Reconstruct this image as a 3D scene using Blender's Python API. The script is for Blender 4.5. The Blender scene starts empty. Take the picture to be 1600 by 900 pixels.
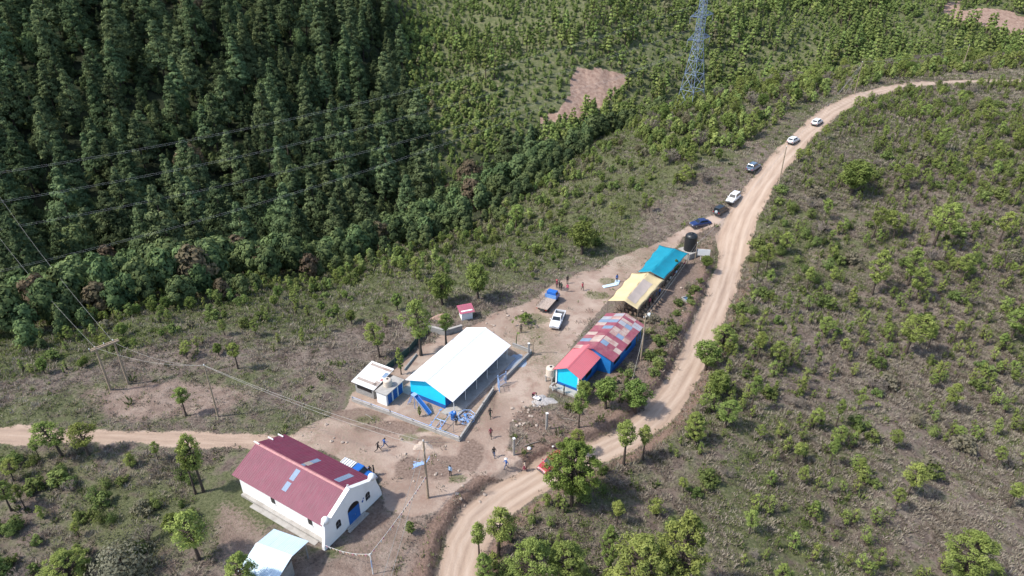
import bpy, math, random
import numpy as np
from mathutils import Vector, Matrix

R = math.radians
random.seed(7)
RNG = np.random.default_rng(11)
SC = bpy.context.scene
COL = SC.collection

# ------------------------------------------------------------------ camera
CAM_H, PITCH, LENS = 62.0, R(30), 24.0
cam_d = bpy.data.cameras.new("camera")
cam = bpy.data.objects.new("camera", cam_d)
COL.objects.link(cam)
cam.location = (0, 0, CAM_H)
cam.rotation_euler = (math.pi / 2 - PITCH, 0, 0)
cam_d.lens = LENS
cam_d.sensor_width = 36
cam_d.clip_start = 0.5
cam_d.clip_end = 9000
SC.camera = cam

# ------------------------------------------------------------------ light
SUN_EL = R(51)
SUN_TO = (-0.975, -0.22)                      # horizontal direction towards the sun
w = bpy.data.worlds.new("World")
SC.world = w
w.use_nodes = True
nt = w.node_tree
bg = nt.nodes["Background"]
sky = nt.nodes.new("ShaderNodeTexSky")
sky.sky_type = 'NISHITA'
sky.sun_disc = False
sky.sun_elevation = SUN_EL
sky.sun_rotation = math.atan2(SUN_TO[0], SUN_TO[1])
sky.air_density = 1.0
sky.dust_density = 1.5
nt.links.new(sky.outputs[0], bg.inputs[0])
bg.inputs[1].default_value = 0.15
sun_d = bpy.data.lights.new("sun", 'SUN')
sun_d.energy = 3.05
sun_d.angle = R(3.0)
sun_d.color = (1.0, 0.955, 0.89)
sun = bpy.data.objects.new("sun", sun_d)
COL.objects.link(sun)
_v = Vector((SUN_TO[0] * math.cos(SUN_EL), SUN_TO[1] * math.cos(SUN_EL), math.sin(SUN_EL)))
sun.rotation_euler = _v.to_track_quat('Z', 'Y').to_euler()
sun.location = (-60, 0, 120)

SC.view_settings.view_transform = 'Standard'
SC.view_settings.look = 'None'
SC.view_settings.exposure = 0.68
SC.view_settings.gamma = 1.0
SC.view_settings.use_curve_mapping = False
SC.cycles.max_bounces = 5
SC.cycles.diffuse_bounces = 2
SC.cycles.glossy_bounces = 2
SC.cycles.transmission_bounces = 2
SC.cycles.transparent_max_bounces = 6

# ------------------------------------------------------------------ noise
_T = np.random.default_rng(3).random((256, 256))


def vn(x, y):
    xi = np.floor(x).astype(np.int64); yi = np.floor(y).astype(np.int64)
    fx = x - xi; fy = y - yi
    fx = fx * fx * (3 - 2 * fx); fy = fy * fy * (3 - 2 * fy)
    x0 = xi & 255; x1 = (xi + 1) & 255; y0 = yi & 255; y1 = (yi + 1) & 255
    a = _T[x0, y0]; b = _T[x1, y0]; c = _T[x0, y1]; d = _T[x1, y1]
    return (a + (b - a) * fx) * (1 - fy) + (c + (d - c) * fx) * fy


def fbm(x, y, f, octv=3, seed=0):
    s = 0; a = 1.0; t = 0
    for i in range(octv):
        s = s + a * vn(x * f + 13.7 * i + seed * 31.3, y * f + 7.1 * i + seed * 17.9)
        t += a; a *= 0.5; f *= 2.03
    return s / t * 2 - 1            # about -1..1


def ss(e0, e1, x):
    t = np.clip((x - e0) / (e1 - e0), 0, 1)
    return t * t * (3 - 2 * t)


def seg_dist(x, y, pts):
    """signed distance to a polyline, positive on its left"""
    best = np.full(x.shape, 1e9); sg = np.ones(x.shape); along = np.zeros(x.shape); L = 0.0
    n = len(pts) - 1
    for i in range(n):
        ax, ay = pts[i][:2]; bx, by = pts[i + 1][:2]
        dx, dy = bx - ax, by - ay
        ll = math.hypot(dx, dy)
        t = ((x - ax) * dx + (y - ay) * dy) / (ll * ll)
        lo = -9.0 if i == 0 else 0.0
        hi = 9.0 if i == n - 1 else 1.0
        t = np.clip(t, lo, hi)
        d = np.hypot(x - ax - t * dx, y - ay - t * dy)
        c = dx * (y - ay) - dy * (x - ax)
        m = d < best - 1e-6
        best = np.where(m, d, best); sg = np.where(m, np.sign(c), sg)
        along = np.where(m, L + t * ll, along); L += ll
    return best * sg, along


def poly_dist(x, y, pts):
    """signed distance to a closed polygon, positive inside"""
    best = np.full(x.shape, 1e9); ins = np.zeros(x.shape, bool)
    n = len(pts)
    for i in range(n):
        ax, ay = pts[i]; bx, by = pts[(i + 1) % n]
        dx, dy = bx - ax, by - ay
        t = np.clip(((x - ax) * dx + (y - ay) * dy) / (dx * dx + dy * dy + 1e-9), 0, 1)
        best = np.minimum(best, np.hypot(x - ax - t * dx, y - ay - t * dy))
        c = ((ay > y) != (by > y)) & (x < (bx - ax) * (y - ay) / (by - ay + 1e-12) + ax)
        ins ^= c
    return np.where(ins, best, -best)


# ------------------------------------------------------------------ surveying: photo pixel -> point on the ground
FPX = 1600 * LENS / 36
_c, _s = math.cos(PITCH), math.sin(PITCH)


def ray(px, py):
    u = (450 - py) / FPX
    return Vector(((px - 800) / FPX, _c + u * _s, -_s + u * _c))


def flat(px, py, z=0.0):
    d = ray(px, py); t = (z - CAM_H) / d.z
    return (d.x * t, d.y * t)


RISE_Q = [-1e3, 1, 6, 14, 27, 42, 60, 80, 97, 125, 158, 200, 300, 1e4]
RISE_Z = [0, 0, .7, 3.0, 6.8, 9.4, 11.4, 12.7, 13.0, 12.3, 10.6, 9.0, 6.0, 4.0]


def rise(x, y):
    """the crest climbs beyond the black tank"""
    return np.interp((np.asarray(x) - 35) * .56 + (np.asarray(y) - 120) * .83, RISE_Q, RISE_Z)


def crest(px, py, cut=0.0):
    z = 0.0
    for _ in range(60):
        x, y = flat(px, py, z + cut); z += .35 * (float(rise(x, y)) - z)
    return flat(px, py, z + cut)


EDGE = [(-300, 30), (-140, 52), (-85, 68), (-58, 83), (-30, 86), (-16, 94), (-6, 100), (4, 107), (12, 113), (22, 123), (33, 136)] + \
       [crest(*p) for p in [(1096, 285), (1132, 240), (1189, 190), (1265, 152), (1365, 126), (1490, 110), (1660, 100), (1900, 92)]]
ROAD_PX = [(700, 1010), (708, 940), (716, 890), (728, 850), (750, 812), (785, 780), (835, 750), (890, 722), (940, 704), (985, 682), (1025, 650), (1055, 612),
           (1080, 565), (1100, 520), (1122, 470), (1138, 420), (1149, 372), (1162, 335), (1186, 295), (1213, 258), (1250, 218), (1300, 173),
           (1345, 151), (1395, 138), (1450, 131), (1520, 127.5), (1600, 127), (1700, 128)]
ROAD_Z = [-.9] * 15 + [-.5] * 2 + [-.25] * 11
ROAD = [crest(px, py, z) for (px, py), z in zip(ROAD_PX, ROAD_Z)]
ROADW = [2.2, 2.2, 2.25, 2.35, 2.5, 2.5, 2.35, 2.25, 2.1, 2.0, 2.0, 2.0, 2.1, 2.2, 2.45, 2.55, 3.2, 2.9, 2.6, 2.5, 2.45, 2.6, 2.6, 2.6, 2.6, 2.6, 2.6, 2.6]
_al = [0.0]
for i in range(len(ROAD) - 1):
    _al.append(_al[-1] + math.hypot(ROAD[i + 1][0] - ROAD[i][0], ROAD[i + 1][1] - ROAD[i][1]))
TRACK = [flat(*p) for p in [(-140, 668), (-60, 676), (0, 681), (90, 682), (180, 683), (260, 684), (340, 688), (400, 690), (450, 692), (520, 690)]]
YARD = [flat(*p) for p in [(1150, 345), (1100, 356), (1058, 366), (1010, 386), (962, 404), (938, 418), (905, 424), (880, 432), (850, 448), (838, 462), (812, 472),
                           (770, 486), (735, 505), (700, 512), (655, 540), (600, 582), (545, 612), (530, 640), (470, 668), (440, 690), (500, 712), (585, 745),
                           (600, 790), (640, 815), (690, 800), (716, 768), (745, 742), (790, 740), (830, 728), (800, 700), (800, 665), (822, 640), (850, 622), (862, 596),
                           (900, 540), (950, 478), (1000, 425), (1070, 378), (1118, 372), (1118, 384), (1150, 384)]]
ISLE = [flat(*p) for p in [(1116, 380), (1085, 384), (1062, 400), (1000, 470), (1010, 520), (960, 575), (905, 615), (868, 640), (830, 650), (805, 690), (835, 722), (900, 702), (950, 684),
                           (1000, 655), (1040, 605), (1062, 560), (1085, 500), (1100, 450), (1112, 410)]]
CHURCHYARD = [flat(*p) for p in [(350, 790), (330, 860), (340, 960), (640, 960), (690, 850), (690, 800), (640, 790), (590, 770), (560, 800), (505, 870)]]
FIELD_PX = [(905, 106), (940, 108), (978, 118), (984, 136), (958, 150), (945, 166), (915, 178), (893, 184), (872, 182), (842, 192), (842, 186), (872, 170), (893, 148), (897, 125)]
YARD_A, ISLE_A = np.array(YARD), np.array(ISLE)


def road_info(x, y):
    d, al = seg_dist(x, y, ROAD)
    hw = np.interp(al, _al, ROADW)
    return d, al, hw


XG = -36.0


def height(x, y):
    x = np.asarray(x, float); y = np.asarray(y, float)
    s, _ = seg_dist(x, y, EDGE)
    rd, al, hw = road_info(x, y)
    k = 1 - 0.5 * ss(80, 260, x)
    sp = np.maximum(s, 0)
    f = np.interp(sp, [0, 6, 15, 30, 48, 62, 80, 95, 110], [0, -.3, -1.6, -5.2, -10.6, -17, -26, -30, -30.5])
    up = np.maximum(s - 106, 0)
    up = up * up / (up + 14)
    slope = 0.40 - .06 * ss(XG - 40, XG + 50, x) - 0.06 * ss(120, 320, x)
    upz = np.where(up < 520, slope * up, slope * 520 + 0.1 * (up - 520))
    z = (f + upz) * k
    g = ss(118, 190, s)
    z = z - 10 * g * np.exp(-((x - XG + 0.08 * (y - 200)) / 32.0) ** 2)
    z = z + g * 0.20 * np.clip(x - XG - 15, 0, 60)
    z = z + rise(x, y) * (1 - ss(14, 95, s))
    z = z + 5.5 * ss(35, 120, s) * fbm(x, y, 1 / 75., 3, 1)
    # the near side of the crest falls away gently to the right and below the track on the left
    r = np.maximum(-rd - 5, 0)
    rr = np.where(s < 0, r, r * np.exp(-s / 10))
    z = z - np.where(rr < 60, 0.085 * rr + 0.0006 * rr * rr, 7.26 + 0.157 * (rr - 60)) * np.where(rr < 400, 1, 1)
    td, _ = seg_dist(x, y, TRACK)
    lf = np.maximum(-td - 4, 0) * ss(-34, -50, x)
    z = z - 0.13 * np.minimum(lf, 120) * (s < 0)
    # roughness away from beaten ground
    yd = poly_dist(x, y, YARD)
    wild = ss(0.5, 5, -yd) * ss(0.4, 3.5, np.abs(rd) - hw) * ss(1.5, 5, np.abs(td))
    ch = np.hypot((x + 24) / 14, (y - 54) / 11)
    wild = wild * ss(0.9, 1.4, ch)
    z = z + wild * (0.8 * fbm(x, y, 1 / 10., 2, 2) + 0.24 * fbm(x, y, 1 / 2.2, 2, 3)) + (1 - wild) * 0.05 * fbm(x, y, 1 / 4., 2, 4) * ss(-1, 2, np.abs(rd) - hw)
    # the road is cut into the crest
    dep = np.interp(al, [0, _al[13], _al[15], _al[17], _al[27]], [.95, .95, .6, .22, .2])
    lim = np.where(rd > 0, hw + 0.15 + 0.25 * fbm(x, y, .8, 2, 8), hw + 0.4)
    wd = np.where(rd > 0, 0.75, 2.2)
    z = z - dep * (1 - ss(0, 1, (np.abs(rd) - lim) / wd))
    z = z + 0.22 * np.where(rd > 0, 1, .5) * np.exp(-((np.abs(rd) - hw - 1.4) / .8) ** 2) * (dep > .5) * ss(30, 60, al)
    return z


def h1(x, y):
    return float(height(np.array([x]), np.array([y]))[0])


_GX0, _GX1, _GY0, _GY1, _GS = -420, 620, 15, 760, 1.0
_gx = np.arange(_GX0, _GX1, _GS); _gy = np.arange(_GY0, _GY1, _GS)
_GH = height(*np.meshgrid(_gx, _gy))


def hl(x, y):
    """quick bilinear look-up of the terrain"""
    fx = min(max((x - _GX0) / _GS, 0), len(_gx) - 2); fy = min(max((y - _GY0) / _GS, 0), len(_gy) - 2)
    i, j = int(fx), int(fy); fx -= i; fy -= j
    return (_GH[j, i] * (1 - fx) + _GH[j, i + 1] * fx) * (1 - fy) + (_GH[j + 1, i] * (1 - fx) + _GH[j + 1, i + 1] * fx) * fy


def at(px, py, exact=True):
    """the point of the ground that the photograph shows at this pixel"""
    d = ray(px, py); t = 55.0; last = t
    while t < 900:
        if CAM_H + d.z * t < hl(d.x * t, d.y * t):
            break
        last = t; t += 1.5
    a, b = last, t
    for _ in range(14):
        m = (a + b) / 2
        if CAM_H + d.z * m < hl(d.x * m, d.y * m): b = m
        else: a = m
    x, y = d.x * b, d.y * b
    return Vector((x, y, h1(x, y) if exact else hl(x, y)))


def proj(x, y, z):
    """where a point stands in the photograph (used only to know what lies in view)"""
    dz = z - CAM_H
    dep = y * _c - dz * _s
    if dep < 1: return (-9999, -9999, 1)
    return (800 + FPX * x / dep, 450 - FPX * (y * _s + dz * _c) / dep, dep)


FIELD = [tuple(at(px, py, False)[:2]) for px, py in FIELD_PX]
SLIP = [tuple(at(px, py, False)[:2]) for px, py in [(1476, 1), (1502, 1), (1503, 16), (1560, 14), (1610, 30), (1610, 62), (1562, 52), (1520, 36), (1497, 42), (1474, 22)]]


# ------------------------------------------------------------------ object helpers
def link(o, parent=None):
    COL.objects.link(o)
    if parent is not None: o.parent = parent
    return o


def tag(o, label=None, cat=None, group=None, kind=None):
    if label: o['label'] = label
    if cat: o['category'] = cat
    if group: o['group'] = group
    if kind: o['kind'] = kind
    return o


def thing(name, label, cat, loc, rz=0.0, group=None):
    o = bpy.data.objects.new(name, None)
    o.empty_display_size = 0.3
    link(o)
    o.location = loc; o.rotation_euler = (0, 0, rz)
    return tag(o, label, cat, group)


class MB:
    """collects shapes into one mesh"""
    def __init__(s):
        s.v = []; s.f = []; s.m = []; s.sm = []

    def add(s, vs, fs, mi=0, smooth=False):
        o = len(s.v)
        s.v += [tuple(v) for v in vs]
        for f in fs:
            s.f.append(tuple(i + o for i in f)); s.m.append(mi); s.sm.append(smooth)

    def box(s, c, d, mi=0, rz=0.0, taper=(1, 1), rot=None):
        hx, hy, hz = d[0] / 2, d[1] / 2, d[2] / 2
        vs = []
        for sz in (-1, 1):
            tx, ty = (1, 1) if sz < 0 else taper
            for sx, sy in ((-1, -1), (1, -1), (1, 1), (-1, 1)):
                vs.append(Vector((sx * hx * tx, sy * hy * ty, sz * hz)))
        M = rot if rot is not None else Matrix.Rotation(rz, 3, 'Z')
        vs = [M @ v + Vector(c) for v in vs]
        s.add(vs, [(3, 2, 1, 0), (4, 5, 6, 7), (0, 1, 5, 4), (1, 2, 6, 5), (2, 3, 7, 6), (3, 0, 4, 7)], mi)

    def hexa(s, vs, mi=0):
        """eight corners: bottom four then top four, counter-clockwise from above"""
        s.add(vs, [(3, 2, 1, 0), (4, 5, 6, 7), (0, 1, 5, 4), (1, 2, 6, 5), (2, 3, 7, 6), (3, 0, 4, 7)], mi)

    def slab(s, quad, t, mi=0):
        """a sheet of thickness t under four corners"""
        q = [Vector(v) for v in quad]
        n = (q[1] - q[0]).cross(q[3] - q[0]).normalized()
        if n.z < 0: q.reverse(); n = -n
        s.hexa([v - n * t for v in q] + q, mi)

    def tube(s, pts, r, n=6, mi=0, cap=True, smooth=True):
        pts = [Vector(p) for p in pts]
        rs = r if isinstance(r, (list, tuple)) else [r] * len(pts)
        rings = []
        up0 = None
        for i, p in enumerate(pts):
            d = (pts[min(i + 1, len(pts) - 1)] - pts[max(i - 1, 0)])
            d = d.normalized() if d.length > 1e-9 else Vector((0, 0, 1))
            if up0 is None:
                up0 = Vector((1, 0, 0)) if abs(d.x) < .8 else Vector((0, 1, 0))
            a = (up0 - d * up0.dot(d)).normalized(); b = d.cross(a); up0 = a
            rings.append([p + (a * math.cos(2 * math.pi * k / n) + b * math.sin(2 * math.pi * k / n)) * rs[i] for k in range(n)])
        vs = [v for rg in rings for v in rg]; fs = []
        for i in range(len(pts) - 1):
            for k in range(n):
                fs.append((i * n + k, i * n + (k + 1) % n, (i + 1) * n + (k + 1) % n, (i + 1) * n + k))
        s.add(vs, fs, mi, smooth)
        if cap:
            s.add(rings[0], [tuple(reversed(range(n)))], mi); s.add(rings[-1], [tuple(range(n))], mi)

    def lathe(s, prof, c=(0, 0, 0), n=20, mi=0, smooth=True):
        """profile of (radius, z)"""
        c = Vector(c)
        vs = [c + Vector((r * math.cos(2 * math.pi * k / n), r * math.sin(2 * math.pi * k / n), z)) for r, z in prof for k in range(n)]
        fs = [(i * n + k, i * n + (k + 1) % n, (i + 1) * n + (k + 1) % n, (i + 1) * n + k) for i in range(len(prof) - 1) for k in range(n)]
        s.add(vs, fs, mi, smooth)
        s.add(vs[:n], [tuple(reversed(range(n)))], mi); s.add(vs[-n:], [tuple(range(n))], mi)

    def prism(s, poly, a, b, axis='y', mi=0):
        """polygon in the plane across axis, extruded from a to b"""
        def P(u, v, t):
            return {'y': (u, t, v), 'x': (t, u, v), 'z': (u, v, t)}[axis]
        n = len(poly)
        vs = [P(u, v, a) for u, v in poly] + [P(u, v, b) for u, v in poly]
        fs = [tuple(range(n)), tuple(reversed(range(n, 2 * n)))]
        fs += [(i, i + n, (i + 1) % n + n, (i + 1) % n) for i in range(n)]
        s.add(vs, fs, mi)

    def build(s, name, mats, parent=None, bevel=0.0, fix=True):
        me = bpy.data.meshes.new(name)
        me.from_pydata(s.v, [], s.f)
        if not isinstance(mats, (list, tuple)): mats = [mats]
        for m in mats: me.materials.append(m)
        me.polygons.foreach_set('material_index', s.m)
        me.polygons.foreach_set('use_smooth', s.sm)
        if fix:
            import bmesh
            bm = bmesh.new(); bm.from_mesh(me)
            bmesh.ops.recalc_face_normals(bm, faces=bm.faces)
            bm.to_mesh(me); bm.free()
        o = bpy.data.objects.new(name, me)
        link(o, parent)
        if bevel:
            bv = o.modifiers.new('bevel', 'BEVEL'); bv.width = bevel; bv.segments = 2; bv.limit_method = 'ANGLE'
        return o


def np_mesh(name, verts, faces, mats, attrs=None, smooth=False, fmat=None):
    """a mesh from numpy arrays (faces n x 3 or n x 4)"""
    me = bpy.data.meshes.new(name)
    nv, nf, k = len(verts), len(faces), faces.shape[1]
    me.vertices.add(nv); me.vertices.foreach_set('co', np.ascontiguousarray(verts, np.float32).ravel())
    me.loops.add(nf * k); me.loops.foreach_set('vertex_index', np.ascontiguousarray(faces, np.int32).ravel())
    me.polygons.add(nf)
    me.polygons.foreach_set('loop_start', np.arange(0, nf * k, k, dtype=np.int32))
    me.polygons.foreach_set('use_smooth', np.full(nf, smooth, bool))
    if fmat is not None: me.polygons.foreach_set('material_index', np.ascontiguousarray(fmat, np.int32))
    for m in (mats if isinstance(mats, (list, tuple)) else [mats]): me.materials.append(m)
    for an, (dom, arr) in (attrs or {}).items():
        a = me.attributes.new(an, 'FLOAT', dom)
        a.data.foreach_set('value', np.ascontiguousarray(arr, np.float32))
    me.update(calc_edges=True)
    me.validate()
    return me


# ------------------------------------------------------------------ materials
def nodes(name):
    m = bpy.data.materials.new(name); m.use_nodes = True
    t = m.node_tree; b = t.nodes['Principled BSDF']
    return m, t, b


def N(t, kind, **kw):
    n = t.nodes.new(kind)
    for k, v in kw.items():
        if k in n.inputs: n.inputs[k].default_value = v
        else: setattr(n, k, v)
    return n


def mixc(t, fac, a, b, mode='MIX'):
    n = t.nodes.new('ShaderNodeMix'); n.data_type = 'RGBA'; n.blend_type = mode
    for sock, v in ((n.inputs[0], fac), (n.inputs[6], a), (n.inputs[7], b)):
        if hasattr(v, 'is_linked') or hasattr(v, 'links'): t.links.new(v, sock)
        else: sock.default_value = v if not isinstance(v, tuple) else (*v[:3], 1)
    return n.outputs[2]


def math_(t, op, a, b=0.0, c=0.0, clamp=False):
    n = t.nodes.new('ShaderNodeMath'); n.operation = op; n.use_clamp = clamp
    for i, v in enumerate((a, b, c)):
        if hasattr(v, 'links'): t.links.new(v, n.inputs[i])
        else: n.inputs[i].default_value = v
    return n.outputs[0]


def ramp(t, fac, stops):
    n = t.nodes.new('ShaderNodeValToRGB')
    el = n.color_ramp.elements
    while len(el) < len(stops): el.new(0.5)
    for e, (p, c) in zip(el, stops):
        e.position = p; e.color = (*c, 1) if len(c) == 3 else c
    t.links.new(fac, n.inputs[0])
    return n.outputs[0]


def noise_(t, scale, detail=3, rough=.55, vec=None, dist=0.0):
    n = t.nodes.new('ShaderNodeTexNoise')
    n.inputs['Scale'].default_value = scale; n.inputs['Detail'].default_value = detail
    n.inputs['Roughness'].default_value = rough; n.inputs['Distortion'].default_value = dist
    if vec is None:
        tc = t.nodes.get('tc') or t.nodes.new('ShaderNodeTexCoord'); tc.name = 'tc'
        vec = tc.outputs['Object']
    t.links.new(vec, n.inputs['Vector'])
    return n.outputs[0]


_MC = {}


def paint(name, col, rough=.6, var=.12, scale=2.0, metal=0.0, bump=0.0, dirt=None, dirt_amt=.3):
    """a painted or plain surface with slight unevenness, optional stains"""
    if name in _MC: return _MC[name]
    m, t, b = nodes(name)
    a = noise_(t, scale, 4)
    c = ramp(t, a, [(.25, tuple(max(0, x * (1 - var)) for x in col)), (.75, tuple(min(1, x * (1 + var)) for x in col))])
    if dirt:
        d = noise_(t, scale * .6, 6, .65)
        f = ramp(t, d, [(.48, (0, 0, 0)), (.68, (dirt_amt,) * 3)])
        c = mixc(t, f, c, dirt)
    t.links.new(c, b.inputs['Base Color'])
    b.inputs['Roughness'].default_value = rough; b.inputs['Metallic'].default_value = metal
    if bump:
        bp = N(t, 'ShaderNodeBump', Strength=bump, Distance=.03)
        t.links.new(noise_(t, scale * 8, 4), bp.inputs['Height']); t.links.new(bp.outputs[0], b.inputs['Normal'])
    _MC[name] = m
    return m


def sheet(name, col, period=.25, axis='X', rough=.45, rust=None, rust_amt=.6, metal=0.0, sheet_len=0.0, var=.10):
    """corrugated roofing sheet: ribs run down the slope, bands repeat along axis"""
    if name in _MC: return _MC[name]
    m, t, b = nodes(name)
    tc = t.nodes.new('ShaderNodeTexCoord'); tc.name = 'tc'
    a = noise_(t, .9, 5)
    c = ramp(t, a, [(.3, tuple(x * (1 - var) for x in col)), (.7, tuple(min(1, x * (1 + var)) for x in col))])
    # streaks that run down the slope
    mp = t.nodes.new('ShaderNodeMapping'); t.links.new(tc.outputs['Object'], mp.inputs[0])
    mp.inputs['Scale'].default_value = (6, .5, .5) if axis == 'X' else (.5, 6, .5)
    st = noise_(t, 1.3, 4, .6, mp.outputs[0])
    c = mixc(t, ramp(t, st, [(.45, (0, 0, 0)), (.75, (.35,) * 3)]), c, tuple(min(1, x * .55 + .10) for x in col))
    if rust:
        r_ = noise_(t, .55, 6, .68)
        c = mixc(t, ramp(t, r_, [(.46, (0, 0, 0)), (.6, (rust_amt,) * 3)]), c, rust)
    if sheet_len:
        sx = t.nodes.new('ShaderNodeSeparateXYZ'); t.links.new(tc.outputs['Object'], sx.inputs[0])
        fr = math_(t, 'FRACT', math_(t, 'DIVIDE', sx.outputs[0 if axis == 'X' else 1], sheet_len))
        ln = math_(t, 'LESS_THAN', fr, .05)
        c = mixc(t, math_(t, 'MULTIPLY', ln, .35), c, tuple(x * .5 for x in col))
    t.links.new(c, b.inputs['Base Color'])
    b.inputs['Roughness'].default_value = rough; b.inputs['Metallic'].default_value = metal
    wv = t.nodes.new('ShaderNodeTexWave'); wv.bands_direction = axis; wv.wave_profile = 'SIN'
    wv.inputs['Scale'].default_value = 0.314 / period
    t.links.new(tc.outputs['Object'], wv.inputs[0])
    bp = N(t, 'ShaderNodeBump', Strength=.55, Distance=.04)
    t.links.new(wv.outputs[1], bp.inputs['Height']); t.links.new(bp.outputs[0], b.inputs['Normal'])
    _MC[name] = m
    return m


def leafmat(name, dark, light, dead=None, trans=.22, obj_var=.25):
    """foliage: tint varies from leaf clump to leaf clump and from plant to plant"""
    m, t, b = nodes(name)
    at_ = t.nodes.new('ShaderNodeAttribute'); at_.attribute_name = 'tint'
    c = ramp(t, at_.outputs['Fac'], [(0.0, dark), (1.0, light)])
    oi = t.nodes.new('ShaderNodeObjectInfo')
    hs = t.nodes.new('ShaderNodeHueSaturation')
    t.links.new(c, hs.inputs['Color'])
    t.links.new(math_(t, 'MULTIPLY_ADD', oi.outputs['Random'], .035, .4825), hs.inputs['Hue'])
    rr = math_(t, 'FRACT', math_(t, 'MULTIPLY', oi.outputs['Random'], 7.31))
    t.links.new(math_(t, 'MULTIPLY_ADD', rr, obj_var * 2, 1 - obj_var), hs.inputs['Value'])
    col = hs.outputs[0]
    if dead:
        r2 = math_(t, 'GREATER_THAN', math_(t, 'FRACT', math_(t, 'MULTIPLY', oi.outputs['Random'], 13.7)), dead[1])
        col = mixc(t, math_(t, 'MULTIPLY', r2, .75), col, dead[0])
    out = t.nodes['Material Output']
    t.nodes.remove(b)
    df = t.nodes.new('ShaderNodeBsdfDiffuse'); tr = t.nodes.new('ShaderNodeBsdfTranslucent'); mx = t.nodes.new('ShaderNodeMixShader')
    t.links.new(col, df.inputs[0]); t.links.new(col, tr.inputs[0])
    mx.inputs[0].default_value = trans
    t.links.new(df.outputs[0], mx.inputs[1]); t.links.new(tr.outputs[0], mx.inputs[2]); t.links.new(mx.outputs[0], out.inputs[0])
    _MC[name] = m
    return m

# ------------------------------------------------------------------ the ground
def np_proj(x, y, z):
    dz = z - CAM_H
    dep = np.maximum(y * _c - dz * _s, .5)
    return 800 + FPX * x / dep, 450 - FPX * (y * _s + dz * _c) / dep, dep


def _pp(px, py, a, b): return (*flat(px, py), a, b)


GREENPATCH = [_pp(935, 462, 2.6, 1.6), _pp(952, 440, 2.0, 1.6), _pp(835, 500, 3.2, 2.2), _pp(575, 655, 2.2, 1.0), _pp(640, 683, 1.4, .8), _pp(665, 672, 1.3, .7), _pp(690, 676, 1.6, .7), _pp(600, 850, 3.0, 1.6), _pp(610, 880, 2.0, 2.2),
              _pp(560, 862, 3.5, 1.0), _pp(675, 850, 1.6, 3.0), _pp(715, 748, 1.6, 1.0), _pp(420, 800, 6, 2.2), _pp(1028, 505, 1.2, 2.4), _pp(690, 655, 1.5, .5), _pp(870, 590, 1.0, .5)]
DARKPATCH = [_pp(688, 728, 3.6, 2.6), _pp(735, 712, 2.0, 3.4), _pp(640, 730, 2.0, 2.0), _pp(615, 668, 5.0, 1.2), _pp(560, 650, 3.5, 1.4), _pp(680, 690, 3.0, 1.3), _pp(560, 815, 4.0, 1.8), _pp(830, 655, 2.2, 2.6), _pp(770, 620, 1.0, 3.0)]


def fields(x, y):
    s, _ = seg_dist(x, y, EDGE)
    rd, al, hw = road_info(x, y)
    n1 = fbm(x, y, 1 / 2.0, 3, 21); n2 = fbm(x, y, 1 / 9., 3, 22); n3 = fbm(x, y, 1 / 28., 3, 23)
    road = 1 - ss(-.45, .55, np.abs(rd) - hw + .55 * n1 + .55 * n2)
    td, tal = seg_dist(x, y, TRACK)
    tin = ss(-100, -90, x) * 0 + (x < -28)
    track = (1 - ss(-.4, .9, np.abs(td) - 1.35 - .6 * n2 + .9 * n1)) * ss(-24, -33, x + 2 * n2)
    yd = np.maximum(poly_dist(x, y, YARD) + 1.3 * n2 + .5 * n1, -50)
    isl = poly_dist(x, y, ISLE) + .5 * n1
    yard = ss(-.5, .8, yd) * (1 - ss(-.4, .5, isl)) * (1 - road)
    cyd = poly_dist(x, y, CHURCHYARD)
    bare = np.maximum(.62 * ss(-1.5, 2, cyd + 1.5 * n2), .55 * ss(-2.5, 2, isl))
    # bare trodden patch round the double pole, little slips and worn spots on the slopes
    hp = np.hypot((x + 51) / 14, (y - 76.5) / 4.6)
    bare = np.maximum(bare, .75 * ss(1.2, .5, hp + .4 * n2))
    bare = np.maximum(bare, .42 * ss(.45, .85, n3 + .5 * n2) * (s < 40))
    bank = ss(.1, .6, np.abs(rd) - hw + .3 * n1) * (1 - ss(1.5, 3.0, np.abs(rd) - hw + .6 * n1)) * ss(.35, .6, np.interp(al, [0, _al[13], _al[15], _al[17], _al[27]], [.95, .95, .5, .35, .4]))
    green = .45 + .45 * n3 + .35 * n2
    green = green + .46 * ss(0, 12, s) - .04 * ss(-2, -8, rd) + .14 * ss(10, 70, -rd) + .25 * ss(-26, -40, x) * ss(2, 8, rd) * ss(4, -4, s)
    for gx_, gy_, ga, gb in GREENPATCH:
        green = np.maximum(green, ss(1.2, .5, np.hypot((x - gx_) / ga, (y - gy_) / gb) + .45 * n2) * .9)
    dark = np.zeros_like(x)
    for gx_, gy_, ga, gb in DARKPATCH:
        dark = np.maximum(dark, ss(1.25, .55, np.hypot((x - gx_) / ga, (y - gy_) / gb) + .5 * n2 + .3 * n1))
    dark = np.maximum(dark, .55 * ss(-1, 1.5, isl))
    green = np.maximum(green, .8 * ss(.5, 2, isl) * ss(-.25, .35, n2 + .5 * n1))
    forest = ss(38, 50, s + 5 * n2)
    midhill = forest * ss(-8, 12, x - XG + .1 * (y - 200)) * ss(112, 135, s)
    fd = np.maximum(poly_dist(x, y, FIELD), -60)
    field = ss(-1.2, 1.2, fd + 3.4 * n2 + 2.0 * n3 + 1.2 * n1)
    field = np.maximum(field, ss(-1.5, 1.5, np.maximum(poly_dist(x, y, SLIP), -60) + 3 * n2))
    return dict(dark=dark * (1 - road), road=np.maximum(road, track * .96), yard=yard, bare=np.clip(bare, 0, 1) * (1 - yard), bank=bank, green=np.clip(green, 0, 1), forest=forest, midhill=midhill,
                field=field, rd=rd, hw=hw, al=al, s=s, track=track, isroad=road, yd=yd, isl=isl, td=td)


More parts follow.
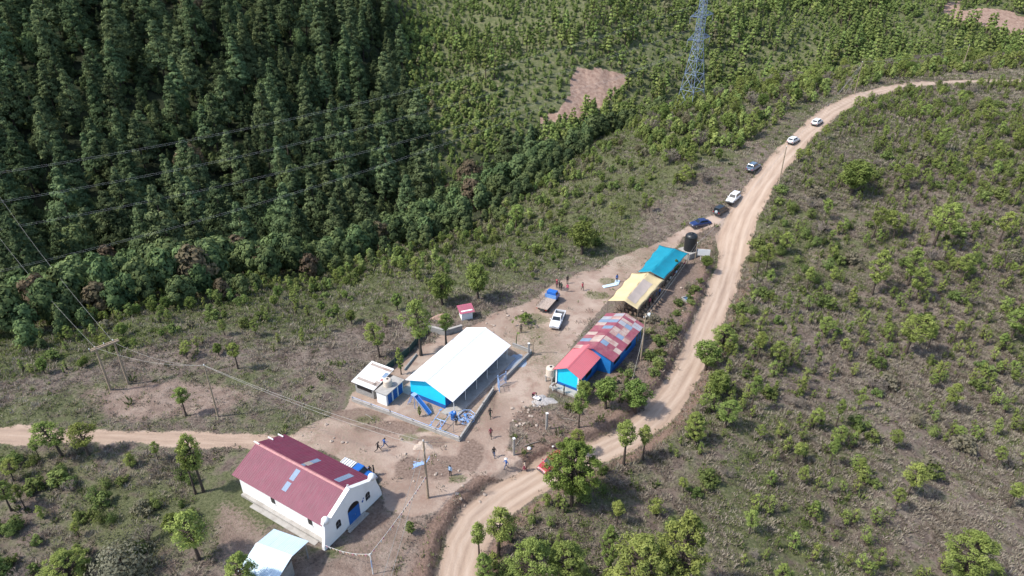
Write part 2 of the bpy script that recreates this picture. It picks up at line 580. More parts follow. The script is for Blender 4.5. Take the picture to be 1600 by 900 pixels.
def ground_material():
    m, t, b = nodes('earth')
    A = {}
    for k in ('road', 'yard', 'bare', 'bank', 'green', 'forest', 'midhill', 'field', 'rut', 'dark'):
        a = t.nodes.new('ShaderNodeAttribute'); a.attribute_name = k; A[k] = a.outputs['Fac']
    nf = noise_(t, 3.0, 5, .62); nm = noise_(t, .55, 5, .6); nl = noise_(t, .12, 4, .55); nff = noise_(t, 9.0, 4, .6)
    # dry bracken floor
    dry = ramp(t, nm, [(.28, (.095, .072, .059)), (.45, (.170, .133, .110)), (.60, (.225, .185, .153)), (.78, (.165, .147, .10))])
    dry = mixc(t, ramp(t, nf, [(.30, (.75,) * 3), (.52, (0, 0, 0))]), dry, (.045, .037, .029))
    grn = ramp(t, nf, [(.25, (.045, .055, .022)), (.5, (.092, .108, .043)), (.75, (.15, .158, .078))])
    g = math_(t, 'ADD', A['green'], math_(t, 'MULTIPLY_ADD', nm, 1.4, -.95))
    wild = mixc(t, ramp(t, g, [(.12, (0, 0, 0)), (.42, (.85,) * 3)]), dry, grn)
    fl = ramp(t, nm, [(.3, (.020, .028, .014)), (.7, (.045, .052, .026))])  # forest floor: shade between the trees is put into this dark colour
    wild = mixc(t, A['forest'], wild, fl)
    mh = ramp(t, nm, [(.3, (.078, .095, .040)), (.55, (.135, .145, .068)), (.75, (.25, .21, .15))])
    wild = mixc(t, A['midhill'], wild, mh)
    # loose earth
    red = ramp(t, nm, [(.25, (.150, .105, .085)), (.5, (.250, .188, .152)), (.75, (.35, .280, .232))])
    red = mixc(t, ramp(t, nff, [(.34, (.6,) * 3), (.5, (0, 0, 0))]), red, (.13, .085, .066))
    bm_ = math_(t, 'ADD', A['bare'], math_(t, 'MULTIPLY_ADD', nf, 1.3, -.65))
    c = mixc(t, ramp(t, bm_, [(.25, (0, 0, 0)), (.6, (1, 1, 1))]), wild, red)
    c = mixc(t, A['bank'], c, ramp(t, nf, [(.3, (.12, .080, .062)), (.65, (.26, .175, .135))]))
    # trodden yard
    yd = ramp(t, nl, [(.30, (.255, .182, .143)), (.46, (.325, .244, .194)), (.62, (.41, .32, .26)), (.8, (.36, .28, .23))])
    yd = mixc(t, ramp(t, nm, [(.32, (.75,) * 3), (.52, (0, 0, 0))]), yd, (.25, .165, .128))
    yd = mixc(t, ramp(t, nf, [(.55, (0, 0, 0)), (.75, (.5,) * 3)]), yd, (.48, .395, .33))
    ym = math_(t, 'ADD', A['yard'], math_(t, 'MULTIPLY_ADD', nf, .8, -.4))
    c = mixc(t, ramp(t, ym, [(.35, (0, 0, 0)), (.6, (1, 1, 1))]), c, yd)
    dk = ramp(t, nf, [(.28, (.092, .062, .050)), (.5, (.19, .135, .107)), (.72, (.28, .208, .168))])
    dm = math_(t, 'ADD', A['dark'], math_(t, 'MULTIPLY_ADD', nm, 1.3, -.65))
    c = mixc(t, ramp(t, dm, [(.3, (0, 0, 0)), (.75, (.9,) * 3)]), c, dk)
    gy = math_(t, 'ADD', A['green'], math_(t, 'MULTIPLY_ADD', nf, 1.5, -.95))
    c = mixc(t, math_(t, 'MULTIPLY', ramp(t, gy, [(.35, (0, 0, 0)), (.75, (.75,) * 3)]), A['yard']), c, grn)
    # graded road
    cx_ = t.nodes.new('ShaderNodeCombineXYZ')
    for i_, k_, f_ in ((0, 'across', 1.1), (1, 'along', .10)):
        a = t.nodes.new('ShaderNodeAttribute'); a.attribute_name = k_; t.links.new(math_(t, 'MULTIPLY', a.outputs['Fac'], f_), cx_.inputs[i_])
    ns = noise_(t, 1.0, 5, .62, cx_.outputs[0])
    nmix = math_(t, 'ADD', math_(t, 'MULTIPLY', ns, .8), math_(t, 'MULTIPLY', nm, .2))
    rdc = ramp(t, nmix, [(.28, (.255, .185, .142)), (.5, (.375, .275, .207)), (.68, (.455, .350, .272))])
    rdc = mixc(t, ramp(t, nff, [(.55, (0, 0, 0)), (.8, (.45,) * 3)]), rdc, (.31, .235, .185))
    rr = math_(t, 'MULTIPLY', A['rut'], math_(t, 'MULTIPLY_ADD', ns, 1.2, .0))
    rdc = mixc(t, rr, rdc, (.51, .405, .322))
    rm = math_(t, 'ADD', A['road'], math_(t, 'MULTIPLY_ADD', nf, .9, -.45))
    c = mixc(t, ramp(t, rm, [(.35, (0, 0, 0)), (.6, (1, 1, 1))]), c, rdc)
    fc = ramp(t, nm, [(.3, (.235, .152, .116)), (.5, (.33, .225, .175)), (.7, (.42, .305, .24))])
    fm = math_(t, 'ADD', A['field'], math_(t, 'MULTIPLY_ADD', nm, .7, -.35))
    c = mixc(t, ramp(t, fm, [(.4, (0, 0, 0)), (.6, (1, 1, 1))]), c, fc)
    t.links.new(c, b.inputs['Base Color'])
    b.inputs['Roughness'].default_value = .95
    b.inputs['Specular IOR Level'].default_value = .15
    soft = math_(t, 'SUBTRACT', 1.0, math_(t, 'MAXIMUM', A['road'], math_(t, 'MULTIPLY', A['yard'], .75)))
    bp = N(t, 'ShaderNodeBump', Distance=.25)
    t.links.new(math_(t, 'MULTIPLY_ADD', soft, .75, .25), bp.inputs['Strength'])
    hgt = math_(t, 'ADD', math_(t, 'MULTIPLY', nf, .7), math_(t, 'MULTIPLY', nff, .35))
    t.links.new(hgt, bp.inputs['Height']); t.links.new(bp.outputs[0], b.inputs['Normal'])
    return m


def axis_steps(lo_far, lo, hi, hi_far, step, grow):
    mid = list(np.arange(lo, hi, step))
    a = []; v = hi; st = step
    while v < hi_far:
        a.append(v); st *= grow; v += st
    b_ = []; v = lo; st = step
    while v > lo_far:
        st *= grow; v -= st; b_.append(v)
    return np.array(b_[::-1] + mid + a)


def build_ground():
    xs = axis_steps(-2600, -75, 90, 2800, .45, 1.022)
    ys = axis_steps(-900, 36, 112, 3600, .45, 1.0125)
    X, Y = np.meshgrid(xs, ys)
    x = X.ravel(); y = Y.ravel()
    z = height(x, y)
    far = ss(650, 1500, np.hypot(x, y))
    z = z * (1 - far) + far * np.clip(z, -60, 160)
    F = fields(x, y)
    rut = np.zeros_like(x)
    q = F['rd'] / F['hw']
    for c_, w_ in ((-.45, .16), (.12, .13), (.5, .14)):
        wob = .10 * fbm(F['al'], q * 0 + c_ * 10, .05, 2, 5)
        rut = np.maximum(rut, np.exp(-((q - c_ - wob) / w_) ** 2))
    # wheel tracks that cross the yard, from the road to the front of the church and up to the parked truck
    for pts in ([(1120, 372), (1050, 395), (960, 428), (910, 470), (862, 540), (820, 600), (775, 660), (745, 710), (690, 745), (640, 770)],
                [(790, 735), (742, 730), (640, 712), (560, 690), (470, 690)], [(900, 480), (880, 470), (860, 490), (835, 560), (790, 640), (760, 720)]):
        pd, _ = seg_dist(x, y, [flat(*p) for p in pts])
        pd = pd + .8 * fbm(x, y, 1 / 7., 2, 9)
        for o_ in (-.8, .8):
            rut = np.maximum(rut, .9 * np.exp(-((pd - o_) / .35) ** 2) * F['yard'])
    F['rut'] = rut
    use_t = (np.abs(F['td']) < np.abs(F['rd'])) & (x < -20)
    tal_ = seg_dist(x, y, TRACK)[1]
    F['across'] = np.where(use_t, F['td'], F['rd']); F['along'] = np.where(use_t, tal_, F['al'])
    # normals from the height field, so that the pieces of the one sheet shade without seams
    Z = z.reshape(X.shape)
    gy = np.gradient(Z, ys, axis=0); gx = np.gradient(Z, xs, axis=1)
    nrm = np.stack([-gx.ravel(), -gy.ravel(), np.ones_like(x)], 1)
    nrm /= np.linalg.norm(nrm, axis=1)[:, None]
    V = np.stack([x, y, z], 1)
    ny, nx = X.shape
    i = (np.arange(ny - 1)[:, None] * nx + np.arange(nx - 1)[None, :]).ravel()
    Q = np.stack([i, i + 1, i + nx + 1, i + nx], 1)
    fr = F['isroad'][Q].mean(1) > .5; ftr = F['track'][Q].mean(1) > .5; fy = F['yard'][Q].mean(1) > .5; ff = F['field'][Q].mean(1) > .5
    lab = np.zeros(len(Q), int)
    lab[ff] = 4; lab[fy] = 3; lab[ftr] = 2; lab[fr] = 1
    mat = ground_material()
    for k, nm, lb in ((0, 'ground', 'dry scrubby hillside of brown bracken and thin grass'), (1, 'dirt_road', 'pale graded dirt road along the crest of the ridge'),
                      (2, 'dirt_track', 'rutted earth track leading off behind the church'), (3, 'yard', 'bare trodden earth yard between the buildings'),
                      (4, 'field', 'bare reddish tilled clearing on the far hillside')):
        q = Q[lab == k]
        u, inv = np.unique(q, return_inverse=True)
        att = {a: ('POINT', F[a][u]) for a in ('road', 'yard', 'bare', 'bank', 'green', 'forest', 'midhill', 'field', 'rut', 'dark', 'across', 'along')}
        me = np_mesh(nm, V[u], inv.reshape(q.shape), mat, att, smooth=True)
        me.normals_split_custom_set_from_vertices(nrm[u].tolist())
        o = bpy.data.objects.new(nm, me); link(o)
        tag(o, lb, 'ground' if k in (0, 3, 4) else 'road', None, 'structure')


build_ground()

# footprints that plants keep out of (x, y, radius)
KEEP = [(-24, 55, 9), (-31, 60, 7), (-19, 51, 7), (-26, 47, 5.5), (-11, 75, 7), (-5, 81, 7), (-3, 86, 6), (-10, 82, 6), (-12, 70, 5), (-18, 77, 4.5), (-21, 76, 4), (8, 81, 5), (12, 84, 5), (16, 88, 6),
        (19, 98, 5), (23, 103, 6), (27, 109, 5), (31, 114, 5), (35, 120, 4), (-2, 78, 5)]


def clear_of(x, y, extra=0.0):
    ok = np.ones(np.shape(x), bool)
    for a, b_, r in KEEP:
        ok &= np.hypot(x - a, y - b_) > r + extra
    return ok


# ------------------------------------------------------------------ ground cover: nobody could count it
GRN = np.random.default_rng(5)


def scatter(n, x0, x1, y0, y1, dens):
    x = GRN.uniform(x0, x1, n); y = GRN.uniform(y0, y1, n)
    px, py, d = np_proj(x, y, np.zeros(n))
    k = (px > -160) & (px < 1760) & (py > -80) & (py < 1010)
    x, y = x[k], y[k]
    F = fields(x, y); z = height(x, y)
    p = dens(x, y, F)
    k = (GRN.random(len(x)) < p) & clear_of(x, y)
    return x[k], y[k], z[k], {a: v[k] for a, v in F.items()}


def blades(x, y, z, K, rad, hgt, width, name, mat, label, cat, lean=.6, tintv=None):
    """tufts of K leaning leaf-shaped faces each, all one mesh"""
    n = len(x)
    rad = np.broadcast_to(rad, n); hgt = np.broadcast_to(hgt, n)
    a = GRN.uniform(0, 2 * np.pi, (n, K)); rr = np.sqrt(GRN.random((n, K))) * rad[:, None]
    bx = x[:, None] + np.cos(a) * rr * .7; by = y[:, None] + np.sin(a) * rr * .7
    h = hgt[:, None] * GRN.uniform(.5, 1.15, (n, K)) * (1 - .35 * (rr / rad[:, None]) ** 2)
    a2 = a + GRN.normal(0, .9, (n, K))
    le = GRN.uniform(.2, 1, (n, K)) * lean
    tx = bx + np.cos(a2) * h * le; ty = by + np.sin(a2) * h * le
    a3 = a2 + np.pi / 2 + GRN.normal(0, .5, (n, K))
    wd = width * GRN.uniform(.6, 1.3, (n, K)) * np.sqrt(hgt / hgt.mean())[:, None]
    mx, my = (bx * .45 + tx * .55), (by * .45 + ty * .55)
    zb = z[:, None] - .06 + 0 * a
    P0 = np.stack([bx, by, zb], -1)
    P1 = np.stack([mx + np.cos(a3) * wd, my + np.sin(a3) * wd, zb + h * .62], -1)
    P2 = np.stack([tx, ty, zb + h], -1)
    P3 = np.stack([mx - np.cos(a3) * wd, my - np.sin(a3) * wd, zb + h * .55], -1)
    V = np.stack([P0, P1, P2, P3], 2).reshape(-1, 3)
    Fc = np.arange(len(V)).reshape(-1, 4)
    tv = tintv if tintv is not None else GRN.random(n)
    tint = np.clip(tv[:, None] + GRN.normal(0, .13, (n, K)), 0, 1).ravel()
    me = np_mesh(name, V, Fc, mat, {'tint': ('FACE', tint)})
    o = bpy.data.objects.new(name, me); link(o)
    return tag(o, label, cat, None, 'stuff')


def cover_mat(name, stops, trans=.15):
    m, t, b = nodes(name)
    a = t.nodes.new('ShaderNodeAttribute'); a.attribute_name = 'tint'
    c = ramp(t, a.outputs['Fac'], stops)
    out = t.nodes['Material Output']; t.nodes.remove(b)
    df = t.nodes.new('ShaderNodeBsdfDiffuse'); tr = t.nodes.new('ShaderNodeBsdfTranslucent'); mx = t.nodes.new('ShaderNodeMixShader')
    t.links.new(c, df.inputs[0]); t.links.new(c, tr.inputs[0]); mx.inputs[0].default_value = trans
    t.links.new(df.outputs[0], mx.inputs[1]); t.links.new(tr.outputs[0], mx.inputs[2]); t.links.new(mx.outputs[0], out.inputs[0])
    return m


DRYM = cover_mat('dry_bracken', [(0, (.110, .090, .070)), (.35, (.245, .206, .162)), (.65, (.365, .320, .260)), (1, (.30, .290, .175))])
GRASSM = cover_mat('thin_grass', [(0, (.072, .088, .032)), (.4, (.155, .180, .068)), (.75, (.24, .25, .11)), (1, (.31, .29, .17))])
SHRUBM = cover_mat('low_shrub_leaves', [(0, (.058, .076, .030)), (.4, (.105, .138, .044)), (.75, (.175, .215, .066)), (1, (.245, .28, .10))])


def wildness(F):
    return (1 - F['isroad']) * (1 - F['track']) * (1 - .97 * F['yard']) * (1 - F['field'])


def d_dry(x, y, F):
    far = np.clip(105 / np.maximum(y, 1), .3, 1)
    return wildness(F) * (1 - .85 * F['bare']) * np.clip(1.1 - F['green'] * .75, .15, 1) * (1 - F['forest'] * .9) * (1 - F['bank'] * .5) * far * (F['s'] < 55)


x, y, z, F = scatter(230000, -120, 250, 36, 330, d_dry)
clump = fbm(x, y, 1 / 3.2, 3, 41)
big = np.clip(.42 + .24 * clump + .0022 * (y - 60), .18, 1.1) * GRN.uniform(.6, 1.5, len(x))
tv = np.clip(.48 + .34 * fbm(x, y, 1 / 5., 3, 42) + .12 * (F['rd'] < -3) * 0 + GRN.normal(0, .13, len(x)), 0, 1)
blades(x, y, z, 15, big * 1.2, big * .95, .045, 'dry_scrub', DRYM, 'brown dried bracken and low brush covering the open slopes', 'scrub', 1.0, tv)


def d_grass(x, y, F):
    far = np.clip(95 / np.maximum(y, 1), .2, 1)
    wl = np.maximum(wildness(F), F['yard'] * (F['green'] > .72) * .8)
    return wl * (1 - .8 * F['bare'] * (F['green'] < .6)) * np.clip(F['green'] * 1.25 - .1, 0, 1) * (1 - F['forest'] * .85) * far * (F['s'] < 60)


x, y, z, F = scatter(200000, -120, 250, 36, 330, d_grass)
big = np.clip(.30 + .16 * fbm(x, y, 1 / 3.2, 3, 43) + .0018 * (y - 60), .15, .8) * GRN.uniform(.6, 1.4, len(x))
tv = np.clip(.45 + .3 * fbm(x, y, 1 / 6., 3, 44) + GRN.normal(0, .14, len(x)), 0, 1)
blades(x, y, z, 11, big * 1.25, big * .95, .058, 'grass', GRASSM, 'thin olive grass and weeds on the hillsides and verges', 'grass', .9, tv)


def d_shrub(x, y, F):
    c1 = fbm(x, y, 1 / 7., 3, 45)
    far = np.clip(100 / np.maximum(y, 1), .25, 1)
    wet = ss(-.1, .5, c1) * (.35 + .65 * F['green'])
    edge = ss(14, 38, F['s']) * .9
    road_n = ss(.3, 1.5, np.abs(F['rd']) - F['hw']) * (1 - ss(3, 8, np.abs(F['rd']) - F['hw'])) * .25
    return wildness(F) * (1 - .9 * F['bare']) * np.clip(np.maximum(wet * .55, edge) + road_n, 0, 1) * (1 - F['forest'] * .4) * far * (F['s'] < 75)


x, y, z, F = scatter(30000, -125, 260, 36, 340, d_shrub)
big = GRN.uniform(.3, .62, len(x)) * (1 + .25 * ss(0, 30, F['s'])) * GRN.uniform(.8, 1.4, len(x))
tv = np.clip(.5 + .3 * fbm(x, y, 1 / 8., 3, 46) + GRN.normal(0, .2, len(x)), 0, 1)
blades(x, y, z, 24, big * 1.15, big * 1.5, .085, 'undergrowth', SHRUBM, 'low green brush and seedlings among the dry bracken', 'undergrowth', .75, tv)

# ------------------------------------------------------------------ trees and shrubs
TRG = np.random.default_rng(23)
TRUNK = paint('bark', (.075, .055, .042), .9, .35, 6)
GREYWOOD = paint('bare_wood', (.22, .19, .165), .9, .3, 5)
PINE_M = leafmat('pine_needles', (.150, .195, .055), (.340, .400, .115), None, .28, .2)
OAK_M = leafmat('oak_leaves', (.092, .130, .038), (.225, .285, .078), ((.20, .16, .12), .95), .22, .25)
FOREST_M = leafmat('forest_needles', (.058, .088, .044), (.198, .248, .112), None, .25, .36)
FBROAD_M = leafmat('forest_leaves', (.068, .106, .052), (.185, .240, .094), ((.17, .11, .085), .94), .22, .3)
HILL_M = leafmat('hill_leaves', (.150, .205, .062), (.345, .410, .135), ((.25, .21, .15), .95), .25, .3)
SHRUB_M = leafmat('shrub_leaves', (.095, .130, .042), (.215, .260, .085), ((.24, .20, .16), .86), .25, .3)
TWIG_M = leafmat('dry_twigs', (.13, .105, .090), (.26, .22, .185), None, .1, .2)


def leafquads(cen, rad, nper, size, flat=.8, aspect=.5, out=1.0, shell=.45, axis=None):
    """leaf-sized diamond faces through balls of foliage; returns verts, tint per face"""
    cen = np.asarray(cen); n = len(cen)
    rad = np.broadcast_to(np.asarray(rad, float), n)
    d = TRG.normal(size=(n, nper, 3)); d /= np.linalg.norm(d, axis=2, keepdims=True)
    r = TRG.random((n, nper, 1)) ** shell
    p = cen[:, None] + d * r * rad[:, None, None] * np.array([1, 1, flat])
    if axis is None:
        nn = d * out + np.array([0, 0, .45]) + TRG.normal(0, .55, (n, nper, 3))
    else:                    # leaves of a dense crown face away from its stem
        q = p * np.array([1, 1, 0]); q = q / (axis * .6) ; q[..., 2] = .55
        nn = q + d * .55 + TRG.normal(0, .38, (n, nper, 3))
    nn /= np.linalg.norm(nn, axis=2, keepdims=True)
    t = TRG.normal(size=(n, nper, 3)); u = np.cross(nn, t); u /= np.linalg.norm(u, axis=2, keepdims=True) + 1e-9
    v = np.cross(nn, u)
    s = size * TRG.uniform(.6, 1.35, (n, nper, 1))
    V = np.stack([p - u * s, p - v * s * aspect, p + u * s, p + v * s * aspect], 2).reshape(-1, 3)
    ti = np.clip(TRG.uniform(.2, .8, (n, 1)) + TRG.normal(0, .16, (n, nper)), 0, 1).ravel()
    return V, ti


def limb_np(paths, n=5):
    """tapered tubes: list of (points, radii)"""
    mb = MB()
    for pts, rs in paths: mb.tube(pts, rs, n)
    return mb


def crown_shape(h, z0, rmax, peak, nl, top=.12, squash=1.0):
    """lobe centres of a crown: widest at fraction peak of its length"""
    c = []; rr = []
    for i in range(nl):
        t = (i + TRG.uniform(.2, .8)) / nl
        pr = (t / peak) ** .55 if t < peak else max(0, 1 - ((t - peak) / (1 - peak)) ** 1.6) ** .75
        pr = max(pr, top)
        a = i * 2.399 + TRG.uniform(-.5, .5)
        q = rmax * pr * (.45 + .5 * TRG.random())
        c.append((math.cos(a) * q, math.sin(a) * q, z0 + (h - z0) * t * squash)); rr.append(pr)
    return np.array(c), np.array(rr)


def crown_mesh(name, V, ti, mats, extra=None):
    """leaf faces, optionally with woody parts (MB) as material 1"""
    Fc = np.arange(len(V)).reshape(-1, 4)
    fm = np.zeros(len(Fc), int)
    if extra is not None:
        ev = np.array([tuple(v) for v in extra.v]); ef = np.array([f for f in extra.f if len(f) == 4])
        Fc = np.concatenate([Fc, ef + len(V)]); V = np.concatenate([V, ev]); ti = np.concatenate([ti, np.full(len(ef), .5)])
        fm = np.concatenate([fm, np.ones(len(ef), int)])
    return np_mesh(name, V, Fc, mats, {'tint': ('FACE', ti)}, fmat=fm)


PROTO = {}


def proto_pine(k, h=6.0, spread=1.55, z0f=.36, nl=34, nper=80, lr=.50, size=.115):
    """open young pine: bare lower stem, tufted crown; returns trunk mesh, crown mesh"""
    z0 = h * z0f
    lean = TRG.normal(0, .035, 2)
    st = [(lean[0] * z * z / 3, lean[1] * z * z / 3, z) for z in np.linspace(-.3, h * .93, 8)]
    r0 = .028 * h
    tm = MB(); tm.tube(st, [r0 * 1.3] + [r0 * (1 - .85 * i / 7) for i in range(1, 8)], 7)
    c, pr = crown_shape(h * .97, z0, spread, .45, nl)
    off = np.stack([lean[0] * c[:, 2] ** 2 / 3, lean[1] * c[:, 2] ** 2 / 3, 0 * c[:, 2]], 1)
    c = c + off
    for i in range(len(c)):
        zz = c[i][2] - .22 * h * .25 - .1
        f = (zz + .3) / (h * .93 + .3)
        base = (lean[0] * zz * zz / 3, lean[1] * zz * zz / 3, zz)
        rr = r0 * .38
        tm.tube([base, tuple((np.array(base) * .45 + c[i] * .55) + np.array([0, 0, -.06])), tuple(c[i])], [rr, rr * .7, rr * .3], 4)
    V, ti = leafquads(c, lr * (.65 + .45 * pr), nper, size, .72, .42, 1.0, .5)
    tr = tm.build('trunk', TRUNK, None, fix=False)
    tme = tr.data; bpy.data.objects.remove(tr)
    return tme, crown_mesh('crown', V, ti, PINE_M)


def proto_oak(k, h=5.0, spread=1.75, nl=40, nper=90, size=.115, mat=None):
    z0 = h * .3
    tm = MB()
    st = [(0, 0, -.3), (.05, .03, h * .2), (.12, -.06, h * .45), (.05, .05, h * .75)]
    r0 = .032 * h
    tm.tube(st, [r0 * 1.3, r0, r0 * .75, r0 * .3], 7)
    c, pr = crown_shape(h * .93, z0, spread, .5, nl, .4)
    for i in range(0, len(c), 2):
        tm.tube([(.08, 0, h * (.25 + .2 * TRG.random())), tuple(c[i] * .6 + np.array([0, 0, .1])), tuple(c[i])], [r0 * .45, r0 * .3, r0 * .12], 4)
    V, ti = leafquads(c, spread * .30 * (.7 + .4 * pr), nper, size, .85, .6, 1.1, .5)
    tr = tm.build('trunk', TRUNK, None, fix=False); tme = tr.data; bpy.data.objects.remove(tr)
    return tme, crown_mesh('crown', V, ti, mat or OAK_M)


def proto_forest_pine(k, h=18.0, spread=3.3, nl=66, nper=58, size=.34):
    """tall closed-forest pine seen from above: ragged cone of layered boughs"""
    tm = MB(); tm.tube([(0, 0, -1), (0, 0, h * .5), (0, 0, h * .95)], [.26, .18, .05], 5, cap=False)
    c = []; rr = []
    z0 = h * TRG.uniform(.22, .34)
    lv = nl // 4
    for i in range(lv):
        t = (i + .5) / lv
        pr = (1 - t) ** .80 * (1 if t > .10 else .85)
        nb = 5 if t < .35 else (4 if t < .65 else 3)
        for j in range(nb):
            if TRG.random() < .12: continue
            a = j * 2 * math.pi / nb + i * .9 + TRG.uniform(-.4, .4)
            q = spread * pr * TRG.uniform(.45, .85)
            c.append((math.cos(a) * q, math.sin(a) * q, z0 + (h - z0) * t + TRG.normal(0, .25) - .1 * q)); rr.append(spread * (.12 + .19 * pr))
    c.append((0, 0, h - .8)); rr.append(.55)
    c = np.array(c); rr = np.array(rr)
    V, ti = leafquads(c, rr, nper, size, .58, .5, 1.1, .5, spread)
    return crown_mesh('forest_pine', V, ti, [FOREST_M, TRUNK], tm)


def proto_forest_round(k, h=11.0, spread=3.6, nl=18, nper=60, size=.55, mat=None, nm='broadleaf_tree'):
    tm = MB(); tm.tube([(0, 0, -1), (.1, 0, h * .4), (0, .1, h * .8)], [.25, .18, .06], 5, cap=False)
    c, pr = crown_shape(h * .93, h * .22, spread, .5, nl, .35)
    V, ti = leafquads(c, spread * .40 * (.7 + .4 * pr), nper, size, .85, .55, 1.2, .45, spread)
    return crown_mesh(nm, V, ti, [mat or FBROAD_M, TRUNK], tm)


def proto_shrub(k, h=1.6, spread=1.0, nl=8, nper=70, size=.15, mat=None, nm='shrub'):
    tm = MB()
    c, pr = crown_shape(h * .9, h * .15, spread, .45, nl, .4)
    for i in range(len(c)): tm.tube([(0, 0, -.15), tuple(c[i] * .55), tuple(c[i])], [.035, .025, .01], 4, cap=False)
    V, ti = leafquads(c, spread * .42, nper, size, .9, .55, 1.1, .5)
    return crown_mesh(nm, V, ti, [mat or SHRUB_M, GREYWOOD], tm)


def proto_twiggy(k, h=3.2, spread=1.4):
    """half bare grey bush"""
    tm = MB(); c = []
    for i in range(26):
        a = TRG.uniform(0, 6.28); q = spread * TRG.random() ** .5; z = h * TRG.uniform(.5, 1)
        e = (math.cos(a) * q, math.sin(a) * q, z * (1 - .25 * (q / spread) ** 2)); c.append(e)
        tm.tube([(0, 0, -.1), (e[0] * .35, e[1] * .35, e[2] * .55), e], [.05, .035, .012], 3, cap=False)
    V, ti = leafquads(np.array(c), .42, 26, .13, .9, .25, .4, .6)
    return crown_mesh('bare_shrub', V, ti, [TWIG_M, GREYWOOD], tm)


PINES = [proto_pine(0), proto_pine(1, 6, 1.25, .42, 26, 85, .45), proto_pine(2, 6, 1.7, .40, 36, 80, .46), proto_pine(3, 6, 1.1, .5, 22, 90, .45), proto_pine(4, 6, 1.4, .3, 34, 80, .45),
         proto_pine(5, 6, .95, .25, 26, 76, .42)]
DARKPINE_M = leafmat('dark_pine_needles', (.105, .140, .034), (.240, .290, .072), None, .25, .05)
BIGPINE = proto_pine(9, 7.2, 2.9, .30, 120, 120, .48, .11)
LUSHPINES = [proto_pine(10, 6, 1.5, .15, 90, 110, .30, .072), proto_pine(11, 6, 1.25, .16, 80, 110, .28, .072), proto_pine(12, 6, 1.75, .2, 100, 110, .31, .072)]
OAKS = [proto_oak(0), proto_oak(1, 5, 1.4, 34, 90), proto_oak(2, 5, 1.9, 46, 90)]
FPINES = [proto_forest_pine(i, 18, sp) for i, sp in enumerate((5.0, 4.2, 5.6, 4.6, 3.7, 5.3))]
FMIX = FPINES + FPINES[:5] + [proto_forest_round(9, 12, 3.6, 40, 70, .38, None, 'forest_pine')]
FROUND = [proto_forest_round(i, 11, sp) for i, sp in enumerate((3.4, 4.0, 3.0, 3.6))]
HTREES = [proto_forest_round(i, 5, sp, 11, 42, .36, HILL_M, 'hill_tree') for i, sp in enumerate((1.5, 1.9, 1.2, 1.6))]
HPINES = []
for i, sp in enumerate((1.9, 1.5, 2.2)):
    me_ = proto_forest_pine(i, 11, sp + .4, 21, 40, .42); me_.materials[0] = HILL_M; HPINES.append(me_)
BIGPINE[1].materials[0] = DARKPINE_M
SHRUBS = [proto_shrub(0), proto_shrub(1, 1.6, 1.2, 10), proto_shrub(2, 1.6, .8, 7), proto_shrub(3, 1.6, 1.0, 9, 60)]
TWIGS = [proto_twiggy(0), proto_twiggy(1, 3, 1.1)]
GREYBUSH = proto_forest_round(7, 3.0, 1.7, 34, 90, .085, leafmat('grey_leaves', (.115, .115, .075), (.25, .245, .175)), 'bare_shrub')


def px_per_m(p):
    """photo pixels that one metre of height takes up at a point of the ground"""
    a = proj(p.x, p.y, p.z)[1]; return a - proj(p.x, p.y, p.z + 1)[1]


def tree2(name, cat, pr, p, hgt, h0, label, group=None, wide=1.0):
    """a tree with trunk and crown"""
    o = thing(name, label, cat, p, TRG.uniform(0, 6.28), group)
    s = hgt / h0
    for nm, me in (('trunk', pr[0]), ('crown', pr[1])):
        c = bpy.data.objects.new(nm, me); link(c, o)
    o.scale = (s * wide, s * wide, s)
    return o


def tree1(name, cat, me, p, sc, label, group, wide=1.0):
    o = bpy.data.objects.new(name, me); link(o)
    o.location = p; o.rotation_euler = (TRG.normal(0, .04), TRG.normal(0, .04), TRG.uniform(0, 6.28)); o.scale = (sc * wide, sc * wide, sc)
    return tag(o, label, cat, group)


TAKEN = []


def place_tree(kind, px, py, hpx, label=None, group=None, wide=1.0, name=None, pick=None):
    p = at(px, py); kz = px_per_m(p); h = hpx / (kz + .26 * wide * (proj(p.x, p.y, p.z)[1] - proj(p.x, p.y + 1, p.z)[1]))
    TAKEN.append((p.x, p.y, .28 * h + .5))
    i = pick if pick is not None else int(TRG.integers(0, 99))
    if kind == 'pine': return tree2(name or 'pine_tree', 'pine tree', PINES[i % len(PINES)], p, h, 6.0, label, group, wide)
    if kind == 'lush': return tree2(name or 'pine_tree', 'pine tree', LUSHPINES[i % len(LUSHPINES)], p, h, 6.0, label, group, wide)
    if kind == 'oak': return tree2(name or 'oak_tree', 'tree', OAKS[i % len(OAKS)], p, h, 5.0, label, group, wide)
    if kind == 'shrub': return tree1(name or 'shrub', 'shrub', SHRUBS[i % len(SHRUBS)], p, h / 1.6, label, group, wide)
    if kind == 'twig': return tree1(name or 'bare_shrub', 'shrub', GREYBUSH, p, h / 3.0, label, group, wide)


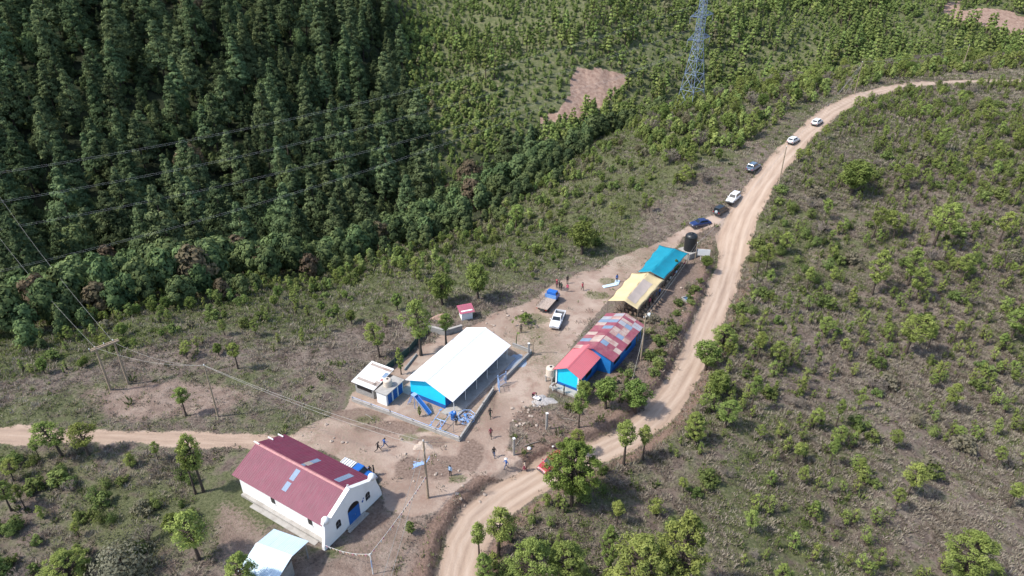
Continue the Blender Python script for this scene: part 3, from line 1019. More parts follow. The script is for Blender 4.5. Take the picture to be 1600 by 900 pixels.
# single trees that can be told apart
p = at(893, 790); TAKEN.append((p.x, p.y, 3))
tree2('pine_tree', 'pine tree', BIGPINE, p, 92 / px_per_m(p) * .95, 7.2, 'big round bushy pine hiding most of the red car beside the road', None, 1.0)
SOLO = [
    ('pine', 902, 712, 50, 'small pine on the bank just above the big round roadside pine', 1.25, 1), ('pine', 974, 727, 84, 'tall flat topped pine with bare trunk standing at the road bend', 1.1, 3),
    ('pine', 1004, 719, 64, 'narrower pine close beside the tall flat topped one at the bend', .9, 3), ('pine', 749, 876, 74, 'thin pine with separate tufts at the road edge near the bottom', .85, 3),
    ('pine', 779, 872, 98, 'slender grey green pine behind the thin tufted one by the road', 1.0, 1), ('lush', 760, 915, 66, 'low bushy pine at the road edge on the bottom border', .9, 0),
    ('lush', 828, 940, 128, 'lush pine with two leaders at the bottom border near the road', 1.05, 2), ('lush', 890, 940, 126, 'lush rounded pine at the bottom border below the big round one', 1.1, 0),
    ('lush', 996, 965, 160, 'broad bright pine at the bottom border, widest of the group', 1.15, 2), ('lush', 1052, 945, 185, 'tall bright pine at the bottom, right of the broad one', .9, 1),
    ('lush', 868, 905, 70, 'short pine squeezed between the two lush pines at the bottom', .8, 1), ('lush', 950, 893, 84, 'small yellow green pine left of the broad bright pine', .75, 1),
    ('pine', 1133, 668, 56, 'bushy pine on the outer road edge above the bend', 1.5, 4), ('lush', 1086, 694, 62, 'bushy green pine on the outer shoulder of the road bend', 1.2, 0),
    ('pine', 1173, 642, 64, 'lollipop shaped young pine on the dry slope below the road', .75, 3), ('oak', 1102, 578, 56, 'dense rounded green tree leaning over the outer road edge', 1.2, 0),
    ('lush', 1128, 548, 52, 'bright bushy tree on the outer road edge above the rounded one', 1.4, 2), ('oak', 1118, 622, 50, 'olive green bush tree beside the road between two pines', 1.2, 2),
    ('pine', 658, 555, 98, 'tall bright pine behind the back fence of the white roofed school', .95, 0), ('pine', 593, 558, 62, 'dark open pine on the slope behind the latrine block', 1.0, 2),
    ('pine', 697, 538, 58, 'pine with bare trunk inside the school yard near the back wall', 1.2, 3), ('oak', 691, 476, 56, 'round leafy oak on the slope left of the little red roofed hut', 1.15, 0),
    ('oak', 747, 467, 62, 'dark dense round tree right above the little red roofed hut', 1.0, 2), ('oak', 909, 397, 60, 'lone round crowned tree on the slope behind the parked truck', 1.25, 0),
    ('pine', 650, 436, 40, 'small pine alone on the slope above the round leafy oak', 1.2, 1), ('pine', 806, 356, 44, 'pine standing at the forest edge above the lone round tree', 1.2, 2),
    ('oak', 621, 485, 32, 'small dark round bush tree on the slope behind the school', 1.0, 1), ('pine', 474, 540, 34, 'stunted pine with twin stems on the worn slope', .8, 5),
    ('pine', 372, 576, 50, 'flat crowned pine alone above the single power pole', 1.2, 3), ('pine', 291, 650, 56, 'leaning pine with black stem between double and single poles', 1.2, 3),
    ('pine', 97, 713, 70, 'spreading pine at the lower edge of the earth track', 1.3, 2), ('pine', 139, 711, 66, 'wide asymmetrical pine beside the spreading one on the track edge', 1.35, 0),
    ('pine', 247, 719, 34, 'small pine just below the earth track', 1.0, 1), ('pine', 306, 772, 92, 'tall thin pine with a bare lower stem left of the church', .7, 3),
    ('pine', 318, 768, 102, 'taller thin pine behind its twin left of the church', .75, 1), ('pine', 311, 874, 95, 'yellow green pine in the grass left of the metal roofed shelter', 1.15, 0),
    ('pine', 18, 798, 56, 'sparse pine at the left border below the track', 1.1, 1), ('pine', 40, 795, 46, 'leaning sparse pine beside the one at the left border', .8, 3),
    ('pine', 22, 752, 40, 'small open pine at the left border nearest the track', 1.2, 2), ('oak', 275, 838, 46, 'leafy green bush tree beside the yellow green pine', 1.1, 1),
    ('lush', 117, 915, 80, 'broad leafy bush tree at the bottom left border', 1.6, 2), ('twig', 197, 905, 62, 'big grey green bush at the bottom left', 1.6, 0),
    ('lush', 643, 834, 27, 'small round dark green bush tree alone on the bare earth', 1.35, 0), ('lush', 386, 938, 100, 'pine whose dark tip covers the front of the metal roofed shelter', 1.1, 1),
    ('pine', 904, 668, 70, 'pine with a long dark trunk below the blue school building', .8, 1), ('oak', 946, 638, 58, 'pale green leafy tree beside the blue school building', 1.1, 1),
    ('oak', 992, 641, 56, 'soft leafy tree on the island between school and road', 1.3, 0), ('oak', 912, 626, 36, 'bushy tree at the corner of the blue school building', 1.2, 2),
    ('pine', 627, 585, 46, 'slim dark sapling between the latrine block and the school', .8, 5), ('lush', 656, 651, 19, 'tiny sapling planted in the playground corner', .8, 1),
    ('oak', 1054, 428, 26, 'young leafy tree beside the tent ropes', .7, 1), ('oak', 1103, 420, 24, 'leafy bush at the foot of the white notice board', 1.3, 2),
    ('pine', 1183, 564, 54, 'round headed pine on the slope right of the road', 1.0, 3), ('pine', 1214, 579, 55, 'wider pine just right of the round headed one', 1.2, 1),
    ('pine', 1414, 554, 78, 'large open pine out on the dry slope', 1.25, 2), ('pine', 1449, 546, 44, 'slim pine leaning close to the large open pine', .8, 3),
    ('pine', 1306, 666, 50, 'small lollipop shaped pine in the middle of the dry slope', .8, 3), ('pine', 1458, 385, 80, 'tall wispy pine on the upper dry slope', 1.1, 2),
    ('lush', 1495, 910, 110, 'bright spreading bush pine at the bottom right', 1.3, 2), ('lush', 1214, 918, 50, 'small bright pine at the bottom border right of the tall one', .9, 0),
    ('oak', 1330, 303, 60, 'wide dark scrub oak on the upper dry slope', 1.5, 2),
]
for k, px, py, hp, lb, wd, pk in SOLO:
    place_tree(k, px, py, hp, lb, None, wd, None, pk)
# pines and bushes that only their place tells apart
G_R = 'young pines scattered over the dry slope right of the road'
L_R = 'young green pine standing in the brown scrub right of the road'
for px, py, hp, wd in [(1270, 671, 42, 1.1), (1490, 534, 40, 1), (1577, 533, 60, 1.1), (1328, 482, 42, 1), (1286, 528, 42, 1.2), (1362, 461, 78, .9), (1418, 446, 66, 1), (1430, 470, 60, 1),
                       (1398, 798, 44, 1), (1418, 773, 62, 1.1), (1577, 793, 50, 1.2), (1556, 731, 40, 1), (1182, 431, 52, 1.1), (1197, 421, 46, 1), (1226, 397, 40, 1.2), (1260, 453, 42, 1.1),
                       (1364, 371, 54, 1), (1395, 373, 50, 1.2), (1410, 294, 44, 1.3), (1288, 345, 38, 1), (1524, 262, 40, 1.2), (1296, 728, 50, .9), (1340, 640, 40, .9), (1480, 640, 50, 1),
                       (1230, 490, 38, 1), (1500, 440, 50, 1.2), (1560, 380, 56, 1.2), (1590, 300, 54, 1.2), (1470, 235, 40, 1.2), (1440, 190, 30, 1.2), (1540, 200, 40, 1.3), (1585, 230, 40, 1.3)]:
    place_tree('pine', px, py, hp, L_R, G_R, wd)


def visible(x, y, ztop):
    """does the terrain leave the sight line free"""
    d = Vector((x, y, ztop - CAM_H)); n = 24
    for i in range(6, n):
        t = i / n
        if CAM_H + d.z * t < hl(d.x * t, d.y * t) - .3: return False
    return True


def jitter(x0, x1, y0, y1, sp, jit=.7):
    ex = .35 * max(x1 - x0, y1 - y0)
    gx = np.arange(x0 - ex, x1 + ex, sp); gy = np.arange(y0 - ex, y1 + ex, sp)
    X, Y = np.meshgrid(gx, gy); X = X.ravel(); Y = Y.ravel()
    ca, sa = math.cos(.61), math.sin(.61); xm, ym = (x0 + x1) / 2, (y0 + y1) / 2
    X, Y = xm + (X - xm) * ca - (Y - ym) * sa, ym + (X - xm) * sa + (Y - ym) * ca
    X = X + TRG.uniform(-jit, jit, len(X)) * sp; Y = Y + TRG.uniform(-jit, jit, len(Y)) * sp
    k = (X > x0) & (X < x1) & (Y > y0) & (Y < y1)
    return X[k], Y[k]


def in_frame(x, y, z, m=40, top=60):
    px, py, d = np_proj(x, y, z)
    return (px > -m) & (px < 1600 + m) & (py > -10) & (py < 900 + top)


def free(x, y, r=.6):
    for a, b_, q in TAKEN:
        if (x - a) ** 2 + (y - b_) ** 2 < (q + r) ** 2: return False
    return True


def near_ok(F, road=1.2):
    return (np.abs(F['rd']) - F['hw'] > road) & (np.abs(F['td']) > 3.2) & (F['yard'] < .3) & (F['field'] < .3)


# random fill of the open slopes
def fill(sp, box, cond, pick, cnt, extra=1.0):
    x, y = jitter(*box, sp); z = height(x, y)
    F = fields(x, y)
    k = in_frame(x, y, z) & near_ok(F) & clear_of(x, y, extra) & cond(x, y, F)
    n = 0
    idx = np.where(k)[0]; TRG.shuffle(idx)
    for i in idx:
        if n >= cnt: break
        xx, yy, zz = float(x[i]), float(y[i]), float(z[i])
        if not free(xx, yy) or not visible(xx, yy, zz + 2.5): continue
        pick(Vector((xx, yy, zz)), i); n += 1
    return n


GB_R = 'shrubs on the dry slope right of the road'
LB_R = 'green shrub among the brown bracken right of the road'


def pick_right(p, i):
    q = TRG.random(); h = TRG.uniform(.9, 2.3)
    if q < .40: tree1('shrub', 'shrub', SHRUBS[i % 4], p, h / 1.6, LB_R, GB_R, TRG.uniform(.9, 1.4))
    elif q < .56: tree1('bare_shrub', 'shrub', TWIGS[i % 2], p, h * 1.2 / 3, 'grey leafless bush on the dry slope right of the road', 'grey leafless bushes right of the road', 1.4)
    else: tree2('pine_tree', 'pine tree', PINES[i % 6], p, TRG.uniform(1.8, 3.7), 6.0, L_R, G_R, TRG.uniform(.9, 1.3))


fill(4.6, (-5, 300, 38, 330), lambda x, y, F: (F['rd'] < -2.5) & (fbm(x, y, 1 / 22., 2, 61) + .15 * ss(40, 120, x) > -.18), pick_right, 240)
GB_L = 'shrubs on the slope behind the school'
LB_L = 'leafy shrub on the grassy slope between school and forest'


def pick_back(p, i):
    q = TRG.random(); h = TRG.uniform(.9, 2.2)
    if q < .40: tree1('shrub', 'shrub', SHRUBS[i % 4], p, h / 1.6, LB_L, GB_L, TRG.uniform(.9, 1.4))
    elif q < .65: tree2('pine_tree', 'pine tree', PINES[i % 6], p, TRG.uniform(1.6, 3.6), 6.0, 'young pine on the grassy slope between school and forest', 'young pines on the slope behind the school', 1.1)
    else: tree2('oak_tree', 'tree', OAKS[i % 3], p, TRG.uniform(1.4, 3.0), 5.0, 'small leafy tree on the grassy slope between school and forest', 'small leafy trees on the slope behind the school', 1.1)


fill(4.4, (-110, 48, 60, 190), lambda x, y, F: (F['s'] > 2) & (F['s'] < 42) & (fbm(x, y, 1 / 14., 2, 62) + .014 * F['s'] > .05), pick_back, 260)


def pick_road(p, i):
    q = TRG.random()
    if q < .30: tree2('pine_tree', 'pine tree', PINES[i % 6], p, TRG.uniform(3.2, 6.5), 6.0, 'pine in the thicket left of the upper road', 'pines in the thicket left of the upper road', 1.15)
    elif q < .60: tree2('oak_tree', 'tree', OAKS[i % 3], p, TRG.uniform(2.6, 4.6), 5.0, 'scrubby oak in the thicket left of the upper road', 'scrub oaks in the thicket left of the upper road', 1.15)
    elif q < .72: tree1('shrub', 'shrub', SHRUBS[i % 4], p, TRG.uniform(.8, 1.5), 'shrub in the thicket left of the upper road', 'shrubs in the thicket left of the upper road', 1.3)
    else: tree1('bare_shrub', 'shrub', TWIGS[i % 2], p, TRG.uniform(.9, 1.5), 'grey leafless tree in the thicket left of the upper road', 'leafless trees left of the upper road', 1.2)


fill(4.4, (36, 330, 122, 400), lambda x, y, F: (F['rd'] > 3.5) & (F['s'] > -3) & (F['s'] < 44), pick_road, 260)


def pick_low(p, i):
    q = TRG.random(); h = TRG.uniform(.8, 1.9)
    if q < .75: tree1('shrub', 'shrub', SHRUBS[i % 4], p, h / 1.6, 'green shrub on the hillside below the earth track', 'shrubs on the hillside below the earth track', TRG.uniform(.9, 1.4))
    elif q < .9: tree1('bare_shrub', 'shrub', TWIGS[i % 2], p, h / 2.4, 'grey leafless bush on the hillside below the earth track', 'leafless bushes below the earth track', 1.3)
    else: tree2('pine_tree', 'pine tree', PINES[i % 6], p, TRG.uniform(1.8, 3.2), 6.0, 'young pine on the hillside below the earth track', 'young pines below the earth track', 1.1)


fill(3.6, (-85, -34, 36, 72), lambda x, y, F: (F['td'] < -3) & (fbm(x, y, 1 / 10., 2, 63) > -.35), pick_low, 70)


def pick_isle(p, i):
    tree1('shrub', 'shrub', SHRUBS[i % 4], p, TRG.uniform(.35, .8), 'small weedy shrub on the rough island between school and road', 'weedy shrubs on the island between school and road', TRG.uniform(.9, 1.5))


fill(2.1, (-2, 42, 60, 122), lambda x, y, F: (F['isl'] > 1.0) & (fbm(x, y, 1 / 6., 2, 64) > -.4), pick_isle, 110, -.5)


# larger brush among the bracken: uncounted
def brush(name, n, box, dens, rad, K, size, mat, label, tvf):
    x, y, z, F = scatter(n, *box, dens)
    r = rad * GRN.uniform(.55, 1.5, len(x))
    V, ti = leafquads(np.stack([x, y, z + r * .35], 1), r, K, size, .8, .36, .55, .5)
    tv = np.clip(tvf(x, y) + GRN.normal(0, .17, len(x)), 0, 1)
    ti = np.clip(np.repeat(tv, K) + GRN.normal(0, .12, len(x) * K), 0, 1)
    me = np_mesh(name, V, np.arange(len(V)).reshape(-1, 4), mat, {'tint': ('FACE', ti)})
    ob = bpy.data.objects.new(name, me); link(ob); tag(ob, label, 'brush', None, 'stuff')
    print('BRUSH', name, len(x))


def d_brush(x, y, F):
    c1 = fbm(x, y, 1 / 11., 3, 81)
    far = np.clip(120 / np.maximum(y, 1), .35, 1)
    reg = .95 * (F['rd'] < -3) + .9 * ((F['s'] > 4) & (F['s'] < 60)) + .5 * ((F['rd'] > 3) & (x > 42) & (F['s'] < 6)) + .45 * ((F['td'] < -3) & (x < -32)) + .25 * (F['isl'] > 1)
    return wildness(F) * (1 - .9 * F['bare'] * (F['isl'] < 1)) * ss(-.25, .45, c1) * np.clip(reg, 0, 1) * far * (F['forest'] < .5)


def d_drybrush(x, y, F):
    c1 = fbm(x, y, 1 / 6., 3, 84)
    far = np.clip(120 / np.maximum(y, 1), .35, 1)
    reg = .85 * (F['rd'] < -2.5) + .10 * ((F['s'] > 2) & (F['s'] < 50)) + .40 * ((F['td'] < -3) & (x < -32)) + .3 * (F['isl'] > 1)
    return wildness(F) * (1 - .8 * F['bare'] * (F['isl'] < 1)) * ss(-.35, .4, c1) * np.clip(reg, 0, 1) * far * (F['forest'] < .5)


brush('green_brush', 120000, (-120, 260, 36, 330), d_brush, .52, 44, .10, SHRUBM, 'mixed low green bushes spread over the slopes', lambda x, y: .5 + .3 * fbm(x, y, 1 / 9., 3, 82))
x, y, z, F = scatter(240000, -120, 260, 36, 330, d_drybrush)
big = .52 * GRN.uniform(.6, 1.5, len(x)) * (1 + .35 * fbm(x, y, 1 / 5., 2, 85))
tv = np.clip(.48 + .28 * fbm(x, y, 1 / 7., 3, 83) + GRN.normal(0, .1, len(x)), 0, 1)
blades(x, y, z, 34, big * 1.05, big * 1.05, .034, 'dry_brush', DRYM, 'grey brown dead bushes and bracken clumps on the slopes', 'scrub', .9, tv)



# the far woods: the trees that show largest stand alone, the rest is one mass
def far_wood(cands, nthing, name, cat, protos, label, group, mass_name, mass_label, smin, smax, h0):
    """cands: list of (x, y, z, scale, proto index)"""
    vis = []
    for c in cands:
        if visible(c[0], c[1], c[2] + c[3] * h0 * .9):
            q = proj(*c[:3]); vis.append((q[2] / c[3] + (0 if -30 < q[0] < 1630 else 1e5), c))
    vis.sort(key=lambda v: v[0])
    for _, (x, y, z, s, i) in vis[:nthing]:
        tree1(name, cat, protos[i], (x, y, z), s, label, group, TRG.uniform(.9, 1.15))
    rest = [c for _, c in vis[nthing:]]
    if not rest: return
    Vs, Fs, Ts, Ms, o = [], [], [], [], 0
    data = []
    for me in protos:
        v = np.empty(len(me.vertices) * 3, np.float32); me.vertices.foreach_get('co', v)
        f = np.empty(len(me.loops), np.int32); me.loops.foreach_get('vertex_index', f)
        t = np.empty(len(me.polygons), np.float32); me.attributes['tint'].data.foreach_get('value', t)
        mi = np.empty(len(me.polygons), np.int32); me.polygons.foreach_get('material_index', mi)
        data.append((v.reshape(-1, 3), f.reshape(-1, 4), t, mi))
    for x, y, z, s, i in rest:
        v, f, t, mi = data[i]
        a = TRG.uniform(0, 6.28); wd = TRG.uniform(.9, 1.15)
        ca, sa = math.cos(a) * s * wd, math.sin(a) * s * wd
        Vs.append(np.stack([v[:, 0] * ca - v[:, 1] * sa + x, v[:, 0] * sa + v[:, 1] * ca + y, v[:, 2] * s + z], 1))
        Fs.append(f + o); o += len(v); Ms.append(mi)
        Ts.append(np.clip(t + TRG.normal(0, .22), 0, 1))
    me = np_mesh(mass_name, np.concatenate(Vs), np.concatenate(Fs), [protos[0].materials[0], TRUNK], {'tint': ('FACE', np.concatenate(Ts))}, fmat=np.concatenate(Ms))
    ob = bpy.data.objects.new(mass_name, me); link(ob)
    tag(ob, mass_label, 'woodland', None, 'stuff')
    print('FAR', mass_name, len(vis), 'in view, mass', len(rest))


def cand(sp, box, cond, scale, nproto):
    x, y = jitter(*box, sp, .8); z = height(x, y)
    F = fields(x, y)
    px_, py_, _d = np_proj(x, y, z)
    k = (px_ > -420) & (px_ < 2020) & (py_ > -6) & (py_ < 940) & (F['field'] < .55) & cond(x, y, F)
    return [(float(x[i]), float(y[i]), float(z[i]) - .15, float(scale(x[i], y[i])), int(TRG.integers(0, nproto))) for i in np.where(k)[0]]


def is_mid(x, y, F): return x > -24 - .27 * (y - 225) + 14 * fbm(x, y, 1 / 38., 3, 71)


c1 = cand(6.9, (-460, 10, 110, 520), lambda x, y, F: (F['s'] > 82) & ~(is_mid(x, y, F) & (F['s'] > 96)), lambda x, y: TRG.choice((.4, .6, .8, .95, 1.1, 1.25)) * TRG.uniform(.9, 1.1), 12)
far_wood(c1, 300, 'forest_pine', 'pine tree', FMIX, 'tall dark pine of the dense forest on the shaded slope across the valley', 'pines of the dense forest across the valley',
         'far_pine_forest', 'dark pine forest higher up the shaded slope across the valley', .6, 1.1, 18)
c2 = cand(4.6, (-260, 360, 90, 420), lambda x, y, F: (F['s'] > 40 - 24 * ss(-25, -80, x) + 10 * fbm(x, y, 1 / 16., 3, 72)) & (F['s'] < 92), lambda x, y: TRG.uniform(.45, .95) * (1 - .25 * ss(30, 120, x)) * (.45 + .55 * ss(34 - 22 * float(ss(-25, -80, x)), 56 - 26 * float(ss(-25, -80, x)), float(seg_dist(np.array([x]), np.array([y]), EDGE)[0][0]))), 4)
far_wood(c2, 300, 'broadleaf_tree', 'tree', FROUND, 'round crowned broadleaf tree in the gully below the ridge', 'broadleaf trees along the gully below the ridge',
         'gully_woodland', 'broadleaf woodland farther along the gully below the ridge', .5, 1, 11)
c3 = cand(2.7, (-60, 520, 150, 740), lambda x, y, F: is_mid(x, y, F) & (F['s'] > 94) & (fbm(x, y, 1 / 16., 3, 73) + .25 * ss(60, 160, x) > -.55), lambda x, y: TRG.uniform(.30, .85) * (.8 + .5 * ss(-.2, .4, float(fbm(np.array([x]), np.array([y]), 1 / 30., 2, 75)[0]))), 4)
far_wood(c3, 300, 'hill_tree', 'tree', HTREES, 'small bright green tree on the sunny far hillside', 'small trees on the sunny far hillside',
         'hillside_woodland', 'small bright green trees higher up the sunny far hillside', .5, 1, 5)
c4 = cand(6.2, (-30, 520, 150, 740), lambda x, y, F: is_mid(x, y, F) & (F['s'] > 90) & (fbm(x, y, 1 / 30., 2, 74) + .5 * ss(20, 130, x) - .35 > -.1), lambda x, y: TRG.uniform(.6, 1.25), 3)
far_wood(c4, 240, 'hill_pine', 'pine tree', HPINES, 'pointed green pine on the far hillside round the bare clearing', 'pointed pines on the far hillside',
         'hillside_pine_wood', 'pointed green pines higher up the far hillside', .6, 1.2, 11)

TTREES = [proto_forest_round(i, 5, sp, 15, 44, .22, HILL_M, 'thicket_tree') for i, sp in enumerate((1.4, 1.7, 1.1, 1.5))]
c5 = cand(2.5, (34, 300, 118, 360), lambda x, y, F: (F['rd'] - F['hw'] > 2.5 + 1.5 * fbm(x, y, 1 / 9., 2, 91)) & (F['s'] > -4) & (F['s'] < 46) & (fbm(x, y, 1 / 13., 3, 92) + .012 * F['s'] + .25 * ss(50, 90, x) > .0),
          lambda x, y: TRG.uniform(.32, .85), 4)
far_wood(c5, 200, 'thicket_tree', 'tree', TTREES, 'low scrubby tree of the thicket between upper road and gully', 'scrubby trees between upper road and gully', 'roadside_thicket', 'low scrub wood farther up between road and gully', .3, 1, 5)
c6 = cand(2.9, (-110, 50, 70, 175), lambda x, y, F: (F['s'] > 16) & (F['s'] < 46) & (fbm(x, y, 1 / 10., 3, 93) + .03 * (F['s'] - 30) > .0), lambda x, y: TRG.uniform(.25, .65), 4)
far_wood(c6, 200, 'thicket_tree', 'tree', TTREES, 'small bushy tree on the lower slope just above the gully wood', 'bushy trees just above the gully wood', 'slope_thicket', 'bushy growth on the lower slope just above the gully wood', .3, 1, 5)

BUSHES = [proto_forest_round(i, 2.2, sp, 16, 56, .105, SHRUB_M, 'bush') for i, sp in enumerate((1.2, 1.5, 1.0, 1.3))]
BUSHES += [proto_forest_round(5, 3.0, .95, 16, 50, .105, PINE_M, 'bush')]
c7 = cand(3.5, (-2, 300, 38, 320), lambda x, y, F: (F['rd'] < -F['hw'] - 1.6) & (fbm(x, y, 1 / 22., 3, 95) + .2 * ss(20, 90, -F['rd']) > .06), lambda x, y: TRG.uniform(.45, 1.15), 5)
far_wood(c7, 240, 'bush', 'bush', BUSHES, 'rounded green bush in the scrub right of the road', 'rounded bushes in the scrub right of the road', 'slope_bushes', 'rounded green bushes farther out in the scrub right of the road', .3, 1, 2.2)
c8 = cand(3.4, (-85, -33, 36, 74), lambda x, y, F: (F['td'] < -2.8) & (fbm(x, y, 1 / 9., 3, 96) > .05) & clear_of(x, y), lambda x, y: TRG.uniform(.4, 1.0), 5)
far_wood(c8, 60, 'bush', 'bush', BUSHES, 'rounded green bush below the earth track', 'rounded bushes below the earth track', 'low_bushes', 'rounded bushes below the earth track', .3, 1, 2.2)

SAPS = [proto_forest_round(i, 2.6, sp, 18, 24, .075, PINE_M, 'sapling') for i, sp in enumerate((.55, .7, .45, .8))]
c9 = cand(2.2, (-2, 300, 38, 320), lambda x, y, F: (F['rd'] < -F['hw'] - 1.4) & (fbm(x, y, 1 / 20., 4, 97) + .2 * ss(20, 90, -F['rd']) > -.28), lambda x, y: TRG.uniform(.30, 1.3), 4)
far_wood(c9, 180, 'sapling', 'sapling', SAPS, 'feathery yellow green pine sapling in the scrub right of the road', 'pine saplings in the scrub right of the road', 'slope_saplings', 'feathery yellow green saplings farther out in the scrub right of the road', .3, 1, 2.6)
c10 = cand(3.4, (-105, 50, 60, 175), lambda x, y, F: (F['s'] > 3) & (F['s'] < 44) & (fbm(x, y, 1 / 11., 3, 98) > -.02) & clear_of(x, y) & (F['yard'] < .2), lambda x, y: TRG.uniform(.3, 1.0), 4)
far_wood(c10, 110, 'sapling', 'sapling', SAPS, 'feathery green pine sapling on the slope behind the school', 'pine saplings on the slope behind the school', 'back_slope_saplings', 'feathery green saplings lower down the slope behind the school', .3, 1, 2.6)

UND = [proto_forest_round(i, 4, sp, 11, 42, .30, FBROAD_M, 'understorey') for i, sp in enumerate((1.7, 2.1, 1.4))]
c11 = cand(3.6, (-400, 10, 110, 520), lambda x, y, F: (F['s'] > 78) & ~(is_mid(x, y, F) & (F['s'] > 100)), lambda x, y: TRG.uniform(.5, 1.2), 3)
far_wood(c11, 0, 'understorey', 'bush', UND, '', None, 'forest_understorey', 'dark leafy undergrowth filling the gaps of the forest across the valley', .3, 1, 4)

# ------------------------------------------------------------------ buildings
WHITEWALL = paint('white_lime_wall', (.87, .87, .86), .8, .03, 1.2, dirt=(.60, .55, .50), dirt_amt=.22)
MAROON = sheet('maroon_roof', (.165, .026, .056), .30, 'X', .55, None, var=.12)
MAROON_CAP = paint('faded_maroon_cap', (.40, .17, .17), .6, .25, 3)
CLEARSHEET = sheet('clear_roof_panel', (.21, .29, .40), .2, 'X', .25)
BLUEDOOR = paint('blue_door', (.02, .13, .42), .5, .1, 2)
DARKGLASS = paint('dark_opening', (.012, .013, .016), .35, .2, 3)
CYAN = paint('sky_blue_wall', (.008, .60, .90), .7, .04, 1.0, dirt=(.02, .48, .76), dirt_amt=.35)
DEEPBLUE = paint('deep_blue_wall', (.012, .105, .36), .65, .10, 1.5)
CONC = paint('concrete', (.38, .36, .33), .9, .14, 1.5, bump=.3, dirt=(.22, .19, .16), dirt_amt=.5)
CONCD = paint('grey_block', (.29, .28, .265), .9, .18, 3, bump=.4)
WHITEROOF = sheet('white_roof', (.84, .85, .86), .3, 'X', .45, var=.02, sheet_len=1.0)
ZINC = sheet('zinc_roof', (.58, .72, .82), .22, 'X', .4, None, .4, .05, 1.0, var=.06)
ZINCW = sheet('white_zinc_roof', (.80, .81, .80), .22, 'Y', .45, (.48, .36, .28), .35, var=.05)
RUSTSHEET = sheet('old_rusty_sheet', (.36, .30, .26), .22, 'Y', .7, (.22, .13, .09), .6)
CORAL = sheet('coral_roof', (.66, .165, .185), .3, 'X', .5, var=.03)
STEEL = paint('galvanised_steel', (.42, .44, .47), .4, .12, 4, .6)
WOODP = paint('weathered_wood', (.205, .165, .125), .9, .3, 6)
POLEW = paint('pole_wood', (.33, .255, .18), .9, .3, 5)
WHITEP = paint('white_paint', (.78, .78, .76), .5, .06, 3)
BLACKP = paint('black_plastic', (.018, .020, .022), .4, .15, 3)
BEIGE = paint('beige_plastic', (.62, .53, .43), .5, .10, 2, dirt=(.35, .28, .22), dirt_amt=.4)
BLUEPIPE = paint('blue_play_steel', (.16, .34, .70), .4, .15, 4, .2)
SKYPIPE = paint('light_blue_play_steel', (.33, .48, .74), .4, .15, 4, .2)


def gnd(x, y): return h1(x, y)


def gable_walls(mb, L, y0, y1, e0, e1, yr, zr, mi=0, x0=0.0):
    mb.prism([(y0, -.4), (y1, -.4), (y1, e1), (yr, zr), (y0, e0)], x0, L, 'x', mi)


def roof_pair(name, mat, par, x0, x1, y0, z0, yr, zr, y1, z1, t=.06, cap=None):
    """two sheets that meet at a ridge along x"""
    r1 = MB(); r1.slab([(x0, y0, z0), (x1, y0, z0), (x1, yr, zr), (x0, yr, zr)], t)
    a = r1.build(name, mat, par)
    r2 = MB(); r2.slab([(x0 + .003, yr, zr + .004), (x1 - .003, yr, zr + .004), (x1 - .003, y1, z1), (x0 + .003, y1, z1)], t)
    b = r2.build(name, mat, par)
    if cap:
        c = MB()
        s0 = (zr - z0) / (yr - y0); s1 = (zr - z1) / (y1 - yr)
        c.slab([(x0 - .01, yr - .2, zr - .2 * s0 + .03), (x1 + .01, yr - .2, zr - .2 * s0 + .03), (x1 + .01, yr, zr + .035), (x0 - .01, yr, zr + .035)], .02)
        c.slab([(x0 - .01, yr, zr + .036), (x1 + .01, yr, zr + .036), (x1 + .01, yr + .2, zr - .2 * s1 + .033), (x0 - .01, yr + .2, zr - .2 * s1 + .033)], .02)
        c.build('ridge_cap', cap, par)
    return a, b


# --- church ---------------------------------------------------------------
ch = thing('church', 'white church with a maroon roof and arched blue door', 'church', (-20.32, 51.18, 0.0), math.atan2(-.52, .854))
b = MB(); gable_walls(b, -.2, 0, 7.4, 3.05, 3.05, 3.7, 4.62, 0, -13.8)
b.build('wall', WHITEWALL, ch)
b = MB(); b.box((-6.9, -.22, .02), (13.4, .44, .56)); b.box((-6.2, -.75, -.12), (10.5, .6, .34)); b.build('plinth', CONC, ch)
RA, RB_ = roof_pair('roof', MAROON, ch, -14.5, .12, -.38, 2.98, 3.7, 4.82, 7.78, 2.98, .06, MAROON_CAP)


def on_slope(x0, x1, ya, yb, left, name, mat, par, lift=.015, yr=3.7, zr=4.82, y0=-.38, z0=2.98, y1=7.78, z1=2.98):
    f = (lambda y: z0 + (zr - z0) * (y - y0) / (yr - y0)) if left else (lambda y: z1 + (zr - z1) * (y1 - y) / (y1 - yr))
    m = MB(); m.slab([(x0, ya, f(ya) + lift), (x1, ya, f(ya) + lift), (x1, yb, f(yb) + lift), (x0, yb, f(yb) + lift)], .012)
    return m.build(name, mat, par)


for a in ((-7.3, -6.6, .75, 1.75, 1), (-7.3, -6.6, 2.0, 3.25, 1), (-7.3, -6.6, 5.2, 6.35, 0), (-7.3, -6.75, 3.85, 4.25, 0), (-2.45, -1.65, 4.3, 6.6, 0)):
    on_slope(*a[:5], 'skylight', CLEARSHEET, ch) if False else on_slope(a[0], a[1], a[2], a[3], bool(a[4]), 'skylight', CLEARSHEET, ch)
on_slope(-7.32, -6.55, 4.3, 5.15, False, 'worn_sheet', RUSTSHEET, ch)
for y_, z_ in ((3.62, 4.83), (5.6, 3.98), (7.05, 3.33)):
    m = MB(); m.box((-14.35, y_, z_ + .06), (.9, .13, .12)); m.build('roof_beam', WHITEP, ch)
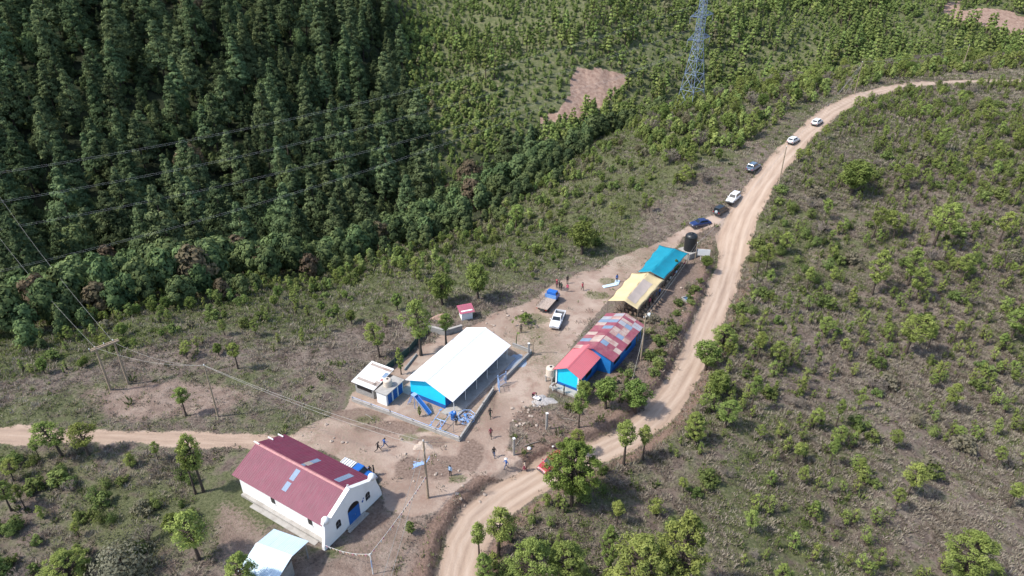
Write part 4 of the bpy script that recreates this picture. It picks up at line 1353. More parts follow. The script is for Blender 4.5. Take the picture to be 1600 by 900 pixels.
# the front wall rises above the roof, swelling at the foot and ending in two round shoulders
prof = [(-1.0, -.5), (8.4, -.5), (8.42, .5), (8.2, 1.5), (7.9, 2.4), (7.75, 3.2), (7.95, 3.55), (7.8, 3.95), (7.35, 4.05), (6.95, 3.8), (6.85, 3.66), (3.7, 5.22), (.55, 3.66), (.45, 3.8), (.05, 4.05), (-.4, 3.95),
        (-.55, 3.55), (-.42, 3.2), (-.55, 2.2), (-.75, 1.2), (-.95, .5)]
b = MB(); b.prism(prof, .14, .52, 'x'); b.build('facade', WHITEWALL, ch)
m = MB()
m.slab([(.06, .55, 3.70), (.60, .55, 3.70), (.60, 3.7, 5.26), (.06, 3.7, 5.26)], .10); m.slab([(.06, 3.7, 5.262), (.60, 3.7, 5.262), (.60, 6.85, 3.70), (.06, 6.85, 3.70)], .10)
m.build('coping', WHITEP, ch)
for y_ in (-.02, 7.4):
    m = MB(); m.lathe([(.05, -.45), (.36, -.38), (.44, -.05), (.42, .12), (.30, .30), (.12, .40), (.02, .41)], (.33, y_, 3.80), 16); m.build('shoulder_knob', WHITEP, ch)


def arch(y, z0, wd, zs, r, x0, x1, n=10):
    pts = [(y - wd / 2, z0), (y + wd / 2, z0), (y + wd / 2, zs)]
    pts += [(y + wd / 2 * math.cos(a), zs + r * math.sin(a)) for a in np.linspace(0, math.pi, n)[1:-1]]
    return pts + [(y - wd / 2, zs)], x0, x1


d = MB(); d.box((.535, 3.85, 1.05), (.04, 1.8, 2.1)); dr = d.build('door', BLUEDOOR, ch)
d = MB(); p_, a_, b_ = arch(3.85, 2.102, 1.8, 2.103, .78, .52, .55); d.prism(p_, a_, b_, 'x'); d.build('fanlight', DARKGLASS, ch)
for y_ in (3.4, 4.3):
    d = MB()
    d.box((.562, y_, .62), (.014, .66, .8)); d.box((.562, y_, 1.55), (.014, .66, .8)); d.build('door_panel', BLUEDOOR, dr)
d = MB(); d.tube([(.57, 3.93, 1.0), (.62, 3.93, 1.0), (.62, 3.93, 1.15), (.57, 3.93, 1.15)], .014, 5); d.build('handle', STEEL, dr)
for y_ in (1.45, 6.2):
    d = MB(); p_, a_, b_ = arch(y_, 1.35, .72, 2.1, .34, .50, .532); d.prism(p_, a_, b_, 'x'); wn = d.build('window', DARKGLASS, ch)
    d = MB(); d.box((.545, y_, 1.31), (.07, .84, .06)); d.build('sill', WHITEP, wn)
    d = MB(); d.box((.54, y_, 1.88), (.02, .035, 1.05)); d.box((.541, y_, 1.85), (.018, .70, .035)); d.build('window_bar', STEEL, wn)
for x_ in (-8.2, -2.3):
    d = MB(); d.box((x_, -.012, 1.9), (.62, .05, .8)); wn = d.build('window', DARKGLASS, ch)
    d = MB(); d.box((x_, -.03, 1.47), (.74, .12, .06)); d.build('sill', WHITEP, wn)
d = MB()
d.prism([(5.16, 1.75), (5.30, 1.62), (5.46, 1.80), (5.40, 2.02), (5.33, 1.90), (5.24, 1.98)], .52, .545, 'x'); d.box((.535, 5.5, 2.12), (.03, .16, .14), 0, 0); d.build('wall_emblem', DEEPBLUE, ch)
d = MB()
for i in range(2): d.box((.75 + .28 * i, 3.85, .14 - .11 * i), (.34, 2.9 + .3 * i, .2 - .02 * i))
d.build('step', CONC, ch)
d = MB(); d.box((.33, 3.7, 5.52), (.07, .07, .55)); d.box((.33, 3.7, 5.60), (.068, .34, .07)); d.build('cross', WHITEP, ch)

# --- open shelter beside the church ----------------------------------------
sh = thing('shelter', 'small open shelter with a pale metal roof in front of the church', 'shelter', (-24.6, 47.6, gnd(-24.6, 47.6)), math.atan2(-.36, .93))
# local x: along the ridge towards the church front
RX0, RX1 = -2.35, 2.15
roof_pair('roof', ZINC, sh, RX0, RX1, -3.15, 2.35, 0, 3.15, 2.75, 2.42, .04, WHITEP)
for x_, y_ in ((-2.1, -2.7), (-2.1, 2.4), (1.9, 2.4), (1.9, -2.7)):
    m = MB(); m.tube([(x_, y_, -.3), (x_, y_, 2.5)], .07, 8); m.build('post', STEEL, sh)
m = MB()
for x_ in (-2.1, 1.9): m.box((x_, -.15, 2.42), (.08, 5.3, .1))
m.build('beam', WOODP, sh)
m = MB(); m.box((-.1, -1.9, .95), (3.6, .12, 2.3)); m.box((1.75, -.9, .95), (.12, 2.2, 2.3)); m.build('wall', CONCD, sh)

# --- white roofed school -----------------------------------------------------
SCH_RZ = R(59.6)
sc_ = thing('school_building', 'long sky blue school under a big plain white roof', 'school', (-9.21, 73.76, 0), SCH_RZ)
b = MB(); gable_walls(b, 14.4, 0, 6.0, 2.55, 2.8, 2.8, 3.92); b.build('wall', CYAN, sc_)
b = MB()
b.box((7.2, -.012, .32), (14.46, .03, .72)); b.box((7.2, 6.012, .32), (14.46, .03, .72)); b.box((-.013, 3.0, .32), (.032, 5.94, .72)); b.box((14.413, 3.0, .32), (.03, 5.94, .72))
b.build('base_band', DEEPBLUE, sc_)
b = MB(); b.box((7.2, -.02, 1.62), (14.38, .04, 1.86)); b.build('veranda_wall', DEEPBLUE, sc_)
roof_pair('roof', WHITEROOF, sc_, -.55, 14.95, -1.72, 2.36, 2.8, 4.12, 6.35, 2.98, .08, WHITEROOF)
for i, x_ in enumerate((1.8, 5.4, 9.0, 12.6)):
    d = MB(); d.box((x_, -.05, 1.5), (1.5, .05, .9)); wn = d.build('window', DARKGLASS, sc_)
    d = MB(); d.box((x_, -.08, 1.02), (1.62, .1, .06)); d.build('sill', WHITEP, wn)
for x_ in (3.6, 10.8):
    d = MB(); d.box((x_, -.055, 1.15), (.95, .06, 2.0)); dr = d.build('door', BLUEDOOR, sc_)
    d = MB(); d.box((x_ + .36, -.1, 1.1), (.05, .06, .14)); d.build('handle', STEEL, dr)
d = MB(); d.box((7.0, -1.25, .10), (16.2, 2.4, .24)); d.build('veranda_floor', CONC, sc_)
for x_ in np.linspace(0, 14.2, 6):
    d = MB(); d.tube([(x_, -1.45, .2), (x_, -1.45, 2.42)], .05, 8); d.build('post', WHITEP, sc_)
d = MB(); d.box((7.5, 7.0, .0), (15.4, 1.5, .14)); d.build('rear_path', CONC, sc_)


# --- latrine block -----------------------------------------------------------
def plate(name, px_pts, zs, t, mat, par, base):
    m = MB(); q = []
    for (px, py), z in zip(px_pts, zs):
        x, y = flat(px, py, z); q.append((x - base[0], y - base[1], z - base[2]))
    m.slab(q, t); return m.build(name, mat, par)


LB = (-19.6, 76.0, 0.0)
la = thing('washroom', 'low shack with a patched white and rusty sheet roof beside the latrines', 'shack', LB, R(-29.4))
# local x along the front, y towards the back
m = MB(); m.box((-1.55, 1.6, .95), (3.3, 3.3, 2.1)); m.build('wall', CONCD, la)
m = MB(); m.slab([(-3.55, -.4, 1.98), (.55, -.4, 1.98), (.55, 4.3, 2.62), (-3.55, 4.3, 2.62)], .05); m.build('roof', ZINCW, la)
for x0, x1, y0, y1, mt in ((-3.2, .2, .35, .85, RUSTSHEET), (-.3, .5, .35, 1.3, RUSTSHEET), (-3.2, .5, 3.5, 3.95, RUSTSHEET), (-.1, .5, 2.2, 3.2, CLEARSHEET), (.1, .52, 1.5, 2.0, MAROON_CAP)):
    f = lambda y: 1.98 + (y + .4) / 4.7 * .64 + .014
    m = MB(); m.slab([(x0, y0, f(y0)), (x1, y0, f(y0)), (x1, y1, f(y1)), (x0, y1, f(y1))], .012); m.build('roof_patch', mt, la)
m = MB(); m.box((-1.5, -.075, 1.2), (2.6, .06, .5)); m.build('window', DARKGLASS, la)
lt = thing('latrine_block', 'concrete latrine block with three dark blue doors', 'latrine', (-17.45, 74.35, 0), R(60.6))
# local x towards the back along the door side, y to the left
m = MB(); m.box((1.85, .85, .9), (3.7, 1.7, 2.2)); m.build('wall', WHITEWALL, lt)
m = MB(); m.slab([(-.15, -.25, 2.1), (3.95, -.25, 2.1), (3.95, 1.8, 2.1), (-.15, 1.8, 2.1)], .12); m.build('roof', CONC, lt)
for i in range(3):
    d = MB(); d.box((.75 + i * 1.18, -.02, .95), (.86, .05, 1.75)); dr = d.build('door', DEEPBLUE, lt)
    d = MB(); d.box((.75 + i * 1.18 + .3, -.06, .95), (.05, .05, .12)); d.build('handle', STEEL, dr)


def tank_mesh(r, h, ribs):
    pr = [(r * .98, 0), (r, .05)]
    for i in range(ribs):
        z0 = .08 + i * (h * .78 - .1) / ribs; dz = (h * .78 - .1) / ribs
        pr += [(r, z0 + dz * .15), (r * .965, z0 + dz * .45), (r * .965, z0 + dz * .6), (r, z0 + dz * .9)]
    pr += [(r * .99, h * .80), (r * .90, h * .88), (r * .62, h * .95), (r * .24, h * .965)]
    m = MB(); m.lathe(pr, (0, 0, 0), 28); return m


def tank(label, loc, r, h, mat, ribs=4):
    t = thing('water_tank', label, 'water tank', loc)
    tank_mesh(r, h, ribs).build('tank_body', mat, t)
    m = MB(); m.lathe([(r * .26, h * .955), (r * .27, h * 1.0), (r * .2, h * 1.02), (.02, h * 1.025)], (0, 0, 0), 16); m.build('lid', BLACKP if mat is not BLACKP else mat, t)
    m = MB(); m.tube([(r * .98, 0, .18), (r * 1.2, 0, .18), (r * 1.2, 0, -.4)], .03, 6); m.build('outlet_pipe', WHITEP, t)
    return t


_M = lt.matrix_basis if False else Matrix.Translation(lt.location) @ Matrix.Rotation(R(60.6), 4, 'Z')
v = _M @ Vector((1.75, 1.0, 2.1)); tank('beige water tank on the flat roof of the latrine block', v, .62, 1.15, BEIGE)

# --- school yard wall, gate, fences ------------------------------------------
def wall_run(name, label, cat, pts, h, t, mat, cap=None, posts=None, rail=None):
    b0 = Vector((pts[0][0], pts[0][1], gnd(*pts[0])))
    o = thing(name, label, cat, b0)
    mb = MB(); cb = MB(); rb = MB()
    for (ax, ay), (bx, by) in zip(pts[:-1], pts[1:]):
        L = math.hypot(bx - ax, by - ay); a = math.atan2(by - ay, bx - ax); n = max(1, int(L / 2.5))
        for i in range(n):
            f = (i + .5) / n; cx, cy = ax + (bx - ax) * f, ay + (by - ay) * f; g = gnd(cx, cy)
            mb.box((cx - b0.x, cy - b0.y, g - b0.z + h / 2 - .25), (L / n + .004, t, h + .5), 0, a)
            if cap: cb.box((cx - b0.x, cy - b0.y, g - b0.z + h + .035), (L / n + .004, t + .08, .07), 0, a)
        if rail:
            for zz in rail: rb.tube([(ax - b0.x, ay - b0.y, gnd(ax, ay) - b0.z + zz), (bx - b0.x, by - b0.y, gnd(bx, by) - b0.z + zz)], .028, 5)
    mb.build('wall_body', mat, o)
    if cap: cb.build('wall_cap', cap, o)
    if rail: rb.build('rail', SKYPIPE, o)
    if posts:
        for (ax, ay), (bx, by) in zip(pts[:-1], pts[1:]):
            n = max(1, int(math.hypot(bx - ax, by - ay) / posts[0]))
            for i in range(n + 1):
                f = i / n; cx, cy = ax + (bx - ax) * f, ay + (by - ay) * f
                m = MB(); m.box((cx - b0.x, cy - b0.y, gnd(cx, cy) - b0.z + posts[1] / 2), (posts[2], posts[2], posts[1]), 0, math.atan2(by - ay, bx - ax)); m.build('post', posts[3], o)
    return o


F_ = [flat(*p) for p in [(551, 627), (610, 649), (718, 690)]]
wall_run('yard_wall', 'low concrete wall with a blue rail along the front of the playground', 'wall', F_, .5, .16, CONC, CONC, (3.0, .9, .14, CONC), (.82,))
F_ = [flat(*p) for p in [(718, 690), (771, 611)]]
wall_run('yard_wall', 'low grey wall from the playground corner up to the blue gate', 'wall', F_, .6, .16, CONC, CONC, (3.2, .9, .14, CONC), None)
F_ = [flat(*p) for p in [(787, 595), (830, 552), (801, 541)]]
wall_run('yard_wall', 'low grey wall round the gravel patch beyond the blue gate', 'wall', F_, .55, .2, CONC, CONCD, None, None)
F_ = [flat(*p) for p in [(592, 590), (640, 552), (662, 524), (672, 512)]]
wall_run('yard_fence', 'dark green sheet fence behind the school yard', 'fence', F_, 1.2, .06, paint('dark_green_sheet', (.020, .055, .048), .7, .2, 2), None, (2.6, 1.35, .1, WOODP), None)
F_ = [flat(*p) for p in [(670, 517), (696, 524), (722, 516)]]
wall_run('retaining_wall', 'grey block retaining wall at the back of the school yard', 'wall', F_, 1.0, .35, CONCD, CONC, None, None)
F_ = [flat(*p) for p in [(632, 579), (651, 555)]]
wall_run('kerb_wall', 'short dark kerb behind the white roofed school', 'wall', F_, .35, .2, CONCD, None, None, None)
ga = thing('gate', 'open blue tubular steel gate of the school yard', 'gate', (*flat(779, 605), 0), R(42))
m = MB()
for z_ in (.15, 1.0, 1.85): m.tube([(-.02, 0, z_), (1.35, 0, z_)], .035, 6)
for x_ in np.linspace(0, 1.35, 7): m.tube([(x_, 0, .1), (x_, 0, 1.9)], .025, 6)
m.build('leaf', SKYPIPE, ga)
m = MB()
for z_ in (.15, 1.0, 1.85): m.tube([(-.1, 0, z_), (-.75, -1.1, z_)], .035, 6)
for f in np.linspace(0, 1, 7): m.tube([(-.1 - .65 * f, -1.1 * f, .1), (-.1 - .65 * f, -1.1 * f, 1.9)], .025, 6)
m.build('leaf', SKYPIPE, ga)
for p_ in ((-.06, .04), (1.45, 0)):
    m = MB(); m.tube([(p_[0], p_[1], -.2), (p_[0], p_[1], 2.15)], .07, 8); m.build('post', SKYPIPE, ga)
# gravel heap spread in the corner
def heap(name, label, cat, px, py, rx, ry, h, mat, seed=0, rz=0.0):
    x0, y0 = flat(px, py); n, k = 28, 9
    vs, fs = [], []
    for i in range(k + 1):
        r = i / k
        for j in range(n):
            a = 2 * math.pi * j / n
            e = 1 + .22 * math.sin(3 * a + seed) + .12 * math.sin(7 * a + 2 * seed)
            lx, ly = rx * r * e * math.cos(a), ry * r * e * math.sin(a)
            wx = x0 + lx * math.cos(rz) - ly * math.sin(rz); wy = y0 + lx * math.sin(rz) + ly * math.cos(rz)
            z = h * (1 - r * r) ** 1.3 + .05 * math.sin(9 * lx + seed) * (1 - r) + (gnd(wx, wy) if i % 2 == 0 else gnd(wx, wy)) - .05 * r
            vs.append((wx - x0, wy - y0, z))
    for i in range(k):
        for j in range(n): fs.append((i * n + j, i * n + (j + 1) % n, (i + 1) * n + (j + 1) % n, (i + 1) * n + j))
    m = MB(); m.add(vs, fs, 0, True); o = m.build(name, mat); o.location = (x0, y0, 0)
    return tag(o, label, cat)


GRAVEL = paint('blue_grey_gravel', (.30, .36, .44), .95, .35, 9, bump=.8)
GRAVEL2 = paint('grey_gravel', (.40, .375, .36), .95, .3, 9, bump=.8)
heap('gravel_patch', 'blue grey gravel spread in the corner of the school yard', 'gravel', 806, 566, 1.7, 2.6, .16, GRAVEL, 1, R(-32))
heap('gravel_heap', 'low grey heap of building sand and gravel beside the wheelbarrow', 'gravel', 848, 626, 1.9, 1.3, .4, GRAVEL2, 2)
heap('rock_heap', 'pale rock and earth heap below the tall pole', 'rocks', 661, 697, 1.3, .9, .55, paint('pale_rock', (.46, .37, .30), .95, .25, 5, bump=.8), 3)
heap('earth_heap', 'reddish earth mound behind the back wall of the school yard', 'earth', 692, 497, 1.9, 1.0, .8, paint('red_earth', (.33, .22, .17), .95, .25, 4, bump=.8), 4)

# --- coral roofed and patched roofed classroom -------------------------------
CL_RZ = R(57.5)
co = thing('classroom', 'bright blue classroom with a plain coral red roof', 'school', (9.50, 77.42, 0), CL_RZ)
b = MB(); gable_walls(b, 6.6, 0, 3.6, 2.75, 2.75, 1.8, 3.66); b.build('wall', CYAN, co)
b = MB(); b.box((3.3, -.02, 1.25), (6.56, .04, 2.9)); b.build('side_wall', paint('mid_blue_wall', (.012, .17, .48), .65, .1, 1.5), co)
b = MB(); b.box((-.014, 1.8, .25), (.034, 3.62, .75)); b.box((3.3, -.045, .25), (6.58, .02, .75)); b.build('base_band', DEEPBLUE, co)
roof_pair('roof', CORAL, co, -.38, 6.55, -.5, 2.72, 1.8, 3.86, 4.1, 2.72, .07, CORAL)
for y_ in (.02, 3.58):
    m = MB(); m.box((-.06, y_, 1.35), (.18, .2, 2.7)); m.build('column', WHITEP, co)
m = MB(); m.box((-.75, 1.9, .10), (1.2, 4.3, .36)); m.build('step', CONC, co)
m = MB(); m.box((3.0, -.07, 1.5), (1.8, .04, .8)); m.build('window', DARKGLASS, co)
m = MB(); m.tube([(-.5, 4.02, 2.76), (6.5, 4.14, 2.73)], .05, 6); m.build('gutter', WOODP, co)
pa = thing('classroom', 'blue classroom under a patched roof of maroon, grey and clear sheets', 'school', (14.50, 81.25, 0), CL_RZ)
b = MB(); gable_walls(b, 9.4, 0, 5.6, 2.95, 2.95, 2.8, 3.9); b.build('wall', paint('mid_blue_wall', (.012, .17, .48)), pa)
b = MB(); b.box((4.7, -.02, .35), (9.42, .03, .8)); b.build('base_band', DEEPBLUE, pa)
OLDM = sheet('old_maroon_sheet', (.27, .060, .090), .22, 'X', .65, (.36, .20, .18), .4, sheet_len=0, var=.2)
OLDT = sheet('bleached_sheet', (.46, .36, .31), .22, 'X', .7, (.34, .13, .12), .6, var=.15)
OLDG = sheet('old_zinc_sheet', (.42, .43, .46), .22, 'X', .5, (.40, .30, .25), .45, .2, var=.15)
roof_pair('roof', OLDM, pa, -.35, 11.3, -.55, 2.96, 2.8, 4.10, 6.15, 2.96, .05, None)
prs = dict(yr=2.8, zr=4.10, y0=-.55, z0=2.96, y1=6.15, z1=2.96)
PT = np.random.default_rng(4)
# right slope (y < 2.8): rows of old sheets, three clear ones
cells = []
xg = [-.33, .7, 1.75, 2.8, 3.85, 4.9, 5.95, 7.0, 8.05, 9.1]
kinds_r = {0: 'mmm', 1: 'mmm', 2: 'cmt', 3: 'ttm', 4: 'mmm', 5: 'tct', 6: 'ttm', 7: 'mtm', 8: 'gcm'}
yr_ = [2.72, 1.62, .55, -.53]
for i in range(9):
    for j in range(3):
        k = kinds_r[i][j]
        if k == 'm' and PT.random() < .5: continue
        cells.append((xg[i], xg[i + 1] - .04, yr_[j + 1] + .03, yr_[j], True, k))
for i, pat in enumerate(('gtm', 'gmg', 'mtg')):
    cells.append((9.15 + i * .72, 9.15 + i * .72 + .66, -.53, .9, True, pat[0])); cells.append((9.15 + i * .72, 9.15 + i * .72 + .66, .95, 2.72, True, pat[1]))
kinds_l = {0: 'mt', 1: 'mm', 2: 'tc', 3: 'tm', 4: 'mt', 5: 'mm', 6: 'cm', 7: 'mt', 8: 'cc', 9: 'tg', 10: 'gm'}
for i in range(11):
    for j in range(2):
        k = kinds_l[i][j]
        if k == 'm' and PT.random() < .6: continue
        x0 = -.33 + i * 1.05
        cells.append((x0, x0 + 1.0, 2.88 + j * 1.65, 2.88 + (j + 1) * 1.65 - .05, False, k))
for n_, (x0, x1, ya, yb, left, k) in enumerate(cells):
    on_slope(x0, x1, ya, yb, left, 'roof_sheet', {'m': OLDM, 't': OLDT, 'c': CLEARSHEET, 'g': OLDG}[k], pa, .012 + .003 * (n_ % 3), **prs)
for x_ in (10.3, 11.15):
    for y_ in (0.0, 5.5):
        m = MB(); m.tube([(x_, y_, -.2), (x_, y_, 3.05)], .06, 7); m.build('post', BLUEPIPE, pa)
for x_ in (2.2, 6.4):
    m = MB(); m.box((x_, -.03, 1.75), (2.0, .05, .9)); m.build('window', DARKGLASS, pa)
# beige tank on its stand at the corner
x0, y0 = 5.65, 80.15
m = thing('tank_stand', 'squat concrete stand under the beige tank at the coral roofed classroom', 'stand', (x0, y0, gnd(x0, y0)), CL_RZ)
b = MB(); b.box((0, 0, 1.05), (1.3, 1.3, .14)); b.build('slab', CONC, m)
for dx, dy in ((-.5, -.5), (.5, -.5), (.5, .5), (-.5, .5)):
    b = MB(); b.box((dx, dy, .45), (.16, .16, 1.06)); b.build('leg', CONC, m)
tank('beige water tank at the corner of the coral roofed classroom', (x0, y0, gnd(x0, y0) + 1.12), .72, 1.45, BEIGE)

# --- little red roofed hut -----------------------------------------------------
hx, hy = flat(727, 497); hu = thing('hut', 'tiny white hut with a pink red sheet roof at the slope edge', 'hut', (hx, hy, gnd(hx, hy)), R(20))
m = MB(); m.box((.2, .2, .7), (1.9, 1.5, 1.9)); m.build('wall', WHITEWALL, hu)
m = MB(); m.slab([(-1.1, -.95, 1.5), (1.5, -.95, 1.5), (1.5, 1.25, 1.95), (-1.1, 1.25, 1.95)], .04); m.build('roof', sheet('pink_roof', (.42, .10, .16), .2, 'Y', .6, (.20, .12, .09), .5), hu)
m = MB(); m.box((1.16, .1, .75), (.03, .7, 1.5)); m.build('door', DARKGLASS, hu)

# --- tarpaulin tents -----------------------------------------------------------
def tarp_mat(name, col, tr=.25):
    m, t, b = nodes(name)
    a = noise_(t, .8, 4); c = ramp(t, a, [(.3, tuple(x * .9 for x in col)), (.7, tuple(min(1, x * 1.06) for x in col))])
    b.inputs['Roughness'].default_value = .5
    t.links.new(c, b.inputs['Base Color'])
    out = t.nodes['Material Output']; ts = t.nodes.new('ShaderNodeBsdfTranslucent'); mx = t.nodes.new('ShaderNodeMixShader'); mx.inputs[0].default_value = tr
    t.links.new(c, ts.inputs[0]); t.links.new(b.outputs[0], mx.inputs[1]); t.links.new(ts.outputs[0], mx.inputs[2]); t.links.new(mx.outputs[0], out.inputs[0])
    return m


def tent(label, Q, mat, wave, patch=None):
    """Q: front left, front ridge, front right, back right, back ridge, back left"""
    Q = [Vector(q) for q in Q]
    g = gnd(Q[1].x, Q[1].y); base = Vector((Q[1].x, Q[1].y, g))
    o = thing('tarpaulin_tent', label, 'tent', base)
    nu, nv = 22, 9
    mb = MB()
    for a, b_, c, d in ((Q[0], Q[1], Q[4], Q[5]), (Q[1], Q[2], Q[3], Q[4])):
        vs, fs = [], []
        for i in range(nu + 1):
            u = i / nu
            for j in range(nv + 1):
                v = j / nv
                p = (a * (1 - v) + b_ * v) * (1 - u) + (d * (1 - v) + c * v) * u
                edge = v if a is Q[0] else 1 - v          # 1 at the ridge
                sagg = -.16 * math.sin(math.pi * edge) - .10 * abs(math.sin(math.pi * u * 3)) * (1 - edge) * 0
                p = p + Vector((0, 0, sagg + wave * .05 * math.sin(u * 19 + v * 3) * (1 - .5 * edge) - .12 * math.sin(math.pi * ((u * 3) % 1)) * (1 - edge)))
                # scalloped eaves pulled in between the posts
                pull = .22 * math.sin(math.pi * ((u * 3) % 1)) * (1 - edge) ** 2
                p = p + (b_ - a).normalized() * (pull if a is Q[0] else -pull)
                vs.append(p - base)
        for i in range(nu):
            for j in range(nv):
                k = i * (nv + 1) + j; fs.append((k, k + 1, k + nv + 2, k + nv + 1))
        mb.add(vs, fs, 0, True)
    cl = mb.build('tarpaulin', mat, o)
    so = cl.modifiers.new('thickness', 'SOLIDIFY'); so.thickness = .02
    if patch:
        for (u0, u1, v0, v1) in patch[1]:
            vs = []
            for u, v in ((u0, v0), (u1, v0), (u1, v1), (u0, v1)):
                p = (Q[1] * (1 - v) + Q[2] * v) * (1 - u) + (Q[4] * (1 - v) + Q[3] * v) * u
                vs.append(p - base + Vector((0, 0, .035 - .16 * math.sin(math.pi * (1 - v)))))
            m = MB(); n = 6; vv = []; ff = []
            for i in range(n + 1):
                for j in range(n + 1):
                    u = u0 + (u1 - u0) * i / n; v = v0 + (v1 - v0) * j / n
                    p = (Q[1] * (1 - v) + Q[2] * v) * (1 - u) + (Q[4] * (1 - v) + Q[3] * v) * u
                    vv.append(p - base + Vector((0, 0, .04 - .16 * math.sin(math.pi * (1 - v)) + wave * .05 * math.sin(u * 19 + (1 - v) * 0 + v * 3) * (1 - .5 * (1 - v)) - .12 * math.sin(math.pi * ((u * 3) % 1)) * v)))
            for i in range(n):
                for j in range(n):
                    k = i * (n + 1) + j; ff.append((k, k + 1, k + n + 2, k + n + 1))
            m.add(vv, ff, 0, True); m.build('faded_patch', patch[0], o)
    for e0, e1 in ((Q[0], Q[5]), (Q[1], Q[4]), (Q[2], Q[3])):
        for k in range(4):
            p = e0.lerp(e1, k / 3); gz = gnd(p.x, p.y)
            m = MB(); m.tube([(p.x - base.x, p.y - base.y, gz - base.z - .2), (p.x - base.x + .03, p.y - base.y, p.z - base.z - .03)], .05, 6); m.build('pole', WOODP, o)
    m = MB()
    for e0, e1 in ((Q[0], Q[5]), (Q[1], Q[4]), (Q[2], Q[3]), (Q[0], Q[1]), (Q[1], Q[2]), (Q[5], Q[4]), (Q[4], Q[3])):
        m.tube([e0 - base - Vector((0, 0, .07)), e1 - base - Vector((0, 0, .07))], .03, 5)
    m.build('frame_pole', WOODP, o)
    return o


YELLOW = tarp_mat('yellow_tarp', (.86, .70, .40)); PALEY = tarp_mat('faded_yellow_tarp', (.70, .58, .50)); TEAL = tarp_mat('teal_tarp', (.012, .33, .46), .2)
YQ = [(16.18, 98.57, 2.65), (18.56, 96.91, 3.65), (20.86, 96.03, 2.45), (27.13, 105.97, 2.45), (24.16, 106.62, 3.65), (21.6, 108.02, 2.75)]
TQ = [(22.9, 108.7, 2.65), (24.69, 107.1, 3.6), (27.25, 106.5, 2.42), (33.81, 116.46, 2.42), (30.93, 116.25, 3.6), (28.69, 119.43, 2.75)]
tent('yellow tarpaulin tent roof on wooden poles beside the patched classroom', YQ, YELLOW, 1.0, (PALEY, [(.10, .78, .04, .62)]))
tent('teal tarpaulin tent roof on wooden poles next to the black tank', TQ, TEAL, .6)

# --- black tank on its plinth, notice board ------------------------------------
tx, ty = 35.0, 120.2
pl = thing('tank_plinth', 'square grey block plinth under the big black tank', 'plinth', (tx, ty, gnd(tx, ty)), R(32))
m = MB(); m.box((0, 0, .5), (2.9, 2.9, 1.4)); m.build('plinth_body', CONCD, pl)
m = MB(); m.box((0, 0, 1.26), (3.15, 3.15, .13)); m.build('plinth_slab', CONC, pl)
tank('big ribbed black water tank standing on the grey plinth', (tx, ty, gnd(tx, ty) + 1.33), 1.22, 3.65, BLACKP, 8)
sx, sy = flat(1098, 408)
sg = thing('notice_board', 'white notice board on two white posts beside the black tank', 'sign', (sx, sy, gnd(sx, sy)), R(-8))
m = MB(); m.box((-.02, 0, 1.75), (2.3, .06, 1.35)); m.build('board', WHITEP, sg)
m = MB()
for x_, z_, w_ in ((-.45, 2.2, 1.0), (-.35, 2.0, 1.2), (-.5, 1.75, .9), (-.4, 1.55, 1.1)): m.box((x_, -.033, z_), (w_, .004, .045))
m.build('faint_lines', paint('pale_grey_print', (.58, .64, .70), .6), sg)
m = MB(); m.box((.42, -.033, 1.75), (.02, .004, 1.35)); m.build('panel_joint', paint('pale_grey_print', (.58, .64, .70), .6), sg)
for x_ in (-.5, .5):
    m = MB(); m.box((x_, .05, .95), (.09, .06, 2.6)); m.build('post', WHITEP, sg)

# --- poles -----------------------------------------------------------------------
def pole(label, px, py, h, r=.14, mat=None, arms=None, cat='power pole', name='power_pole', rz=0.0):
    p = at(px, py)
    o = thing(name, label, cat, p, rz)
    m = MB(); m.tube([(0, 0, -.5), (0, 0, h * .5), (0, 0, h)], [r, r * .85, r * .68], 10); m.build('shaft', mat or POLEW, o)
    for a in arms or []:
        if a[0] == 'arm':
            m = MB(); m.box((0, -.12, a[1]), (a[2], .1, .12)); m.build('crossarm', POLEW, o)
            for s in np.linspace(-.45, .45, a[3]):
                m = MB(); m.lathe([(.03, 0), (.07, .04), (.05, .1), (.07, .15), (.03, .22)], (s * a[2], -.12, a[1] + .06), 8); m.build('insulator', WHITEP, o)
        if a[0] == 'pin':
            m = MB(); m.lathe([(.04, 0), (.09, .05), (.06, .12), (.09, .18), (.03, .26)], (0, 0, h), 8); m.build('insulator', WHITEP, o)
    return o, p


tp, TPP = pole('tall wooden power pole with a blue grey steel bracket beside the church', 669, 778, 8.9, .16, None, [('pin',)], rz=R(20))
m = MB()
for q in [((-.1, 0), (-1.55, -.35)), ((-.1, 0), (-1.2, .65)), ((-1.55, -.35), (-.2, .45)), ((.1, 0), (.75, .9)), ((.1, .2), (.65, .55))]:
    m.tube([(q[0][0], q[0][1], 5.55), (q[1][0], q[1][1], 5.6)], .05, 6)
m.box((-.75, .05, 5.62), (1.2, .5, .05)); m.build('bracket', SKYPIPE, tp)
hp, HPA = pole('left wooden pole of the double power pole on the bare slope', 173, 609, 7.5, .19)
hp2, HPB = pole('right wooden pole of the double power pole on the bare slope', 201, 600, 7.5, .19)
mid = (HPA + HPB) / 2; ang = math.atan2(HPB.y - HPA.y, HPB.x - HPA.x); ln = (HPB - HPA).xy.length
for dy in (-.2, .2):
    m = MB(); m.box((ln / 2, dy, 7.15), (ln + 1.3, .16, .26), 0); c_ = m.build('crossarm', POLEW, hp); c_.rotation_euler = (0, 0, ang)
for f in (-.3, 0.0, .5, 1.0):
    m = MB(); m.lathe([(.03, 0), (.08, .05), (.05, .12), (.08, .18), (.03, .26)], (f * ln, .2, 7.27), 8); c_ = m.build('insulator', WHITEP, hp); c_.rotation_euler = (0, 0, ang)
p3, P3 = pole('single wooden power pole on the slope left of the church', 341, 651, 8.6, .13, None, [('pin',)])
